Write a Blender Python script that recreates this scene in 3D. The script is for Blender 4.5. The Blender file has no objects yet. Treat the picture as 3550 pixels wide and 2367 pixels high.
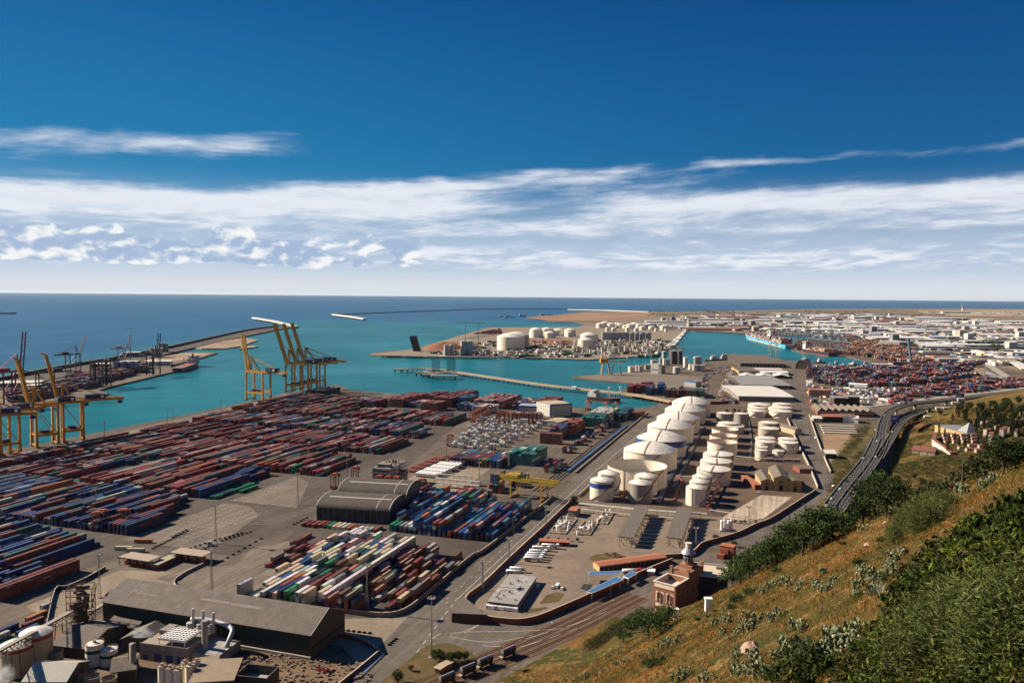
import bpy,math,random
from mathutils import Vector,Matrix,geometry
import numpy as np
random.seed(7)
S = bpy.context.scene
R = math.radians
# camera
F_PX,CAM_H,CX,CY = 2787.0,180.0,1775.0,1183.5     # focal length in photo pixels, height above the quays
ROLL = math.atan(0.0085)
PITCH = math.atan((CY - (1009+.0085*CX))*math.cos(ROLL)/F_PX)
cam = bpy.data.objects.new('camera',bpy.data.cameras.new('camera'))
S.collection.objects.link(cam);S.camera = cam
cam.data.sensor_width = 36;cam.data.lens = 36*F_PX/3550
cam.data.clip_start = 1;cam.data.clip_end = 300000
fwd = Vector((0,math.cos(PITCH),-math.sin(PITCH)))
_up = Vector((0,math.sin(PITCH),math.cos(PITCH)));_r = Vector((1,0,0))
right = math.cos(ROLL)*_r+math.sin(ROLL)*_up
up = -math.sin(ROLL)*_r+math.cos(ROLL)*_up
M = Matrix((right,up,-fwd)).transposed().to_4x4();M.translation = (0,0,CAM_H)
cam.matrix_world = M
# light
SUN_DIR = Vector((-0.955,0.295,0)).normalized();SUN_EL = R(31)
sl = bpy.data.lights.new('sun','SUN');sun = bpy.data.objects.new('sun',sl);S.collection.objects.link(sun)
sl.energy = 5.0;sl.angle = R(0.53);sl.color = (1.0,0.87,0.70)
sd = Vector((SUN_DIR.x*math.cos(SUN_EL),SUN_DIR.y*math.cos(SUN_EL),math.sin(SUN_EL)))
sun.rotation_euler = sd.to_track_quat('Z','Y').to_euler()
S.view_settings.view_transform = 'Standard';S.view_settings.look = 'None'
S.view_settings.exposure = 1.1;S.view_settings.gamma = 1.0
S.cycles.max_bounces = 5;S.cycles.diffuse_bounces = 2;S.cycles.glossy_bounces = 2
S.cycles.transparent_max_bounces = 8;S.cycles.volume_bounces = 0
S.cycles.use_denoising = True
# sky with its clouds, drawn by direction
class NT:
 def __init__(s,nt):s.t = nt;s.n = nt.nodes;s.l = nt.links
 def new(s,k,**kw):
  n = s.n.new(k)
  for a,b in kw.items():setattr(n,a,b)
  return n
 def put(s,sock,v):
  if hasattr(v,'links') or hasattr(v,'is_linked'):s.l.new(v,sock)
  else:sock.default_value = v
 def m(s,op,a,b=0.0,c=None,clamp=False):
  n = s.new('ShaderNodeMath',operation=op,use_clamp=clamp)
  s.put(n.inputs[0],a);s.put(n.inputs[1],b)
  if c is not None:s.put(n.inputs[2],c)
  return n.outputs[0]
 def ss(s,x,lo,hi,a=0.0,b=1.0):
  n = s.new('ShaderNodeMapRange',interpolation_type='SMOOTHSTEP')
  s.put(n.inputs[0],x);s.put(n.inputs[1],lo);s.put(n.inputs[2],hi);s.put(n.inputs[3],a);s.put(n.inputs[4],b)
  return n.outputs[0]
 def noise(s,vec,scale=1.0,detail=5.0,rough=.55,dist=0.0,out=0):
  n = s.new('ShaderNodeTexNoise');s.put(n.inputs['Vector'],vec)
  n.inputs['Scale'].default_value = scale;n.inputs['Detail'].default_value = detail
  n.inputs['Roughness'].default_value = rough;n.inputs['Distortion'].default_value = dist
  return n.outputs[out]
 def vec(s,x,y,z=0.0):
  n = s.new('ShaderNodeCombineXYZ');s.put(n.inputs[0],x);s.put(n.inputs[1],y);s.put(n.inputs[2],z);return n.outputs[0]
 def mix(s,f,a,b,mode='MIX'):
  n = s.new('ShaderNodeMix',data_type='RGBA',blend_type=mode)
  s.put(n.inputs[0],f)
  for k,v in ((6,a),(7,b)):
   if isinstance(v,tuple):n.inputs[k].default_value = v if len(v) == 4 else v+(1,)
   else:s.l.new(v,n.inputs[k])
  return n.outputs[2]
 def ramp(s,f,stops):
  n = s.new('ShaderNodeValToRGB');s.put(n.inputs[0],f);e = n.color_ramp.elements
  while len(e) < len(stops):e.new(.5)
  for el,(p,c) in zip(e,stops):
   el.position = p;el.color = (c if isinstance(c,tuple) else (c,c,c))+(1,)
  return n.outputs[0]
W = bpy.data.worlds.new('World');S.world = W;W.use_nodes = True
q = NT(W.node_tree);bg = W.node_tree.nodes['Background']
sky = q.new('ShaderNodeTexSky',sky_type='NISHITA');sky.sun_disc = False
sky.sun_elevation = SUN_EL;sky.sun_rotation = math.atan2(SUN_DIR.x,SUN_DIR.y);sky.altitude = 180
sky.air_density = 1.0;sky.dust_density = 0.4;sky.ozone_density = 2.2
tc = q.new('ShaderNodeTexCoord');sp = q.new('ShaderNodeSeparateXYZ');q.l.new(tc.outputs['Generated'],sp.inputs[0])
X,Y,Z = sp.outputs
el = q.m('MULTIPLY',q.m('ARCSINE',Z),57.296)
az = q.m('MULTIPLY',q.m('ARCTAN2',X,Y),57.296)
side = q.ss(az,-34.0,34.0)
grad = q.ramp(q.m('DIVIDE',el,24.0,clamp=True),[(.0,(.085,.275,.50)),(.22,(.032,.240,.465)),(.42,(.008,.178,.400)),(.85,(.0,.088,.290))])
clear = q.mix(1.0,grad,q.mix(side,(8.0,10.0,9.9),(4.0,5.7,7.0)),'MULTIPLY')
clear = q.mix(.04,clear,sky.outputs[0])
warp = q.noise(q.vec(q.m('MULTIPLY',az,.06),q.m('MULTIPLY',el,.2),3.0),1.0,3.0,.5)
ev = q.m('ADD',q.m('SUBTRACT',el,q.m('MULTIPLY',az,.035)),q.m('MULTIPLY',q.m('SUBTRACT',warp,.5),2.2))
n1 = q.noise(q.vec(q.m('MULTIPLY',az,.075),q.m('MULTIPLY',ev,.75),7.3),1.0,9.0,.60,.3)
n2 = q.noise(q.vec(q.m('MULTIPLY',az,.30),q.m('MULTIPLY',ev,1.9),1.1),1.0,7.0,.62,.25)
wel = q.m('ADD',el,q.m('MULTIPLY',q.m('SUBTRACT',q.noise(q.vec(q.m('MULTIPLY',az,.16),2.0,5.0),1.0,4.0,.55),.5),1.6))
cov = q.ss(wel,9.2,5.4,-.30,.055)
def band(e0,slope,w,a0,a1,wt,fade=5.0):
 d = q.m('ABSOLUTE',q.m('SUBTRACT',wel,q.m('ADD',q.m('MULTIPLY',az,slope),e0)))
 g = q.m('MULTIPLY',q.ss(d,w,0.0),q.m('MULTIPLY',q.ss(az,a0,a0+fade),q.ss(az,a1,a1 - fade)))
 return q.m('MULTIPLY',g,wt)
for b_ in ((11.0,.060,1.7,-60.0,-8.0,.33,11.0),(6.6,.03,2.0,-60.0,2.0,.26,8.0),(8.0,.050,1.4,-18.0,22.0,.34,10.0),(8.9,.01,.7,10.0,60.0,.30,8.0),(6.3,.015,1.7,2.0,60.0,.24,9.0),(4.6,.0,1.2,-12.0,60.0,.10,5.0),(3.9,.01,.5,-10.0,60.0,-.10,5.0),(2.6,.0,1.1,-9.0,60.0,.14,6.0)):
 cov = q.m('ADD',cov,band(*b_))
st = q.m('ADD',q.m('ADD',q.m('MULTIPLY',n1,.66),q.m('MULTIPLY',n2,.34)),cov)
a_st = q.ss(st,.38,.80,0.0,.92)
veil = q.ss(el,8.6,2.0,0.0,.80)
c_st = q.mix(q.ss(st,.42,.74),(4.0,5.1,7.0),(7.8,8.1,8.7))
c_st = q.mix(q.m('MULTIPLY',q.ss(n2,.60,.40),q.ss(el,6.5,3.5,0.0,.75)),c_st,(3.7,4.7,6.4))
skyc = q.mix(veil,clear,(5.6,6.5,7.5))
skyc = q.mix(a_st,skyc,c_st)
skyc = q.mix(q.ss(el,2.4,.4,0.0,.92),skyc,(6.6,7.0,7.5))
ca = q.vec(q.m('MULTIPLY',az,.30),q.m('MULTIPLY',el,.55),4.4)
cb = q.vec(q.m('ADD',q.m('MULTIPLY',az,.30),.12),q.m('SUBTRACT',q.m('MULTIPLY',el,.55),.16),4.4)
h1 = q.noise(ca,1.0,8.0,.52,.15);h2 = q.noise(cb,1.0,8.0,.52,.15)
body = q.m('MULTIPLY',q.ss(el,5.2,3.0),q.ss(el,.9,2.4))
body = q.m('MULTIPLY',body,q.ss(az,-5.0,-11.0))
body = q.m('MULTIPLY',q.m('MULTIPLY',q.ss(el,4.9,3.2),q.ss(el,1.5,2.3)),q.ss(az,-5.0,-11.0))
a_cu = q.m('MULTIPLY',q.ss(q.m('ADD',h1,q.m('MULTIPLY',body,.25)),.60,.66),q.ss(body,0.0,.3))
lit = q.ss(q.m('SUBTRACT',h1,h2),-.04,.09)
skyc = q.mix(q.m('MULTIPLY',a_cu,.85),skyc,q.mix(lit,(3.4,4.5,6.4),(9.2,9.2,9.0)))
q.l.new(skyc,bg.inputs[0]);bg.inputs[1].default_value = 0.05
# where things stand
def ray(x,y):return fwd+right*((x - CX)/F_PX) - up*((y - CY)/F_PX)
def P(x,y,z=0.0):
 d = ray(x,y);t = (z - CAM_H)/d.z
 return Vector((d.x*t,d.y*t,z))
def ZAT(p,y):
 base = Vector((p[0],p[1],0)) - Vector((0,0,CAM_H));lo,hi = -50.0,175.0
 for _ in range(40):
  mid = (lo+hi)/2;v = base+Vector((0,0,mid));yy = CY - F_PX*v.dot(up)/v.dot(fwd)
  if yy > y:lo = mid
  else:hi = mid
 return lo
TH = R(18.7);U = Vector((math.sin(TH),math.cos(TH),0));V = Vector((math.cos(TH),-math.sin(TH),0))
GRID = math.atan2(U.y,U.x)                       # rotation that turns local x onto the dock grid's a direction
def G(a,b,z=0.0):p = U*a+V*b;return Vector((p.x,p.y,z))
def AB(p):return p[0]*U.x+p[1]*U.y,p[0]*V.x+p[1]*V.y
# materials
MATS = {}
def mat(name,col=(.5,.5,.5),rough=.7,metal=0.0,var=.0,vscale=.3,bump=0.0,bscale=1.0,spec=.4,attr=False,col2=None,stretch=None,panel=None):
 if name in MATS:return MATS[name]
 m = bpy.data.materials.new(name);m.use_nodes = True;n = NT(m.node_tree);b = n.n['Principled BSDF']
 b.inputs['Roughness'].default_value = rough;b.inputs['Metallic'].default_value = metal
 b.inputs['Specular IOR Level'].default_value = spec
 geo = n.new('ShaderNodeNewGeometry').outputs['Position']
 if stretch:
  mp = n.new('ShaderNodeMapping');n.l.new(geo,mp.inputs[0]);mp.inputs['Scale'].default_value = stretch;geo = mp.outputs[0]
 if attr:
  at = n.new('ShaderNodeVertexColor');at.layer_name = 'Col';c = at.outputs[0]
 else:
  rg = n.new('ShaderNodeRGB');k_ = 1.0 if name.startswith(('tank_w','tank_r','white','clean','roof_w','light','crane_y')) else .78;rg.outputs[0].default_value = tuple(v*k_ for v in col)+(1,);c = rg.outputs[0]
 if var or col2:
  f = n.m('ADD',n.m('MULTIPLY',n.noise(geo,vscale,6.0,.65),.6),n.m('MULTIPLY',n.noise(geo,vscale*7.3,4.0,.6),.4))
  if col2:c = n.mix(n.ss(f,.42,.60),c,tuple(col2))
  if var:c = n.mix(1.0,c,n.ramp(f,[(.30,1 - var),(.70,1+var*.6)]),'MULTIPLY')
 if panel:
  br = n.new('ShaderNodeTexBrick');n.l.new(n.new('ShaderNodeTexCoord').outputs['Object'],br.inputs[0]);br.inputs['Scale'].default_value = 1;br.inputs['Brick Width'].default_value = panel[0];br.inputs['Row Height'].default_value = panel[1];br.inputs['Mortar Size'].default_value = panel[2]
  for i_,v_ in ((1,.84),(2,1.14),(3,.55)):br.inputs[i_].default_value = (v_,v_,v_,1)
  c = n.mix(1.0,c,br.outputs[0],'MULTIPLY')
 n.l.new(c,b.inputs['Base Color'])
 if bump:
  bp = n.new('ShaderNodeBump');bp.inputs['Strength'].default_value = bump;bp.inputs['Distance'].default_value = .3
  n.l.new(n.noise(geo,bscale,5.0,.6),bp.inputs['Height']);n.l.new(bp.outputs[0],b.inputs['Normal'])
 MATS[name] = m;return m
# mesh builder
class MB:
 def __init__(s):s.v = [];s.f = [];s.c = [];s.mi = [];s.col = (1,1,1);s.m = 0
 def add(s,vs,fs):
  o = len(s.v);s.v += [tuple(p) for p in vs]
  for f in fs:s.f.append(tuple(i+o for i in f));s.c.append(s.col);s.mi.append(s.m)
  return s
 def box(s,x0,x1,y0,y1,z0,z1,top=True,bottom=False):
  vs = [(x,y,z) for z in (z0,z1) for x,y in ((x0,y0),(x1,y0),(x1,y1),(x0,y1))]
  fs = [(0,1,5,4),(1,2,6,5),(2,3,7,6),(3,0,4,7)]
  if top:fs.append((4,5,6,7))
  if bottom:fs.append((3,2,1,0))
  return s.add(vs,fs)
 def cbox(s,x,y,z0,lx,ly,h,rz=0.0):
  c,d = math.cos(rz),math.sin(rz)
  q = [(x+c*a - d*b,y+d*a+c*b) for a,b in ((-lx/2,-ly/2),(lx/2,-ly/2),(lx/2,ly/2),(-lx/2,ly/2))]
  return s.prism(q,z0,z0+h)
 def prism(s,q,z0,z1,bottom=False):
  n = len(q);ar = sum(q[i][0]*q[(i+1) % n][1] - q[(i+1) % n][0]*q[i][1] for i in range(n))
  if ar < 0:q = q[::-1]
  vs = [(x,y,z0) for x,y in q]+[(x,y,z1) for x,y in q]
  fs = [(i,(i+1) % n,n+(i+1) % n,n+i) for i in range(n)]
  if n > 4:fs += [tuple(n+i for i in t) for t in tess(q)]
  else:fs.append(tuple(range(n,2*n)))
  if bottom:fs.append(tuple(range(n - 1,-1,-1)))
  return s.add(vs,fs)
 def beam(s,p,r,w=.5,h=None):
  p,r = Vector(p),Vector(r);h = h or w;d = r - p
  if d.length < 1e-6:return s
  d.normalize();side = d.cross(Vector((0,0,1)))
  if side.length < 1e-3:side = Vector((0,1,0))
  side.normalize();u = side.cross(d).normalized();a,b = side*w/2,u*h/2
  vs = [p - a - b,p+a - b,p+a+b,p - a+b,r - a - b,r+a - b,r+a+b,r - a+b]
  return s.add(vs,[(0,1,5,4),(1,2,6,5),(2,3,7,6),(3,0,4,7),(3,2,1,0),(4,5,6,7)])
 def cyl(s,x,y,r,z0,z1,n=24,r2=None,top=True):
  r2 = r if r2 is None else r2
  vs = [(x+r*math.cos(2*math.pi*i/n),y+r*math.sin(2*math.pi*i/n),z0) for i in range(n)]
  vs += [(x+r2*math.cos(2*math.pi*i/n),y+r2*math.sin(2*math.pi*i/n),z1) for i in range(n)]
  fs = [(i,(i+1) % n,n+(i+1) % n,n+i) for i in range(n)]
  if top:fs.append(tuple(range(n,2*n)))
  return s.add(vs,fs)
 def dome(s,x,y,r,z0,h,n=32,k=5):
  vs = [];fs = []
  for j in range(k):
   t = j/k;rr = r*(1 - t);zz = z0+h*(1 - (1 - t) ** 2)
   vs += [(x+rr*math.cos(2*math.pi*i/n),y+rr*math.sin(2*math.pi*i/n),zz) for i in range(n)]
  vs.append((x,y,z0+h))
  for j in range(k - 1):
   fs += [(j*n+i,j*n+(i+1) % n,(j+1)*n+(i+1) % n,(j+1)*n+i) for i in range(n)]
  fs += [((k - 1)*n+i,(k - 1)*n+(i+1) % n,k*n) for i in range(n)]
  return s.add(vs,fs)
 def tube(s,pts,r,n=8):
  pts = [Vector(p) for p in pts];rings = []
  for i,p in enumerate(pts):
   d = (pts[min(i+1,len(pts) - 1)] - pts[max(i - 1,0)]).normalized()
   a = d.cross(Vector((0,0,1)));  a = a.normalized() if a.length > 1e-3 else Vector((1,0,0))
   b = a.cross(d);rr = r[i] if isinstance(r,(list,tuple)) else r
   rings.append([p+(a*math.cos(2*math.pi*k/n)+b*math.sin(2*math.pi*k/n))*rr for k in range(n)])
  vs = [v for rg in rings for v in rg]
  fs = [(i*n+k,i*n+(k+1) % n,(i+1)*n+(k+1) % n,(i+1)*n+k) for i in range(len(pts) - 1) for k in range(n)]
  fs += [tuple(range(n - 1,-1,-1)),tuple((len(pts) - 1)*n+k for k in range(n))]
  return s.add(vs,fs)
 def gable(s,x0,x1,y0,y1,z0,ze,zr,over=0.0,walls=True,roof=True):
  ym = (y0+y1)/2
  if walls:
   s.add([(x0,y0,z0),(x1,y0,z0),(x1,y1,z0),(x0,y1,z0),(x0,y0,ze),(x1,y0,ze),(x1,y1,ze),(x0,y1,ze),(x0,ym,zr),(x1,ym,zr)],
                  [(0,1,5,4),(1,2,6,9,5),(2,3,7,6),(3,0,4,8,7)])
  if roof:s.roof(x0 - over,x1+over,y0 - over,y1+over,ze+(.05 if walls else 0),zr+.05)
  return s
 def roof(s,x0,x1,y0,y1,ze,zr,t=.15):
  ym = (y0+y1)/2
  return s.add([(x0,y0,ze),(x1,y0,ze),(x1,ym,zr),(x0,ym,zr),(x1,y1,ze),(x0,y1,ze),
                      (x0,y0,ze+t),(x1,y0,ze+t),(x1,ym,zr+t),(x0,ym,zr+t),(x1,y1,ze+t),(x0,y1,ze+t)],
                     [(6,7,8,9),(9,8,10,11),(3,2,1,0),(5,4,2,3),(0,1,7,6),(4,5,11,10),(1,2,8,7),(2,4,10,8),(3,0,6,9),(5,3,9,11)])
 def build(s,name,mats,parent=None,loc=None,rz=0.0,smooth=False):
  me = bpy.data.meshes.new(name);me.from_pydata(s.v,[],s.f)
  if not isinstance(mats,(list,tuple)):mats = [mats]
  for m in mats:me.materials.append(m)
  me.polygons.foreach_set('material_index',s.mi)
  if any(c != (1,1,1) for c in s.c):
   ca = me.color_attributes.new('Col','FLOAT_COLOR','CORNER');buf = []
   for f,c in zip(s.f,s.c):buf += (list(c)+[1.0])*len(f)
   ca.data.foreach_set('color',buf)
  if smooth:me.polygons.foreach_set('use_smooth',[True]*len(me.polygons))
  me.update()
  o = bpy.data.objects.new(name,me);S.collection.objects.link(o)
  if parent is not None:o.parent = parent
  if loc is not None:o.location = loc
  if rz:o.rotation_euler = (0,0,rz)
  return o
def tess(q):
 return [t if geometry.normal([Vector((q[i][0],q[i][1],0)) for i in t]).z > 0 else t[::-1] for t in geometry.tessellate_polygon([[Vector((x,y,0)) for x,y in q]])]
def tag(o,label,cat,group=None,kind=None):
 if label:o['label'] = label
 if cat:o['category'] = cat
 if group:o['group'] = group
 if kind:o['kind'] = kind
 return o
def thing(name,label,cat,loc,rz=0.0,group=None):
 o = bpy.data.objects.new(name,None);S.collection.objects.link(o);o.empty_display_size = 1
 o.location = loc;o.rotation_euler = (0,0,rz)
 return tag(o,label,cat,group)
def dup(o,loc=None,rz=None,label=None,parent=None,cat=None):
 c = o.copy();S.collection.objects.link(c)
 if parent is not None:c.parent = parent
 if loc is not None:c.location = loc
 if rz is not None:c.rotation_euler = (0,0,rz)
 if label:c['label'] = label
 if cat:c['category'] = cat
 for ch in list(o.children):dup(ch,parent=c)
 return c
def struct(name,mb,mats,**k):return tag(mb.build(name,mats,**k),None,None,kind='structure')
def sheet(name,pts,z,m,kind='structure',skirt=0.0):
 mb = MB();q = [(p[0],p[1]) for p in pts]
 ar = sum(q[i][0]*q[(i+1) % len(q)][1] - q[(i+1) % len(q)][0]*q[i][1] for i in range(len(q)))
 if ar < 0:q = q[::-1]
 n = len(q);mb.add([(x,y,z) for x,y in q],[tuple(t) for t in tess(q)])
 if skirt:mb.add([(x,y,z - skirt) for x,y in q]+[(x,y,z) for x,y in q],[(i,(i+1) % n,n+(i+1) % n,n+i) for i in range(n)])
 o = mb.build(name,m)
 if kind:o['kind'] = kind
 return o
def strip(pts,w,w2=None):
 a,b = [],[]
 for i,p in enumerate(pts):
  d = (Vector(pts[min(i+1,len(pts) - 1)]) - Vector(pts[max(i - 1,0)]));d.z = 0;d.normalize();s = Vector((-d.y,d.x,0));p = Vector(p)
  ww = w if w2 is None else w+(w2 - w)*i/(len(pts) - 1)
  a.append(p+s*ww/2);b.append(p - s*ww/2)
 return a+b[::-1]
def bandmesh(mb,pts,w,z0,z1,off=0.0):
 q = strip([Vector(p) for p in pts],w);n = len(pts)
 for i in range(n - 1):
  a,b,c,d = q[i],q[i+1],q[2*n - 2 - i],q[2*n - 1 - i]
  mb.prism([(a.x,a.y),(b.x,b.y),(c.x,c.y),(d.x,d.y)],z0,z1)
 return mb
def smooth(pts,k=4):
 pts = [Vector(p) for p in pts];out = []
 for i in range(len(pts) - 1):
  p0,p1,p2,p3 = pts[max(i - 1,0)],pts[i],pts[i+1],pts[min(i+2,len(pts) - 1)]
  for j in range(k):
   t = j/k
   out.append(.5*((2*p1)+(p2 - p0)*t+(2*p0 - 5*p1+4*p2 - p3)*t*t+(3*p1 - p0 - 3*p2+p3)*t ** 3))
 return out+[pts[-1]]
rnd = random.random
def ru(a,b):return a+(b - a)*random.random()
# ground, quays, water
def ground_mat(name,base,alt,scale,streak=None,bump=.0,cracks=True):
 if name in MATS:return MATS[name]
 m = bpy.data.materials.new(name);m.use_nodes = True;n = NT(m.node_tree);b = n.n['Principled BSDF']
 b.inputs['Roughness'].default_value = .92;b.inputs['Specular IOR Level'].default_value = .2
 pos = n.new('ShaderNodeNewGeometry').outputs['Position']
 f1 = n.noise(pos,scale,8.0,.62,.4);f2 = n.noise(pos,scale*9,6.0,.7)
 c = n.mix(n.ss(f1,.38,.62),tuple(v*k for v,k in zip(base,(.79,.73,.66))),tuple(v*k for v,k in zip(alt,(.79,.73,.66))))
 c = n.mix(1.0,c,n.ramp(f2,[(.25,.74),(.75,1.2)]),'MULTIPLY')
 if streak:                                        # tyre marks and slab joints along the dock grid
  mr = n.new('ShaderNodeMapping');n.l.new(pos,mr.inputs[0]);mr.inputs['Rotation'].default_value = (0,0,-GRID)
  mp = n.new('ShaderNodeMapping');n.l.new(mr.outputs[0],mp.inputs[0]);mp.inputs['Scale'].default_value = (.012,.33,1)
  f3 = n.noise(mp.outputs[0],1.0,4.0,.6)
  c = n.mix(1.0,c,n.ramp(f3,[(.35,1 - streak),(.6,1+streak*.5)]),'MULTIPLY')
  br = n.new('ShaderNodeTexBrick');n.l.new(mr.outputs[0],br.inputs[0]);br.inputs['Scale'].default_value = 1;br.inputs['Brick Width'].default_value = 26;br.inputs['Row Height'].default_value = 9;br.inputs['Mortar Size'].default_value = .12
  for i_,v_ in ((1,.88),(2,1.10),(3,.72)):br.inputs[i_].default_value = (v_,v_,v_,1)
  c = n.mix(1.0,c,br.outputs[0],'MULTIPLY');f4 = n.noise(pos,.11,5.0,.7);c = n.mix(n.ss(f4,.60,.72,0.0,.55),c,(.035,.032,.03))
 n.l.new(c,b.inputs['Base Color'])
 MATS[name] = m;return m
M_land = ground_mat('port_ground',(.115,.097,.082),(.165,.138,.112),.012,streak=.22)
M_far = ground_mat('far_ground',(.15,.125,.09),(.25,.21,.16),.0022)
M_asph = ground_mat('asphalt',(.085,.077,.071),(.105,.095,.086),.02,streak=.12)
M_road = ground_mat('road_asphalt',(.125,.112,.102),(.15,.135,.120),.03,streak=.16)
M_conc = ground_mat('concrete_apron',(.20,.175,.15),(.16,.14,.12),.03,streak=.3)
M_conc2 = ground_mat('worn_concrete',(.24,.20,.155),(.29,.25,.20),.05)
M_dirt = ground_mat('bare_dirt',(.20,.145,.095),(.13,.095,.06),.05)
M_paint = mat('road_paint',(.55,.53,.48),.8,var=.5,vscale=.5)
M_quay = mat('quay_wall',(.16,.14,.12),.9,var=.3,vscale=.2)
land_px = [(0,1590),(78,1572),(125,1556),(185,1543),(297,1521),(344,1507),(520,1466),(760,1412),(900,1382),(988,1362),(1164,1333),(1185,1336),(1202,1347),(1261,1357),(1420,1368),(1560,1379),(1757,1390),
 (1990,1410),(2021,1416),(2151,1424),(2228,1412),(2274,1405),(2300,1397),(2215,1379),(2165,1366),(2160,1348),(2239,1334),(1993,1309),(1984,1305),(2083,1297),
 (2178,1288),(2190,1266),(2290,1257),(2340,1262),(2431,1257),(2465,1253),(2561,1244),(2700,1240),(2720,1250),(2750,1250),(2805,1256),(2924,1269),(2975,1274),
 (3022,1271),(3030,1262),(3022,1256),(2933,1235),(2882,1233),(2780,1222),(2745,1214),(2741,1192),(2870,1176),(2868,1166),(2640,1158),(2550,1152),(2408,1149),
 (2383,1145),(2343,1194),(2276,1235),(2247,1234),(2121,1241),(2044,1247),(1940,1243),(1815,1241),(1700,1232),(1692,1238),(1500,1238),(1340,1235),(1279,1230),
 (1281,1226),(1328,1217),(1416,1211),(1462,1202),(1540,1179),(1615,1156),(1696,1134),(1760,1137),(1900,1134),(2006,1132),(2022,1124),(1990,1117),(1918,1115),
 (1870,1107),(1822,1103),(1824,1098),(1937,1090),(1990,1084),(2044,1080),(2247,1081),(2400,1078),(2600,1075),(2763,1071),(3000,1069),(3315,1068),(3550,1070),(4300,1080)]
lp = [P(x,y,0) for x,y in land_px]
land_pts = [G(-500,-760),G(400,-775)]+lp+[Vector((9000,3000,0)),Vector((4000,-900,0)),Vector((-300,-900,0))]
sheet('port_ground',land_pts,0.0,[M_land],skirt=4.5)
far_pts = [P(x,y,0) for x,y in [(2383,1146),(2640,1159),(2868,1167),(2950,1185),(3120,1205),(3300,1235),(3550,1290),(3900,1340),(4300,1082),(3550,1071),(3315,1069),(3000,1070),(2763,1072),(2600,1076),(2400,1079),(2247,1082),(2044,1081),(1990,1085),(1937,1091),(1824,1099),(1830,1102),(1870,1106),(1918,1114),(1990,1116),(2022,1124),(2100,1128),(2240,1140)]]
sheet('far_plain',far_pts,.12,[M_far])
sheet('peninsula_ground',[P(x,y) for x,y in [(1281,1229),(1290,1226),(1416,1212),(1462,1203),(1615,1157),(1696,1135),(2006,1133),(2030,1126),(2240,1141),(2380,1147),(2340,1194),(2276,1234),(2121,1240),(2044,1246),(1815,1240),(1700,1231),(1500,1237)]],.06,[M_conc2])
def water_mat():
 m = bpy.data.materials.new('water');m.use_nodes = True;n = NT(m.node_tree);b = n.n['Principled BSDF']
 pos = n.new('ShaderNodeNewGeometry').outputs['Position'];s = n.new('ShaderNodeSeparateXYZ');n.l.new(pos,s.inputs[0])
 A,B = P(0,1310),P(1000,1130);d = (B - A).normalized();nx,ny = -d.y,d.x
 side = n.m('ADD',n.m('MULTIPLY',s.outputs[0],nx),n.m('MULTIPLY',s.outputs[1],ny))
 side = n.m('SUBTRACT',side,A.x*nx+A.y*ny)                     # > 0 seaward
 far = n.m('SUBTRACT',s.outputs[1],5200.0)
 wob = n.noise(n.vec(n.m('MULTIPLY',s.outputs[0],.00025),n.m('MULTIPLY',s.outputs[1],.0006)),1.0,4.0,.6)
 sea_f = n.ss(n.m('ADD',side,n.m('MULTIPLY',n.m('SUBTRACT',wob,.5),500.0)),-60.0,260.0)
 sea_f = n.m('MAXIMUM',sea_f,n.ss(n.m('ADD',far,n.m('MULTIPLY',n.m('SUBTRACT',wob,.5),2600.0)),-800.0,1500.0))
 big = n.noise(n.vec(n.m('MULTIPLY',s.outputs[0],.004),n.m('MULTIPLY',s.outputs[1],.0012)),1.0,6.0,.6)
 harb = n.mix(n.ss(big,.35,.65),(.0,.098,.125),(.004,.145,.172))
 sea = n.mix(n.ss(big,.3,.7),(.0,.062,.140),(.004,.098,.190))
 pt = n.noise(n.vec(n.m('MULTIPLY',s.outputs[0],.0016),n.m('MULTIPLY',s.outputs[1],.0022),4.0),1.0,5.0,.6,.6);harb = n.mix(n.ss(pt,.48,.70,0.0,.5),harb,(.03,.20,.24));c = n.mix(sea_f,harb,sea)
 mp = n.new('ShaderNodeMapping');n.l.new(pos,mp.inputs[0]);mp.inputs['Scale'].default_value = (.006,.022,1)
 cap = n.noise(mp.outputs[0],1.0,9.0,.72)
 near = n.ss(s.outputs[1],4500.0,1200.0)
 fine = n.noise(n.vec(n.m('MULTIPLY',s.outputs[0],.010),n.m('MULTIPLY',s.outputs[1],.030)),1.0,8.0,.72)
 c = n.mix(1.0,c,n.ramp(fine,[(.3,.72),(.7,1.35)]),'MULTIPLY')
 c = n.mix(n.m('MULTIPLY',n.m('MULTIPLY',n.ss(cap,.56,.72),n.m('MULTIPLY',n.ss(side,10.0,200.0),near)),.75),c,(.30,.42,.50))
 c = n.mix(1.0,c,(.86,.86,.86),'MULTIPLY');n.l.new(c,b.inputs['Base Color'])
 b.inputs['Roughness'].default_value = .34;b.inputs['IOR'].default_value = 1.2;b.inputs['Specular IOR Level'].default_value = .45
 bp = n.new('ShaderNodeBump');bp.inputs['Strength'].default_value = .5;bp.inputs['Distance'].default_value = 1.0
 mp2 = n.new('ShaderNodeMapping');n.l.new(pos,mp2.inputs[0]);mp2.inputs['Scale'].default_value = (.03,.09,1)
 n.l.new(n.noise(mp2.outputs[0],1.0,8.0,.7),bp.inputs['Height']);n.l.new(bp.outputs[0],b.inputs['Normal'])
 return m
M_water = water_mat()
struct('sea',MB().add([(-90000,-2000,-2.6),(90000,-2000,-2.6),(90000,90000,-2.6),(-90000,90000,-2.6)],[(0,1,2,3)]),[M_water])
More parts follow.
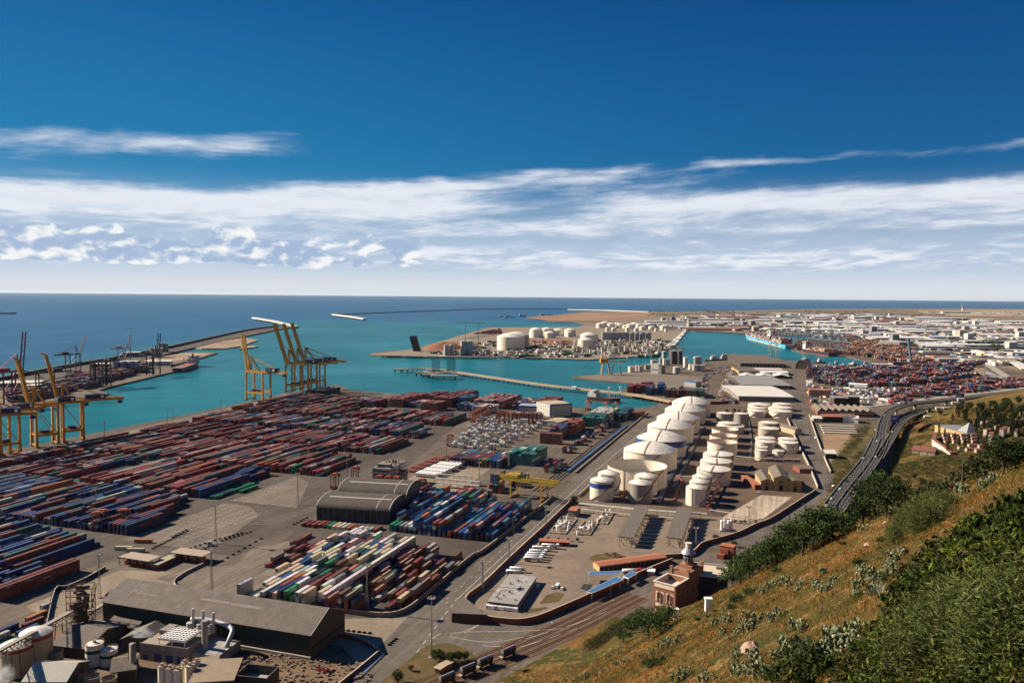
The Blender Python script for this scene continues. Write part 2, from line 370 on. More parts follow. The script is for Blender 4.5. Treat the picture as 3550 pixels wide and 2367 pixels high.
# shipping containers
CL,CW,CHT = 12.19,2.44,2.62
COLS = {'rust red':(.235,.065,.048),'dull red':(.30,.048,.042),'maroon':(.15,.038,.036),'brown':(.15,.075,.05),'orange':(.46,.16,.06),
  'dark blue':(.022,.045,.13),'blue':(.025,.085,.24),'sky blue':(.07,.21,.36),'teal':(.03,.15,.145),'green':(.02,.20,.09),'dark green':(.02,.09,.055),
  'white':(.72,.70,.66),'cream':(.60,.49,.33),'pale grey':(.42,.42,.41),'grey':(.20,.20,.21),'mint':(.35,.50,.40),'black':(.03,.03,.035),'pink':(.50,.25,.22)}
def pal(s):
 d = []
 for w in s.split(','):
  n,k = w.split(':');d += [n.strip()]*int(k)
 return d
PRED = pal('rust red:13,dull red:5,maroon:8,brown:6,dark blue:2,teal:1,dark green:2,grey:2,pale grey:2,orange:1,pink:2,green:1')
PBLU = pal('dark blue:10,blue:5,rust red:4,maroon:2,grey:2,teal:2,brown:2,orange:1,pale grey:1,dark green:1,mint:1')
PMIX = pal('blue:8,dark blue:5,rust red:5,sky blue:3,orange:1,grey:3,white:2,dark green:2,maroon:3,green:1,teal:2,pale grey:2,pink:2')
PYARD = pal('white:10,cream:6,pale grey:5,rust red:4,maroon:3,blue:3,dark blue:3,brown:3,dark green:1,green:1,grey:2,orange:1,mint:1')
PLOW = pal('maroon:7,rust red:6,brown:6,grey:3,dark blue:2,cream:2,mint:1,teal:1,pale grey:1')
PWH = pal('white:14,cream:3,pale grey:4')
PTEAL = pal('teal:7,dark green:2,mint:1')
boxes = []           # a, b, tier, length, colour, block name, row number, slot number, height, a-run size
def jit(c,k=.12):return tuple(max(0,x*.74*ru(1 - k,1+k)) for x in c)
def stack(a,b,n,L,cols,blk,row,slot,ch=CHT):
 for t in range(n):boxes.append([a,b,t,L,cols[t % len(cols)],blk,row,slot,n,ch])
def inview(a,b,m=40,z=0):
 p = G(a,b) - Vector((0,0,CAM_H))+Vector((0,0,z));w = p.dot(fwd)
 if w < 50:return False
 x = CX+F_PX*p.dot(right)/w;y = CY - F_PX*p.dot(up)/w
 return -m < x < 3550+m and y < 2367+m
def topx(p):
 v = Vector(p) - Vector((0,0,CAM_H));w = v.dot(fwd);return CX+F_PX*v.dot(right)/w,CY - F_PX*v.dot(up)/w
def block(blk,a0,a1,b0,b1,palette,hi=3,lo=1,gap=.06,pitch=4.0,aend=None,astart=None,ok=None,keep=.82,short=.25,mono=.6):
 nb = int((b1 - b0)/pitch);h = hi
 for j in range(nb+1):
  b = b1 - j*pitch
  e = a1 if aend is None else aend(b);s0 = a0 if astart is None else astart(b)
  a = s0+ru(0,1.5);k = 0
  if rnd() < .5:h = random.choice([hi,hi,hi - 1,lo])
  runc = random.choice(palette)
  while a+6.2 < e:
   if rnd() > keep:h = max(0,min(hi,random.choice([hi,hi,hi - 1,max(lo,hi - 2),lo])))
   if rnd() < .25:runc = random.choice(palette)
   L = CL if (rnd() > short and a+CL < e) else 6.06
   n = 0 if rnd() < gap else max(0,h)
   if n and inview(a,b) and (ok is None or ok(a,b)):
    cs = [runc if rnd() < mono else random.choice(palette) for _ in range(n)]
    stack(a,b,n,L,cs,blk,j+1,k+1)
   a += L+.35;k += 1
def solid(blk,a0,a1,b0,b1,n,palette,pitch=2.55,rag=.25,L=CL):
 b = b1 - CW/2;j = 0
 while b > b0:
  a = a0;k = 0
  while a < a1 - L*.5:
   m = n - (1 if rnd() < rag else 0);c = random.choice(palette)
   stack(a,b,m,L,[c if rnd() < .6 else random.choice(palette) for _ in range(m)],blk,j+1,k+1)
   a += L+.3;k += 1
  b -= pitch;j += 1
quay_px = [(-100,1612),(0,1602),(123,1585),(193,1563),(351,1531),(445,1519),(506,1500),(600,1484),(803,1427),(848,1417),(953,1392),(998,1378),(1096,1364),(1120,1360),(1180,1361),(1262,1375),(1400,1390)]
def landward(a,b):
 x,y = topx(G(a,b))
 for (x0,y0),(x1,y1) in zip(quay_px,quay_px[1:]):
  if x0 <= x < x1:return y > y0+(y1 - y0)*(x - x0)/(x1 - x0)
 return x > 0 or y > 1612
D1 = 'blue and red block nearest the conveyor';D2 = 'blue block west of the straddle carriers';D3 = 'red block with green low rows'
D4 = 'long red block behind the office lane';EB = 'far red block near the quay cranes';YA = 'fenced yard';YB = 'blue block by the arched warehouse'
block(D1,338,452,-640,-470,PBLU,3,1,.05,aend=lambda b:442 if b > -500 else 452,ok=landward)
block(D1,337,396,-433,-428,pal('rust red:5,maroon:3'),3,3,0,keep=1,short=0)
block(D1,338,430,-466,-442,pal('dark blue:5,maroon:3,mint:1,blue:2'),2,1,.25,aend=lambda b:440+(b+442)*-.1 if b < -455 else 395,ok=landward)
block(D2,464,566,-760,-486,PBLU,3,1,.05,ok=landward)
block(D2,464,548,-482,-458,pal('rust red:4,dark blue:4,maroon:3'),3,1,.08,aend=lambda b:550+(b+482)*-1.9)
block(D3,571,676,-900,-504,PRED,3,1,.03,ok=landward,mono=.8)
block(D3,571,674,-500,-482,pal('dark blue:6,rust red:5,blue:3'),3,2,.03,mono=.8)
block(D3,573,632,-478,-456,pal('green:6,dark blue:3,rust red:2'),1,0,.15,short=.1)
block(D4,682,785,-900,-434,PRED,3,2,.03,ok=landward,mono=.82,aend=lambda b:790 if b < -470 else 764)
block(EB,800,884,-900,-432,PRED,3,2,.05,ok=landward,mono=.75)
block(EB,906,982,-900,-438,PRED+PMIX,3,1,.08,ok=landward,aend=lambda b:988 if b < -450 else 955)
block(EB,1008,1092,-900,-440,PRED+['teal']*4,3,1,.08,ok=landward)
block(EB,1104,1210,-900,-640,PRED+['dark green']*8+['teal']*4,3,2,.06,ok=landward)
block(EB,1225,1400,-900,-765,pal('dark green:4,dark blue:2,maroon:2'),4,2,.05,ok=landward)
QC = 'tall stacks on the corner quay'
for a0,a1,b0,b1,n,p in [(1132,1172,-640,-612,4,'maroon:3,dark blue:3,rust red:2'),(1150,1250,-606,-572,5,'rust red:4,maroon:3,brown:2'),(1200,1260,-560,-540,6,'maroon:4,rust red:2'),
     (1155,1180,-570,-556,3,'dark blue:3,maroon:1'),(1158,1184,-553,-538,4,'pale grey:2,pink:2,rust red:1'),(1130,1172,-532,-503,5,'rust red:5,brown:2'),(1175,1300,-530,-500,6,'rust red:4,maroon:3'),
     (1190,1240,-495,-478,6,'dark blue:3,teal:2'),(1150,1182,-480,-452,4,'dark blue:4,grey:3'),(1140,1182,-450,-419,4,'pale grey:5,white:3,rust red:1'),(1190,1290,-470,-418,5,'rust red:4,pink:2,maroon:3,pale grey:1'),
     (1200,1270,-405,-372,4,'maroon:3,dark blue:3,cream:1'),(1225,1290,-372,-345,5,'rust red:4,maroon:3')]:
 solid(QC,a0,a1,b0,b1,n,pal(p))
WR = 'white refrigerated stacks'
for k in range(9):
 a0 = 868+k*24;bl = -372 - k*4.2;bb = -312+(k > 4)*4
 b = bl
 while b < bb:
  n = random.choice([0,1,2,2,3])
  if n and rnd() < .86:stack(a0+ru(0,1),b,n,6.06,[random.choice(PWH) for _ in range(n)],WR,int((b - bl)/4),k)
  if rnd() < .4:stack(a0+9+ru(0,1),b,random.choice([1,1,2]),6.06,[random.choice(PWH) for _ in range(2)],WR,int((b - bl)/4),k)
  b += 4.0
HB = 'mixed block beside the white trailers'
block(HB,780,832,-337,-279,PMIX+PRED,3,3,0,keep=1,short=.1,mono=.5,pitch=4.2)
solid('teal stacks',803,852,-277,-246,5,PTEAL)
solid('tall brown stacks',932,950,-279,-253,5,pal('maroon:4,brown:3,rust red:1'))
solid('tall brown stacks',965,1010,-276,-262,5,pal('dark blue:4,maroon:2'))
solid('tall brown stacks',1016,1062,-273,-254,5,pal('rust red:4,orange:3,maroon:2'))
solid('green stacks',1075,1120,-262,-232,5,pal('teal:5,dark green:4'))
solid('green stacks',1128,1190,-262,-232,5,pal('pale grey:4,cream:2'));solid('green stacks',1150,1220,-231,-215,4,pal('dark green:4,dark blue:3'))
solid('green stacks',1185,1215,-212,-196,3,pal('brown:4,rust red:2'))
for a in range(880,1160,26):
 for b in (-236,-232,-228):
  if rnd() < .75:stack(a+ru(0,8),b+(a - 880)*.02,random.choice([1,2,2,3]),random.choice([CL,6.06]),[random.choice(PMIX+['dull red']*8) for _ in range(3)],'low rows beside the railway',1,int(a/26))
for a,b,n,c in [(778,-226,3,'orange'),(792,-226,2,'blue'),(806,-226,3,'rust red'),(820,-226,2,'sky blue'),(778,-222,2,'mint'),(791,-222,3,'rust red'),(806,-222,3,'pale grey'),(792,-231,4,'dark blue'),
                   (742,-262,2,'brown'),(742,-256,1,'brown'),(722,-238,2,'dark blue'),(722,-234,2,'pale grey'),(708,-238,1,'blue'),(735,-238,2,'blue'),(736,-232,1,'grey'),(708,-229,2,'grey')]:
 stack(a,b,n,CL,[c,c,'maroon',c],'low rows beside the railway',1,1)
for a,b,n,cs in [(676,-277,1,['dull red']),(676,-273.5,1,['rust red']),(676,-270,1,['pink']),(662,-277,1,['rust red']),(662,-273.5,1,['pink']),(662,-270,1,['rust red']),(680,-250,3,['rust red','rust red','dull red']),(680,-246,3,['maroon','green','green']),(680,-242,2,['rust red','rust red']),
     (693,-250,3,['rust red']),(693,-246,3,['orange'])]:
 stack(a,b,n,CL,cs,'stack under the yellow gantry',1,1)
block(YB,542,668,-283,-199,PMIX,4,2,.02,pitch=4.05,keep=.86,short=.15,mono=.2,aend=lambda b:656 if b < -232 else 640,astart=lambda b:541 if b < -215 else 545)
block(YB,600,668,-303,-287,PMIX,3,2,0,keep=.9,short=.1,mono=.3,astart=lambda b:590+(-287 - b)*2.6)
for k,c in enumerate(['maroon','maroon','dull red','rust red','maroon','green','cream','cream','pale grey','orange','maroon','white','pale grey','mint','rust red']):
 stack(529+(k > 2)*2+(k > 10)*3,-349+k*4.25,1,CL if k < 11 or k == 14 else 6.06,[c],'short row at the arched warehouse',k+1,1)
def ya(b,a0,spec):
 a = a0;r = int(round((-190 - b)/4))+1
 for k,w in enumerate(spec.split()):
  if a > (512 if b < -262 else (506 if b < -243 else 494)):break
  if w == '-':a += 12.5;continue
  if w == '.':a += 6.3;continue
  s = w[0] == 's';w = w.strip('s');w = ''.join(random.choice('MKRMKY') if b > -243 and c in 'GIWSTBO' and rnd() < .65 else c for c in w);cs = [YC[c] for c in w];stack(a,b,len(cs),6.06 if s else CL,cs,YA,r,k+1,2.75 if 'W' in w or 'C' in w else CHT)
  a += (6.06 if s else CL)+.35
YC = {'W':'white','C':'cream','P':'pale grey','R':'rust red','M':'maroon','B':'blue','N':'dark blue','K':'brown','G':'green','D':'dark green','Y':'grey','O':'orange','T':'teal','X':'black','I':'mint','S':'sky blue'}
ya(-302,391,'PPP - - WC - C W W - WW C');ya(-298,414,'W C PC NB C NB - RM W');ya(-294,392,'C CW WC CC BB PC W K NN BWW')
ya(-290,390,'W PC NB NC C C CC CW - PWW');ya(-286,391,'MW MW NW PI NN WW KC RM BW PWW WW');ya(-282,393,'YN MR CO PW PYY DC W WM MM CC RR')
ya(-278,392,'sPC NR CO CW - DY WN CW BY KM WW WC');ya(-274,391,'PXN NXN - NX YDG - PW KC YC IG CC WW CW')
ya(-270,391,'DDG PWW NX YG DR - NNY WC WB MR CC WC WC');ya(-266,391,'RG NN NY - CCK PCC PDD WC CC MK IC RCW')
ya(-262,391,'PPW PMR RKM - DN - PBN CK PCW RCP NCW IW G');ya(-258,391,'PPC - PRR MRK WO RCC KCC YYN KMP IC CM CWW')
ya(-254,393,'- IMW MMY PN RO DD RKP PCC CY WC PCC');ya(-250,396,'RPC WC KM CIY RG NN KPC RW TC CR WWW CM')
ya(-246,394,'sNNW NNW NWW BNW NYW NNW NNW NWW NNW NYW');ya(-242,391,'MRR MM NK - B DT - BB Y sW - KM');ya(-238,391,'sNB CC KK D - YT N MM DW sWC BN')
ya(-234,391,'RNCW NKI - RO KM - BS KK MM I PKM');ya(-230,391,'MRRY N - CK DD - RK NKM RKI DO sW MC');ya(-226,392,'MRN - KO YKP - MM - KM CKP RN KC MK')
ya(-222,400,'- P - KN - RRR - MIK N RKM CKI MKP');ya(-218,402,'- . C - RM - KMY N - PM RKC M');ya(-214,402,'- KK CY sTS - RMK - M KI RC - KM')
ya(-210,402,'M KR CKK . WC MK CM - K NMK - M');ya(-206,409,'MC sRK KK MO KI PM - MK CK K . N K');ya(-202,412,'. MRI RRO MR - KG K - sKK MR C . K')
ya(-306,470,'C C CC - W');ya(-310,455,'K sM R C');ya(-314,448,'M sR RM M');ya(-318,440,'sR MY - M');ya(-324,470,'K RM');ya(-330,486,'M R')
from mathutils import noise as mn0
def pxblock(name,poly,palette,n0,n1,da=13,db=3.2,keep=.8,aisle=5):
 q = [AB(P(x,y)) for x,y in poly];A = [p[0] for p in q];B = [p[1] for p in q];a = min(A);row = 0
 while a < max(A):
  b = min(B)
  while b < max(B):
   ins = False
   for i in range(len(q)):
    (a0,b0),(a1,b1) = q[i - 1],q[i]
    if (b0 > b) != (b1 > b) and a < a0+(b - b0)/(b1 - b0)*(a1 - a0):ins = not ins
   v = mn0.noise(Vector((a/34,b/26,1.3)))+.5;cc_ = mn0.noise(Vector((a/22,b/20,7.7)))*.5+.5
   h = n0+int(max(0,min(.999,v))*(n1 - n0+1));c = palette[int(max(0,min(.999,(cc_ - .5)*1.9+.5))*len(palette))]
   if ins and (aisle == 0 or int(row) % aisle != aisle - 1) and int(b/db) % 9 != 8 and v > 1 - keep:
    stack(a,b,h,CL,[c if rnd() < .7 else random.choice(palette) for _ in range(h)],name,row,int(b/db))
   b += db
  a += da;row += 1
PORG = pal('orange:8,pink:3,cream:6,rust red:5,brown:5,pale grey:3,grey:2,maroon:3,dark blue:1')
RT = 'distant orange terminal';RR = 'terminal behind the sheds'
pxblock(RT,[(2745,1210),(2760,1185),(2930,1175),(3080,1190),(3180,1230),(3240,1262),(3130,1262),(2960,1232),(2885,1230)],PORG,2,5,14,4.2,.8,4)
pxblock(RR,[(2800,1285),(2950,1275),(3060,1272),(3200,1262),(3380,1270),(3400,1300),(3300,1325),(3100,1345),(2900,1340),(2835,1330),(2790,1312)],sorted(PMIX+PRED+['rust red']*6),1,5,13,3.4,.72,4)
pxblock(RR,[(3140,1352),(3400,1318),(3560,1318),(3560,1345),(3400,1360),(3100,1400),(3020,1395),(3030,1380)],sorted(PRED+['blue']*3),1,3,13,3.4,.62,3)
pxblock('stacks on the corner behind the tanks',[(2172,1366),(2180,1352),(2262,1345),(2268,1358)],pal('dull red:5,maroon:5'),4,5,13,2.6,1,0)
pxblock('stacks on the corner behind the tanks',[(2236,1373),(2238,1362),(2262,1361),(2262,1371)],pal('teal:4,dark blue:3'),4,5,13,2.6,1,0)
pxblock('stacks on the corner behind the tanks',[(2278,1366),(2282,1352),(2304,1352),(2306,1364)],pal('blue:6'),5,6,13,2.6,1,0)
pxblock('stacks on the corner behind the tanks',[(2302,1380),(2308,1368),(2345,1368),(2345,1382)],pal('dark green:4,maroon:4'),4,5,13,2.6,1,0)
pxblock('stacks on the corner behind the tanks',[(2352,1378),(2356,1362),(2440,1368),(2436,1384)],pal('dark green:5,teal:2,dull red:2'),4,5,13,2.6,1,0)
M_box = mat('container_paint',attr=True,rough=.55,var=.28,vscale=.25)
def m_objcol():
 m = bpy.data.materials.new('painted_steel');m.use_nodes = True;n = NT(m.node_tree);b = n.n['Principled BSDF']
 oi = n.new('ShaderNodeObjectInfo');tc = n.new('ShaderNodeTexCoord');ps = n.new('ShaderNodeNewGeometry').outputs['Position']
 f = n.noise(ps,.5,6.0,.65)
 c = n.mix(1.0,oi.outputs['Color'],n.ramp(f,[(.3,.72),(.7,1.18)]),'MULTIPLY')
 c = n.mix(n.ss(n.noise(ps,1.7,4.0,.7),.58,.75,0.0,.45),c,(.16,.08,.05))
 n.l.new(c,b.inputs['Base Color']);b.inputs['Roughness'].default_value = .5;b.inputs['Specular IOR Level'].default_value = .35
 w = n.new('ShaderNodeTexWave');w.wave_type = 'BANDS';w.bands_direction = 'X';n.l.new(tc.outputs['Object'],w.inputs[0]);w.inputs['Scale'].default_value = 3.5
 bp = n.new('ShaderNodeBump');bp.inputs['Strength'].default_value = .35;bp.inputs['Distance'].default_value = .04
 n.l.new(w.outputs['Fac'],bp.inputs['Height']);n.l.new(bp.outputs[0],b.inputs['Normal'])
 return m
M_steel = m_objcol();MATS['painted_steel'] = M_steel
M_dark = mat('dark_metal',(.03,.03,.032),.6,.2);M_rod = mat('lock_rod',(.45,.45,.44),.45,.6)
M_open = mat('open_top_load',(.34,.25,.16),.9,var=.4,vscale=1.0)
def proto_box(L,H,kind):
 b = MB();w = CW/2
 b.box(.06,L,-w,w,.12,H - (.5 if kind == 'open' else 0),bottom=True)
 for x in (.06,L):                                    # corner posts stand proud of the panels
  for y in (-w,w):b.box(x - .12,x+.04,y - .04,y+.04,0,H+.02)
 for y in (-w,w):
  b.box(.0,L,y - .05,y+.05,H - .16 if kind != 'open' else H - .5,H+.03);b.box(0,L,y - .05,y+.05,0,.14)
 for k in range(1,int(L/3)):b.box(k*3.0,k*3.0+.06,-w,w,H,H+.035)
 for x in (-.02,L - .06):b.box(x,x+.08,-w,w,H - .14,H+.03)
 d = MB()
 if kind == 'cool':
  d.box(-.03,.05,-.75,.75,.9,2.15);d.box(-.05,.05,-.95,-.25,.35,.8)
 else:
  for y in (-.95,-.35,.35,.95):d.box(-.06,.055,y - .03,y+.03,.2,H - .2)
  d.box(-.05,.055,-.02,.02,.15,H - .1)
  for z in (.8,1.6):d.box(-.045,.055,-1.15,1.15,z,z+.05)
 o = MB()
 if kind == 'open':o.box(.4,L - .4,-w+.15,w - .15,H - .52,H - .35)
 return b,d,o
PB = {}
def box_parts(L,H,kind):
 k = (round(L),round(H*100),kind)
 if k not in PB:
  b,d,o = proto_box(L,H,kind);r = []
  for mb,nm,m in ((b,'body',M_steel),(d,'cooling_unit' if kind == 'cool' else 'door',M_dark if kind == 'cool' else M_rod),(o,'load',M_open)):
   if mb.v:
    me = bpy.data.meshes.new(nm);me.from_pydata(mb.v,[],mb.f);me.materials.append(m);r.append((nm,me))
  PB[k] = r
 return PB[k]
def lettering(txt,size,m,name='lettering'):
 cu = bpy.data.curves.new('t','FONT');cu.body = txt;cu.size = size;cu.align_x = 'CENTER';cu.align_y = 'CENTER';cu.extrude = .01
 o = bpy.data.objects.new('t',cu);S.collection.objects.link(o)
 me = bpy.data.meshes.new_from_object(o.evaluated_get(bpy.context.evaluated_depsgraph_get()));me.materials.clear();me.materials.append(m);me.name = name
 bpy.data.objects.remove(o);bpy.data.curves.remove(cu);return me
M_wht = mat('white_paint',(.78,.76,.72),.6);M_redp = mat('red_paint',(.45,.03,.03),.6);M_blk = mat('black_paint',(.04,.04,.05),.6);M_blu = mat('blue_paint',(.02,.07,.32),.5)
LET = {}
def let(txt,size,m):
 k = (txt,size,m.name)
 if k not in LET:LET[k] = lettering(txt,size,m)
 return LET[k]
tops = {}
for q_ in boxes:tops[(round(q_[0]/7),round(q_[1]/4))] = max(tops.get((round(q_[0]/7),round(q_[1]/4)),0),q_[8])
near = []
for i,q_ in enumerate(boxes):
 a,b,t,L,c,blk,row,slot,n,ch = q_
 front = tops.get((round((a - 7)/7),round(b/4)),0) <= t;side = tops.get((round(a/7),round((b+4)/4)),0) <= t
 sc = (1.0 if t == n - 1 else 0)+(.7 if front else 0)+(.9 if side else 0)
 x,y = topx(G(a,b,t*ch));x1,y1 = topx(G(a+L,b,t*ch))
 if sc == 0 or min(x,x1) > 3560 or max(x,x1) < -5 or min(y,y1) > 2367:continue
 D = (G(a,b,t*ch) - Vector((0,0,CAM_H))).length
 near.append((-sc*L/D/D,i))
near.sort();chosen = set(i for _,i in near[:300])
ORD = ['first','second','third','fourth','fifth','sixth','seventh','eighth','ninth','tenth','eleventh','twelfth','thirteenth','fourteenth','fifteenth','sixteenth','seventeenth','eighteenth','nineteenth','twentieth']
ORD += ['twenty-'+o for o in ORD[:9]]+['thirtieth']+['thirty-'+o for o in ORD[:9]]+['fortieth']+['forty-'+o for o in ORD[:9]]+['fiftieth']+['fifty-'+o for o in ORD[:9]]
def od(n):return ORD[max(0,min(int(n) - 1,len(ORD) - 1))]
SHORT = {YA:'row from the roadside wall, {s} from the barn',D1:'row from the access lane, {s} from the conveyor',D2:'row from the access lane, {s} along, middle block',YB:'row from the road, {s} along, beside arched warehouse'}
stuff = MB();used = {}
for i,q_ in enumerate(boxes):
 a,b,t,L,c,blk,row,slot,n,ch = q_
 if i not in chosen:
  stuff.col = jit(COLS[c]);p = G(a,b,0);w = CW/2;z = t*ch
  c4 = [p - V*w,p+U*L - V*w,p+U*L+V*w,p+V*w]
  o = len(stuff.v);stuff.v += [(v.x,v.y,z+.04) for v in c4]+[(v.x,v.y,z+ch - .02) for v in c4]
  fs = [(3,2,6,7),(0,4,5,1),(0,3,7,4),(1,5,6,2)]+([(4,7,6,5)] if t == n - 1 else [])
  for f in fs:stuff.f.append(tuple(x+o for x in f));stuff.c.append(stuff.col);stuff.mi.append(0)
  continue
 kind = 'cool' if c in ('white','cream') and rnd() < .5 else ('open' if blk == YA and b > -243 and t == n - 1 and rnd() < .45 else 'dry')
 size = 'long' if L > 7 else 'short';tier = 'only tier' if n == 1 else ('top tier' if t == n - 1 else ('ground tier' if t == 0 else ('second tier' if t == 1 else 'third tier')))
 if blk in SHORT:lab = f"{size} {c} container, {tier}, {od(row)} {SHORT[blk].format(s=od(slot))}"
 elif blk.startswith('short row'):lab = f"{c} container in the short row at the arched warehouse, {od(row)} from the ramp end"
 else:lab = f"{size} {c} container, {tier}, {od(row)} row, {od(slot)} along, {blk}"
 r = thing('shipping_container',lab,'container',G(a,b,t*ch),GRID,'containers stacked in the terminal')
 used[lab] = used.get(lab,0)+1
 for nm,me in box_parts(L,ch,kind):
  o = bpy.data.objects.new(nm,me);S.collection.objects.link(o);o.parent = r;o.color = jit(COLS[c],.1)+(1,)
 tx = None
 if blk == YA and L > 7 and c == 'white' and -252 < b < -240:tx = ('P I L',1.5,M_redp)
 elif c == 'green' and L > 7:tx = ('EVERGREEN',1.25,M_wht)
 elif blk == YA and c == 'white' and L > 7 and rnd() < .35:tx = (random.choice(['COSCO','CSAV','MSC']),1.3,M_blk)
 elif c in ('dark blue','maroon','rust red','mint') and L > 7 and rnd() < .22:tx = (random.choice(['CMA CGM','K LINE','CAPITAL','TEX']),1.1,M_wht if c != 'mint' else M_blk)
 if tx:
  o = bpy.data.objects.new('lettering',let(*tx));S.collection.objects.link(o);o.parent = r
  o.location = (L*.55,-CW/2 - .06,ch*.56);o.rotation_euler = (math.pi/2,0,0)
tag(stuff.build('stacked_containers',[M_box]),'thousands of steel containers stacked in long rows across the terminal','container stacks',kind='stuff')
for i,(x,y,z,c,L,w) in enumerate([(40,2240,0,'green',12.2,'lowest of the bright green pair at the frame edge'),(66,2222,0,'green',12.2,'upper of the bright green pair at the frame edge'),(30,2200,0,'pale grey',12.2,'behind the bright green pair'),(138,2196,0,'grey',12.2,'dark blue sided, near the green fence wall'),(130,2176,0,'dark blue',12.2,'beside the grey one near the green fence wall'),(60,2172,0,'dark blue',12.2,'farther along from the grey one'),
     (150,2150,0,'maroon',12.2,'under a load of white pipes'),(160,2128,0,'orange',12.2,'flat, by the white tarpaulin'),(176,2100,0,'pale grey',6.06,'white covered, next to the green fence wall'),(118,2248,0,'maroon',12.2,'behind the first red banded silo'),(10,2255,2.62,'green',12.2,'stacked at the very edge behind the silo'),(400,1905,0,'cream',12.2,'first cream one of the small group on the open yard'),(440,1912,0,'cream',12.2,'second cream one of the small group on the open yard'),(468,1880,0,'orange',12.2,'orange sided one of the small group on the open yard')]):
 r = thing('shipping_container',f'{c} container lying across, {w}','container',P(x,y,z),GRID - 1.25 - (1.9 if x < 200 else 0),'containers lying crosswise')
 for nm,me in box_parts(L,CHT,'dry'):o = bpy.data.objects.new(nm,me);S.collection.objects.link(o);o.parent = r;o.color = jit(COLS[c],.1)+(1,)
# roads, yards, walls
def PP(*pts):return [P(x,y) for x,y in pts]
def place(fl,fr):
 a,b = P(*fl),P(*fr);d = b - a;return a,math.atan2(d.y,d.x),d.length
def wh(xy,y,r=None):return ZAT(P(*xy),y)
M_yard = ground_mat('yard_asphalt',(.078,.066,.058),(.105,.09,.078),.015,streak=.15)
M_grass = ground_mat('lawn',(.085,.075,.025),(.15,.10,.045),.08)
sheet('yard_surface',[G(330,-1000),G(330,-426),G(452,-426),G(452,-352),G(560,-352),G(670,-352),G(1090,-440),G(1140,-440),G(1300,-760),G(1300,-842),G(700,-830)],.03,[M_yard])
sheet('yard_surface',[G(388,-322),G(388,-205),G(402,-194),G(560,-190),G(672,-192),G(672,-350),G(520,-350),G(440,-322)],.03,[M_yard])
sheet('pale_apron',[G(455,-452),G(455,-392),G(470,-380),G(545,-400),G(566,-425),G(566,-452)],.06,[M_conc])
sheet('pale_apron',[G(388,-321),G(388,-296),G(420,-298),G(470,-318),G(500,-335),G(470,-352),G(436,-340),G(425,-365),G(400,-372)],.07,[M_conc])
sheet('pale_apron',[G(575,-452),G(575,-385),G(655,-425),G(676,-452)],.06,[M_conc])
sheet('pale_apron',[G(665,-345),G(740,-345),G(770,-335),G(775,-285),G(700,-280),G(662,-275)],.06,[M_conc2])
sheet('pale_apron',[G(880,-245),G(1150,-250),G(1150,-200),G(700,-200),G(700,-226),G(880,-226)],.06,[ground_mat('brown_apron',(.16,.125,.09),(.12,.095,.075),.05,streak=.25)])
q_ = [P(x,y) for x,y in [(0,1598),(78,1580),(185,1552),(344,1515),(520,1474),(760,1420),(900,1389),(988,1369),(1100,1350),(1120,1352),(953,1388),(803,1424),(600,1480),(506,1496),(351,1528),(193,1560),(0,1612)]]
sheet('quay_apron',q_,.06,[M_conc])
ROAD = [G(230,-166),G(330,-170),G(430,-182),G(800,-183),G(1100,-178),G(1400,-168)]
sheet('port_road',strip(ROAD[2:],20),.10,[M_road]);sheet('port_road',[G(200,-182),G(330,-185),G(430,-193),G(432,-172),G(405,-160),G(330,-152),G(200,-150)],.095,[M_road])
def P2(z,*pts):return [P(x,y,z) for x,y in pts]
junction = PP((1180,2200),(1290,2142),(1420,2120),(1560,2100),(1600,2118),(1680,2160),(1850,2172),(2020,2112),(2235,2012),(2262,2040),(2180,2082),(2000,2172),(1830,2225),(1690,2280),(1560,2340),(1480,2420),(1200,2420),(1235,2330))
sheet('junction',junction,.08,[M_road])
sheet('side_road',PP((860,2145),(1060,2150),(1290,2142),(1420,2130),(1250,2310),(1185,2240),(1120,2228)),.085,[M_conc2])
sheet('gate_forecourt',PP((90,2100),(330,2010),(420,1975),(640,1985),(605,2020),(700,2068),(1000,2110),(1000,2140),(480,2090),(420,2060),(300,2130),(200,2170)),.05,[M_conc2])
pm = MB()
def dash(mb,p,r,w=.35,on=4.0,off=8.0,z=.16):
 d = (r - p);L = d.length;d.normalize();s = Vector((-d.y,d.x,0))*w/2;t = 0
 while t < L:
  a,b = p+d*t,p+d*min(t+on,L);mb.add([(v.x,v.y,z) for v in (a - s,b - s,b+s,a+s)],[(0,1,2,3)]);t += on+off
for i in range(5):
 a,b = ROAD[i],ROAD[i+1]
 dash(pm,a+V*2.5,b+V*2.5,.45,60 if i > 1 else 5,1 if i > 1 else 5)
 if i > 1:dash(pm,a - V*3.2,b - V*3.2,.25,4,9);dash(pm,a+V*6.4,b+V*6.4,.25,4,9)
struct('road_markings',pm,[M_paint])
pm = MB()
for pts in ([(1560,2196),(1620,2190),(1780,2188),(1950,2180)],[(1560,2206),(1700,2226),(1850,2200)],[(1672,2238),(1760,2242)],[(1600,2192),(1670,2160)],[(1500,2232),(1565,2236)],[(1800,2220),(2000,2160),(2120,2112)],
   [(2000,2178),(1860,2226),(1770,2250)],[(1490,2222),(1510,2205),(1530,2195)],[(1610,2195),(1665,2164)]):
 w = smooth(PP(*pts),4)
 for a,b in zip(w,w[1:]):dash(pm,a,b,.4,400,1,.17)
for k in range(16):                                      # numbered truck bays in front of the office
 for a in (596+k*13.2,):
  p = G(a,-388 - k*1.3)
  for d0,d1 in (((0,0),(7,0)),((7,0),(7,12)),((7,12),(0,12))):dash(pm,p+U*d0[0]+V*d0[1],p+U*d1[0]+V*d1[1] if d1 != d0 else p,.3,100,1,.14)
for k in range(14):                                      # herring-bone hatch
 p = G(520+k*6,-392+k*1.5);dash(pm,p,p+U*8+V*16,.3,100,1,.14)
